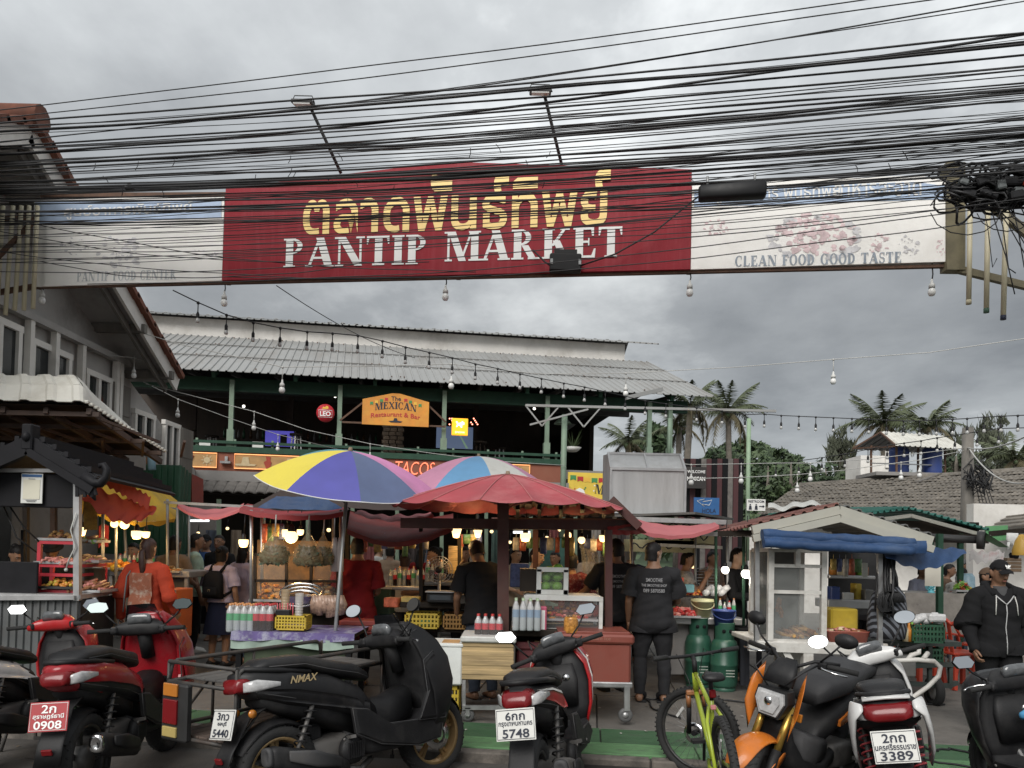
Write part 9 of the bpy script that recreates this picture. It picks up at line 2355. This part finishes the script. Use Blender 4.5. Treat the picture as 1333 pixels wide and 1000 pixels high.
scooter('large matt black scooter with bronze wheels and white plate 5440, seen from its right side',474,5.15,52,dict(bevel=[([(-.20,.44),(.0,.34),(.34,.27),(.56,.29),(.60,.42),(.40,.44),(.08,.46),(-.10,.58),(-.22,.60)],.212,plast),([(.34,.44),(.60,.42),(.68,.60),(.62,.80),(.52,.90),(.42,.84),(.44,.62)],.232,p_mblack),([(.44,.92),(.60,.86),(.52,1.0),(.44,1.06),(.38,1.04)],.165,p_mblack)],wb=1.34,r=.285,tw=.125,main=p_mblack,side=p_mblack,rim=rimg,tail=maxi_tail,shield_secs=maxi_sh,seat=maxi_seat,tunnel=.13,exhaust=plast,shield=plast_g,screen=True,mirror='round',sidelamp=True,hx=.29,hz=1.00,logo=('NMAX',.20,.045,-.55,.83,gold_ink),steer=-.12,mz=.23,panels=[([(-.86,.80),(-.6,.77),(-.3,.70),(-.02,.62)],[(-.82,.74),(-.6,.69),(-.3,.62),(-.02,.55)],p_black,.008)],plate=(plate_w,[('3กว',.55,.26,.27),('ชลบุรี',.42,.18,.02),('5440',.72,.26,-.28)],ink)),lean=-8)
scooter('dark red scooter with red plate 0908 and black exhaust with silver tip',168,5.5,93,dict(bevel=[([(-.20,.44),(.0,.34),(.34,.27),(.56,.29),(.60,.42),(.40,.44),(.08,.46),(-.10,.58),(-.22,.60)],.212,plast),([(.34,.44),(.60,.42),(.68,.60),(.62,.80),(.52,.90),(.42,.84),(.44,.62)],.232,p_red),([(.44,.92),(.60,.86),(.52,1.0),(.44,1.06),(.38,1.04)],.165,p_red)],wb=1.32,r=.285,tw=.12,main=p_red,side=p_red,rim=rimb,tail=maxi_tail,shield_secs=[(x,z,w,d)for x,z,w,d in maxi_sh],seat=maxi_seat,tunnel=.13,exhaust=plast,endcap=chrome,inner=p_red,cover=plast,screen=True,hx=.30,hz=1.00,mglass=M('dark_mirror',(.10,.12,.12),.05,metal=.8,var=0),mirror='oval',mz=.17,panels=[([(-.86,.79),(-.6,.75),(-.3,.68),(-.02,.60)],[(-.82,.74),(-.6,.67),(-.3,.58),(-.02,.50)],plast,.007)],plate=(plate_r,[('2ก',.38,.28,.26),('สุราษฎร์ธานี',.80,.20,.0),('0908',.72,.28,-.28)],white_ink)),lean=-4)
click_tail=[(-.91,.845,.030,.045),(-.84,.825,.062,.095),(-.62,.785,.085,.135),(-.34,.72,.095,.148),(-.10,.61,.100,.130),(.04,.50,.070,.095)]
wstripe=M('white_stripe',(.55,.55,.53),.4,var=0)
scooter('white tailed scooter with bright red handlebar cover, cut by the left edge of the picture',42,6.0,88,dict(wb=1.27,r=.27,tw=.085,main=plast,side=p_red2,rim=rims,tail=click_tail,cover=p_red2,inner=plast,wing=p_red2,mirror='hex',hx=.40,hz=1.0,mz=.15,dz=-.05,fendm=p_red2,spokes=6,panels=[([(-.88,.87),(-.6,.845),(-.3,.78),(-.05,.68)],[(-.86,.78),(-.6,.72),(-.3,.66),(-.05,.60)],p_white,.012)],plate=(plate_w,[('1กข',.5,.26,.26),('สุราษฎร์ธานี',.8,.18,.0),('418',.6,.26,-.28)],ink)),lean=-6)
scooter('black and red scooter with white trim line and plate 5748, turned away to the right',730,5.15,77,dict(wb=1.28,r=.275,tw=.088,main=plast,side=p_red2,wing=p_red2,stripe=wstripe,rim=rimb,tail=click_tail,inner=plast,cover=plast,mirror='hex',hx=.39,hz=.95,exhaust=M('dull_muffler',(.055,.052,.05),.6,var=.3,dirt=.4),endcap=plast_g,fendm=p_red2,mz=.20,steer=.25,hsteer=.42,pz=.09,panels=[([(-.80,.855),(-.55,.825),(-.30,.765),(-.08,.670)],[(-.78,.845),(-.55,.81),(-.30,.745),(-.08,.645)],wstripe,.010),([(-.78,.842),(-.55,.805),(-.30,.742),(-.09,.640)],[(-.76,.80),(-.55,.74),(-.30,.655),(-.10,.625)],p_red2,.008)],plate=(plate_w,[('6กก',.5,.26,.26),('กรุงเทพมหานคร',.86,.18,.0),('5748',.68,.28,-.28)],ink)),lean=-8)
scooter('white and black scooter seen from behind with plate 3389 and red shock spring',1172,5.0,68,dict(wb=1.28,r=.275,tw=.09,main=plast,side=p_white,wing=p_white,rim=rimb,tail=[(-.91,.83,.04,.09),(-.84,.82,.085,.165),(-.62,.775,.105,.175),(-.34,.71,.105,.165),(-.10,.61,.100,.130),(.04,.50,.070,.095)],inner=plast,cover=p_white,mirror='round',hx=.40,hz=.96,tlw=1.45,pz=.04,spring=M('spring_red',(.40,.05,.06),.4,var=0),twin=True,fendm=p_white,mz=.21,hsteer=.30,panels=[([(-.90,.855),(-.6,.83),(-.3,.765),(-.05,.66)],[(-.86,.78),(-.6,.72),(-.3,.66),(-.05,.56)],p_white,.012)],plate=(plate_w,[('2กถ',.52,.28,.26),('นครศรีธรรมราช',.90,.20,.0),('3389',.72,.28,-.28)],ink)),lean=-10)
w3=bpy.data.objects[[x.name for x in bpy.data.objects if x.get('label','').startswith('white and black scooter')][0]]
for sg in(-1,1):
 part('tail_cowl',MB().loft([((-.93,sg*.135,.86),(0,.012,0),(.02,0,.02),2.5),((-.88,sg*.175,.84),(0,.016,0),(.05,0,.045),2.8),((-.80,sg*.195,.74),(0,.015,0),(.07,0,.06),3),((-.72,sg*.20,.62),(0,.012,0),(.055,0,.05),3),((-.66,sg*.185,.50),(0,.008,0),(.02,0,.03),2.5)],16),p_white,w3)
 part('tail_cowl_vent',MB().box((-.72,sg*.214,.66),(.10,.006,.03),Matrix.Rotation(.9,3,'Y'),.002),plast,w3)
part('tail_cowl',MB().loft([((-.86,-.12,.895),(.05,0,0),(0,0,.012)),((-.88,0,.905),(.055,0,0),(0,0,.014)),((-.86,.12,.895),(.05,0,0),(0,0,.012))],10),p_white,w3)
scooter('black scooter cut by the right edge, chrome round exhaust and blue rag under its dash',1406,4.5,92,dict(wb=1.28,r=.275,tw=.09,main=p_black,side=p_black,rim=rimb,tail=click_tail,cover=plast,mirror='hex',hx=.40,hz=.94,dz=-.04,exhaust=chrome,shield=chrome,mz=.16,fendm=p_black),lean=-8)
bq=PX(1406,4.5);q=Vector((bq.x-.10,4.80,.70))
m=MB().sphere(q,(.06,.03,.035),12,8);m.v=[tuple(Vector(v)+Vector((0,0,.02*noise.noise(Vector(v)*30))))for v in m.v]
solo('blue_rag',m,M('blue_rag',(.06,.25,.45),.8,var=.2),'crumpled light blue rag in the cubby of the scooter at the right edge','rag')
o=thing('motor_scooter','orange and black naked scooter with gold forks and round headlight facing the viewer','scooter',PX(1034,5.2),rad(222),None,rad(-9))
wb,r=.62,.27
wheel(o,-wb,r,.13,rimb,.17,5,False,drum=True);wheel(o,wb,r,.12,rimb,.17,5,True,.30)
for s in(-1,1):
 a,b=Vector((wb-.20,s*.085,.74)),Vector((wb,s*.085,r));part('fork',MB().tube([a,a.lerp(b,.55)],.024,10),goldf,o);part('fork_slider',MB().tube([a.lerp(b,.55),b],.030,10),plast,o)
 part('reflector',MB().box((wb-.16,s*.15,.70),(.02,.05,.05),None,.006),amber,o);part('reflector_arm',MB().tube([(wb-.18,s*.07,.70),(wb-.165,s*.13,.70)],.008,5),plast,o)
fender(o,wb,r,r,rad(30),rad(140),.085,p_orange);part('fender_side',MB().loft([((wb-.14,.10,.42),(.04,0,0),(0,.012,.05)),((wb-.05,.10,.36),(.05,0,0),(0,.012,.05))],10).loft([((wb-.14,-.10,.42),(.04,0,0),(0,.012,.05)),((wb-.05,-.10,.36),(.05,0,0),(0,.012,.05))],10),p_orange,o)
RT=Matrix.Rotation(PI/2,4,'Z')
hl_=[(-.088,.070),(.088,.070),(.100,.005),(.060,-.085),(-.060,-.085),(-.100,.005)]
part('headlight',MB().prism([(x*.95,z*.95)for x,z in hl_],.05,Matrix.Translation((wb-.085,0,.765))@RT).prism([(x*.72,z*.72)for x,z in hl_],.03,Matrix.Translation((wb-.060,0,.765))@RT),clearl,o)
part('headlight_bulb',MB().sphere((wb-.045,0,.775),(.012,.028,.028),12,8),chrome,o)
part('headlight_shell',MB().prism([(x*1.12,z*1.15)for x,z in hl_],.09,Matrix.Translation((wb-.125,0,.765))@RT),plast,o)
for s in(-1,1):part('headlight_cowl',MB().loft([((wb-.11,s*.135,.58),(.02,.010,0),(0,.006,.04)),((wb-.12,s*.150,.72),(.030,.030*s,0),(0,.008,.04)),((wb-.15,s*.150,.86),(.028,.028*s,0),(0,.006,.04)),((wb-.20,s*.14,.96),(.015,.006,0),(0,.004,.02))],10),p_orange,o)
part('fly_screen',MB().loft([((wb-.13,0,.87),(0,.10,0),(.03,0,.01),3),((wb-.17,0,.95),(0,.095,0),(.03,0,.01),3),((wb-.22,0,1.02),(0,.06,0),(.02,0,.005),3)],16),plast,o)
handlebar(o,wb-.26,1.02,False,.37,.12,chrome)
mirrors(o,wb-.28,1.02,'round',.30,.19,gl=mirror_g)
part('steering_neck',MB().tube([(wb-.26,0,1.02),(wb-.18,0,.66)],.035,10),plast,o)
zt=[(-.86,.80,.03,.05),(-.76,.77,.06,.10),(-.50,.70,.085,.135),(-.20,.62,.09,.145),(.02,.50,.09,.12),(.12,.40,.06,.09)]
part('rear_body',loftx(zt),plast,o)
side_panel(o,'orange_panel',zt,[(-.62,.745),(-.45,.705),(-.22,.640),(-.14,.60)],[(-.66,.70),(-.45,.62),(-.22,.545),(-.14,.56)],p_orange,.018)
part('seat',loftx([(-.84,.86,.02,.07),(-.70,.885,.045,.12),(-.42,.885,.07,.16),(-.20,.83,.085,.165),(.0,.80,.085,.14),(.09,.75,.05,.09)],3),seat_gm,o)
part('footboard',loftx([(-.16,.34,.06,.14),(.05,.30,.05,.18),(.28,.34,.06,.17),(.40,.46,.10,.13),(.44,.60,.08,.10)],4),plast,o)
part('side_fairing',loftx([(.0,.42,.08,.155),(.16,.42,.11,.165),(.30,.48,.10,.14)],4),plast_g,o)
part('engine',MB().loft([((-.05,0,.32),(0,.10,0),(0,0,.08),4),((-.35,.03,.32),(0,.11,0),(0,0,.10),4),((-.66,.08,.29),(0,.04,0),(0,0,.07),3)],16),engm,o)
part('muffler',MB().loft([((-.26,-.165,.25),(0,.03,0),(0,0,.035)),((-.36,-.175,.27),(0,.05,0),(0,0,.06),3),((-.76,-.19,.38),(0,.05,0),(0,0,.065),3)],16),engm,o)
fender(o,-wb,r,r,rad(40),rad(150),.08,plast,'rear_fender');part('tail_light',MB().box((-.885,0,.80),(.04,.12,.05),None,.012),tailred,o)
for s in(-1,1):
 q=text_mb('ZOOM',w=.15,h=.030,bold=.03,shear=.2)
 T=Matrix.Translation((-.32,s*.158,.73))@(Matrix.Rotation(PI,4,'Z')if s>0 else Matrix.Identity(4));part('lettering',place_mb(q,T),wstripe,o)
part('cable',MB().tube([(wb-.28,.16,1.02),(wb-.14,.14,.98),(wb-.10,.06,.88)],.006,5).tube([(wb-.28,-.16,1.02),(wb-.12,-.16,.94),(wb-.12,-.05,.84)],.006,5),black_cable,o)
o=thing('bicycle','yellow-green mountain bicycle with copper fork, seen from its back wheel','bicycle',PX(930,5.2),rad(86),None,rad(-6))
lime=paint('lime',(.32,.40,.04));copper=paint('copper',(.28,.12,.05));wb,r=.53,.335
def bwheel(x,steer=0.0,z=r):
 n=node('wheel',o,(x,0,z),(0,0,steer));m=MB().tube([((r-.027)*math.cos(t),0,(r-.027)*math.sin(t))for t in[2*PI*i/44 for i in range(44)]],.027,10,closed=True)
 for i in range(60):
  a=2*PI*i/60
  for q in((-.014,.0),(.012,.05)):m.box(((r-.002)*math.cos(a+q[1]),q[0],(r-.002)*math.sin(a+q[1])),(.012,.014,.010),Matrix.Rotation(-a-q[1],3,'Y'))
 part('tyre',m,tyre,n);part('rim',MB().tube([((r-.062)*math.cos(t),0,(r-.062)*math.sin(t))for t in[2*PI*i/40 for i in range(40)]],.012,6,closed=True),rimb,n)
 m=MB()
 for i in range(28):a=2*PI*i/28;m.tube([(.02*math.cos(a+(.6 if i%2 else-.6)),.025 if i%4<2 else-.025,.02*math.sin(a+(.6 if i%2 else-.6))),((r-.066)*math.cos(a),0,(r-.066)*math.sin(a))],.0016,3)
 part('spokes',m,steel,n);part('hub',MB().tube([(0,-.05,0),(0,.05,0)],.020,10),plast,n)
 part('reflector',MB().box((.12,0,.14),(.02,.012,.09),Matrix.Rotation(-.7,3,'Y')),wstripe,n)
 part('brake_disc',MB().lathe([(.05,-.001),(.08,-.001),(.08,.001),(.05,.001)],24,(0,.04,0),'Y'),chrome,n)
bwheel(-wb);bwheel(wb,.95)
bb,st_,hd0,hd1=Vector((-.10,0,.30)),Vector((-.24,0,.72)),Vector((.34,0,.80)),Vector((.375,0,.66))
for a,b,r_ in((bb,st_,.015),(bb,hd1,.018),(st_+Vector((.02,0,-.06)),hd0,.015),(hd0,hd1,.022)):part('frame_tube',MB().tube([a,b],r_,10),lime,o)
for s in(-1,1):
 part('chain_stay',MB().tube([bb+Vector((0,s*.03,0)),(-.30,s*.06,.31),(-wb,s*.062,r)],.013,8),lime,o);part('seat_stay',MB().tube([st_+Vector((.02,s*.02,-.05)),(-.33,s*.055,.60),(-wb,s*.062,r)],.012,8),lime,o)
 part('fork_leg',MB().tube([(.39,s*.055,.64),(.41,s*.055,.55)],.019,8),copper,o);part('fork_leg',MB().tube([(.41,s*.055,.55),(wb,s*.055,r)],.018,8),plast,o)
part('fork_crown',MB().box((.385,0,.655),(.05,.14,.035),None,.01),copper,o);part('seat_post',MB().tube([st_,(-.275,0,.86)],.014,8),plast,o)
part('saddle',MB().loft([((-.43,0,.885),(0,.065,0),(0,0,.020),2.5),((-.36,0,.89),(0,.070,0),(0,0,.026),2.5),((-.26,0,.88),(0,.04,0),(0,0,.022),2.5),((-.14,0,.875),(0,.018,0),(0,0,.014),2.2)],14),seatm,o)
part('stem',MB().tube([hd0,hd0+Vector((-.01,0,.08)),hd0+Vector((.05,0,.11))],.018,8),plast,o)
hb=node('handlebar',o,hd0+Vector((.05,0,.11)),(0,0,.35));part('bar',MB().tube([(-.05,-.33,.03),(0,-.10,.01),(0,.10,.01),(-.05,.33,.03)],.013,8),plast,hb)
for s in(-1,1):part('grip',MB().tube([(-.034,s*.22,.024),(-.055,s*.345,.03)],.018,8),M('grip_rubber',(.012,.012,.012),.8,bump=.4,bscale=200),hb);part('lever',MB().tube([(-.02,s*.19,.02),(.03,s*.22,.01),(.02,s*.30,.005)],.006,5),plast,hb)
part('rear_light',MB().box((-.30,0,.77),(.03,.04,.05),None,.008),tailred,o);part('rear_light',MB().box((-.28,0,.68),(.03,.035,.03),None,.006),M('pink_lens',(.5,.2,.2),.2),o)
part('cable',MB().tube([hd0+Vector((.05,.15,.11)),(.50,.10,.92),(.42,.04,.74),(.36,.03,.66)],.004,4).tube([hd0+Vector((.05,-.15,.11)),(.50,-.10,.95),(.42,-.04,.76),(.1,-.03,.55)],.004,4),black_cable,o)
part('crank',MB().lathe([(.06,-.004),(.085,-.004),(.085,.004),(.06,.004)],24,(-.10,-.05,.30),'Y').bar((-.10,-.06,.30),(-.02,-.06,.15),.018,.012).box((-.02,-.10,.15),(.08,.08,.02)).bar((-.10,.06,.30),(-.18,.06,.45),.018,.012).box((-.18,.10,.45),(.08,.08,.02)),plast,o)
sfm=M('sidecar_steel',(.05,.048,.045),.6,metal=.3,var=.4,scale=9,dirt=.5,dirtcol=(.11,.06,.035),dscale=5)
o=thing('cargo_sidecar','dark steel cargo sidecar with amber, red and yellow tail lamp panel','sidecar',PX(366,5.2),rad(62))
Lx,Wy,z0,z1,z2=.68,.29,.47,.80,.92
for s in(-1,1):
 for z in(z0,z0+.05,z1):part('side_rail',MB().tube([(-Lx,s*Wy,z),(Lx,s*Wy,z)],.013,6),sfm,o)
 part('top_rail',MB().tube([(-Lx,s*Wy,z1),(-Lx+.02,s*Wy,z2-.02),(-Lx+.06,s*Wy,z2),(Lx-.06,s*Wy,z2),(Lx-.02,s*Wy,z2-.02),(Lx,s*Wy,z1)],.014,6),sfm,o)
 for i in range(5):part('upright',MB().tube([(-Lx+i*Lx/2,s*Wy,z0),(-Lx+i*Lx/2,s*Wy,z1 if i%2 else z2)],.010,6),sfm,o)
 part('brace',MB().tube([(-Lx,s*Wy,z0),(-Lx/2,s*Wy,z1)],.009,5).tube([(0,s*Wy,z1),(Lx/2,s*Wy,z0)],.009,5),sfm,o)
for x in(-Lx,Lx):
 for z in(z0,z1):part('end_rail',MB().tube([(x,-Wy,z),(x,Wy,z)],.013,6),sfm,o)
part('end_rail',MB().tube([(-Lx,-Wy,z2),(-Lx,Wy,z2)],.013,6),sfm,o)
for i in range(7):part('deck_slat',MB().box((0,-Wy+.05+i*(2*Wy-.1)/6,z0+.012),(2*Lx-.04,.075,.016),None,.004),M('deck_wood',(.07,.05,.04),.8,var=.4,scale=6,stretch=(.4,5,5)),o)
for i in range(6):part('shelf_slat',MB().box((.04,-Wy+.06+i*(2*Wy-.12)/5,z1+.012),(2*Lx-.12,.09,.014),None,.004),M('shelf_grey',(.075,.072,.068),.7,var=.4,scale=6,stretch=(.4,5,5)),o)
pn=part('lamp_panel',MB().box((-Lx-.03,.17,.63),(.05,.22,.34),None,.012),M('panel_black',(.016,.016,.016),.6,var=.2),o)
for z,h,mt in((.765,.075,amber),(.635,.145,tailred),(.515,.06,M('yellow_lens',(.36,.28,.10),.2,var=.1))):part('lamp_lens',MB().box((-Lx-.062,.19,z),(.016,.12,h),None,.005),mt,pn)
part('spring',MB().tube([(-.05+.03*math.cos(i*.8),-Wy+.08+.03*math.sin(i*.8),z0-.20+i*.008)for i in range(56)],.006,5),sfm,o)
w_=node('wheel',o,(-.10,-Wy+.18,.28));part('tyre',MB().lathe([(.20,-.035),(.26,-.042),(.28,0),(.26,.042),(.20,.035)],36,(0,0,0),'Y'),tyre,w_)
m=MB().lathe([(.185,-.03),(.205,-.03),(.205,.03),(.185,.03),(.185,-.03)],32,(0,0,0),'Y').tube([(0,-.06,0),(0,.06,0)],.03,10)
for i in range(6):a=i*PI/3;m.bar((0,0,0),(.19*math.cos(a),0,.19*math.sin(a)),.035,.016,up=(0,1,0))
part('rim',m,rimb,w_);part('axle',MB().tube([(-.10,-Wy,.28),(-.10,Wy+.2,.28)],.018,6).tube([(-.10,-Wy+.08,.28),(-.10,-Wy+.08,z0)],.014,6),sfm,o)
part('drawbar',MB().tube([(.4,Wy,z0),(.5,Wy+.3,z0-.05)],.018,6).tube([(-.4,Wy,z0),(-.3,Wy+.3,z0-.05)],.018,6),sfm,o)
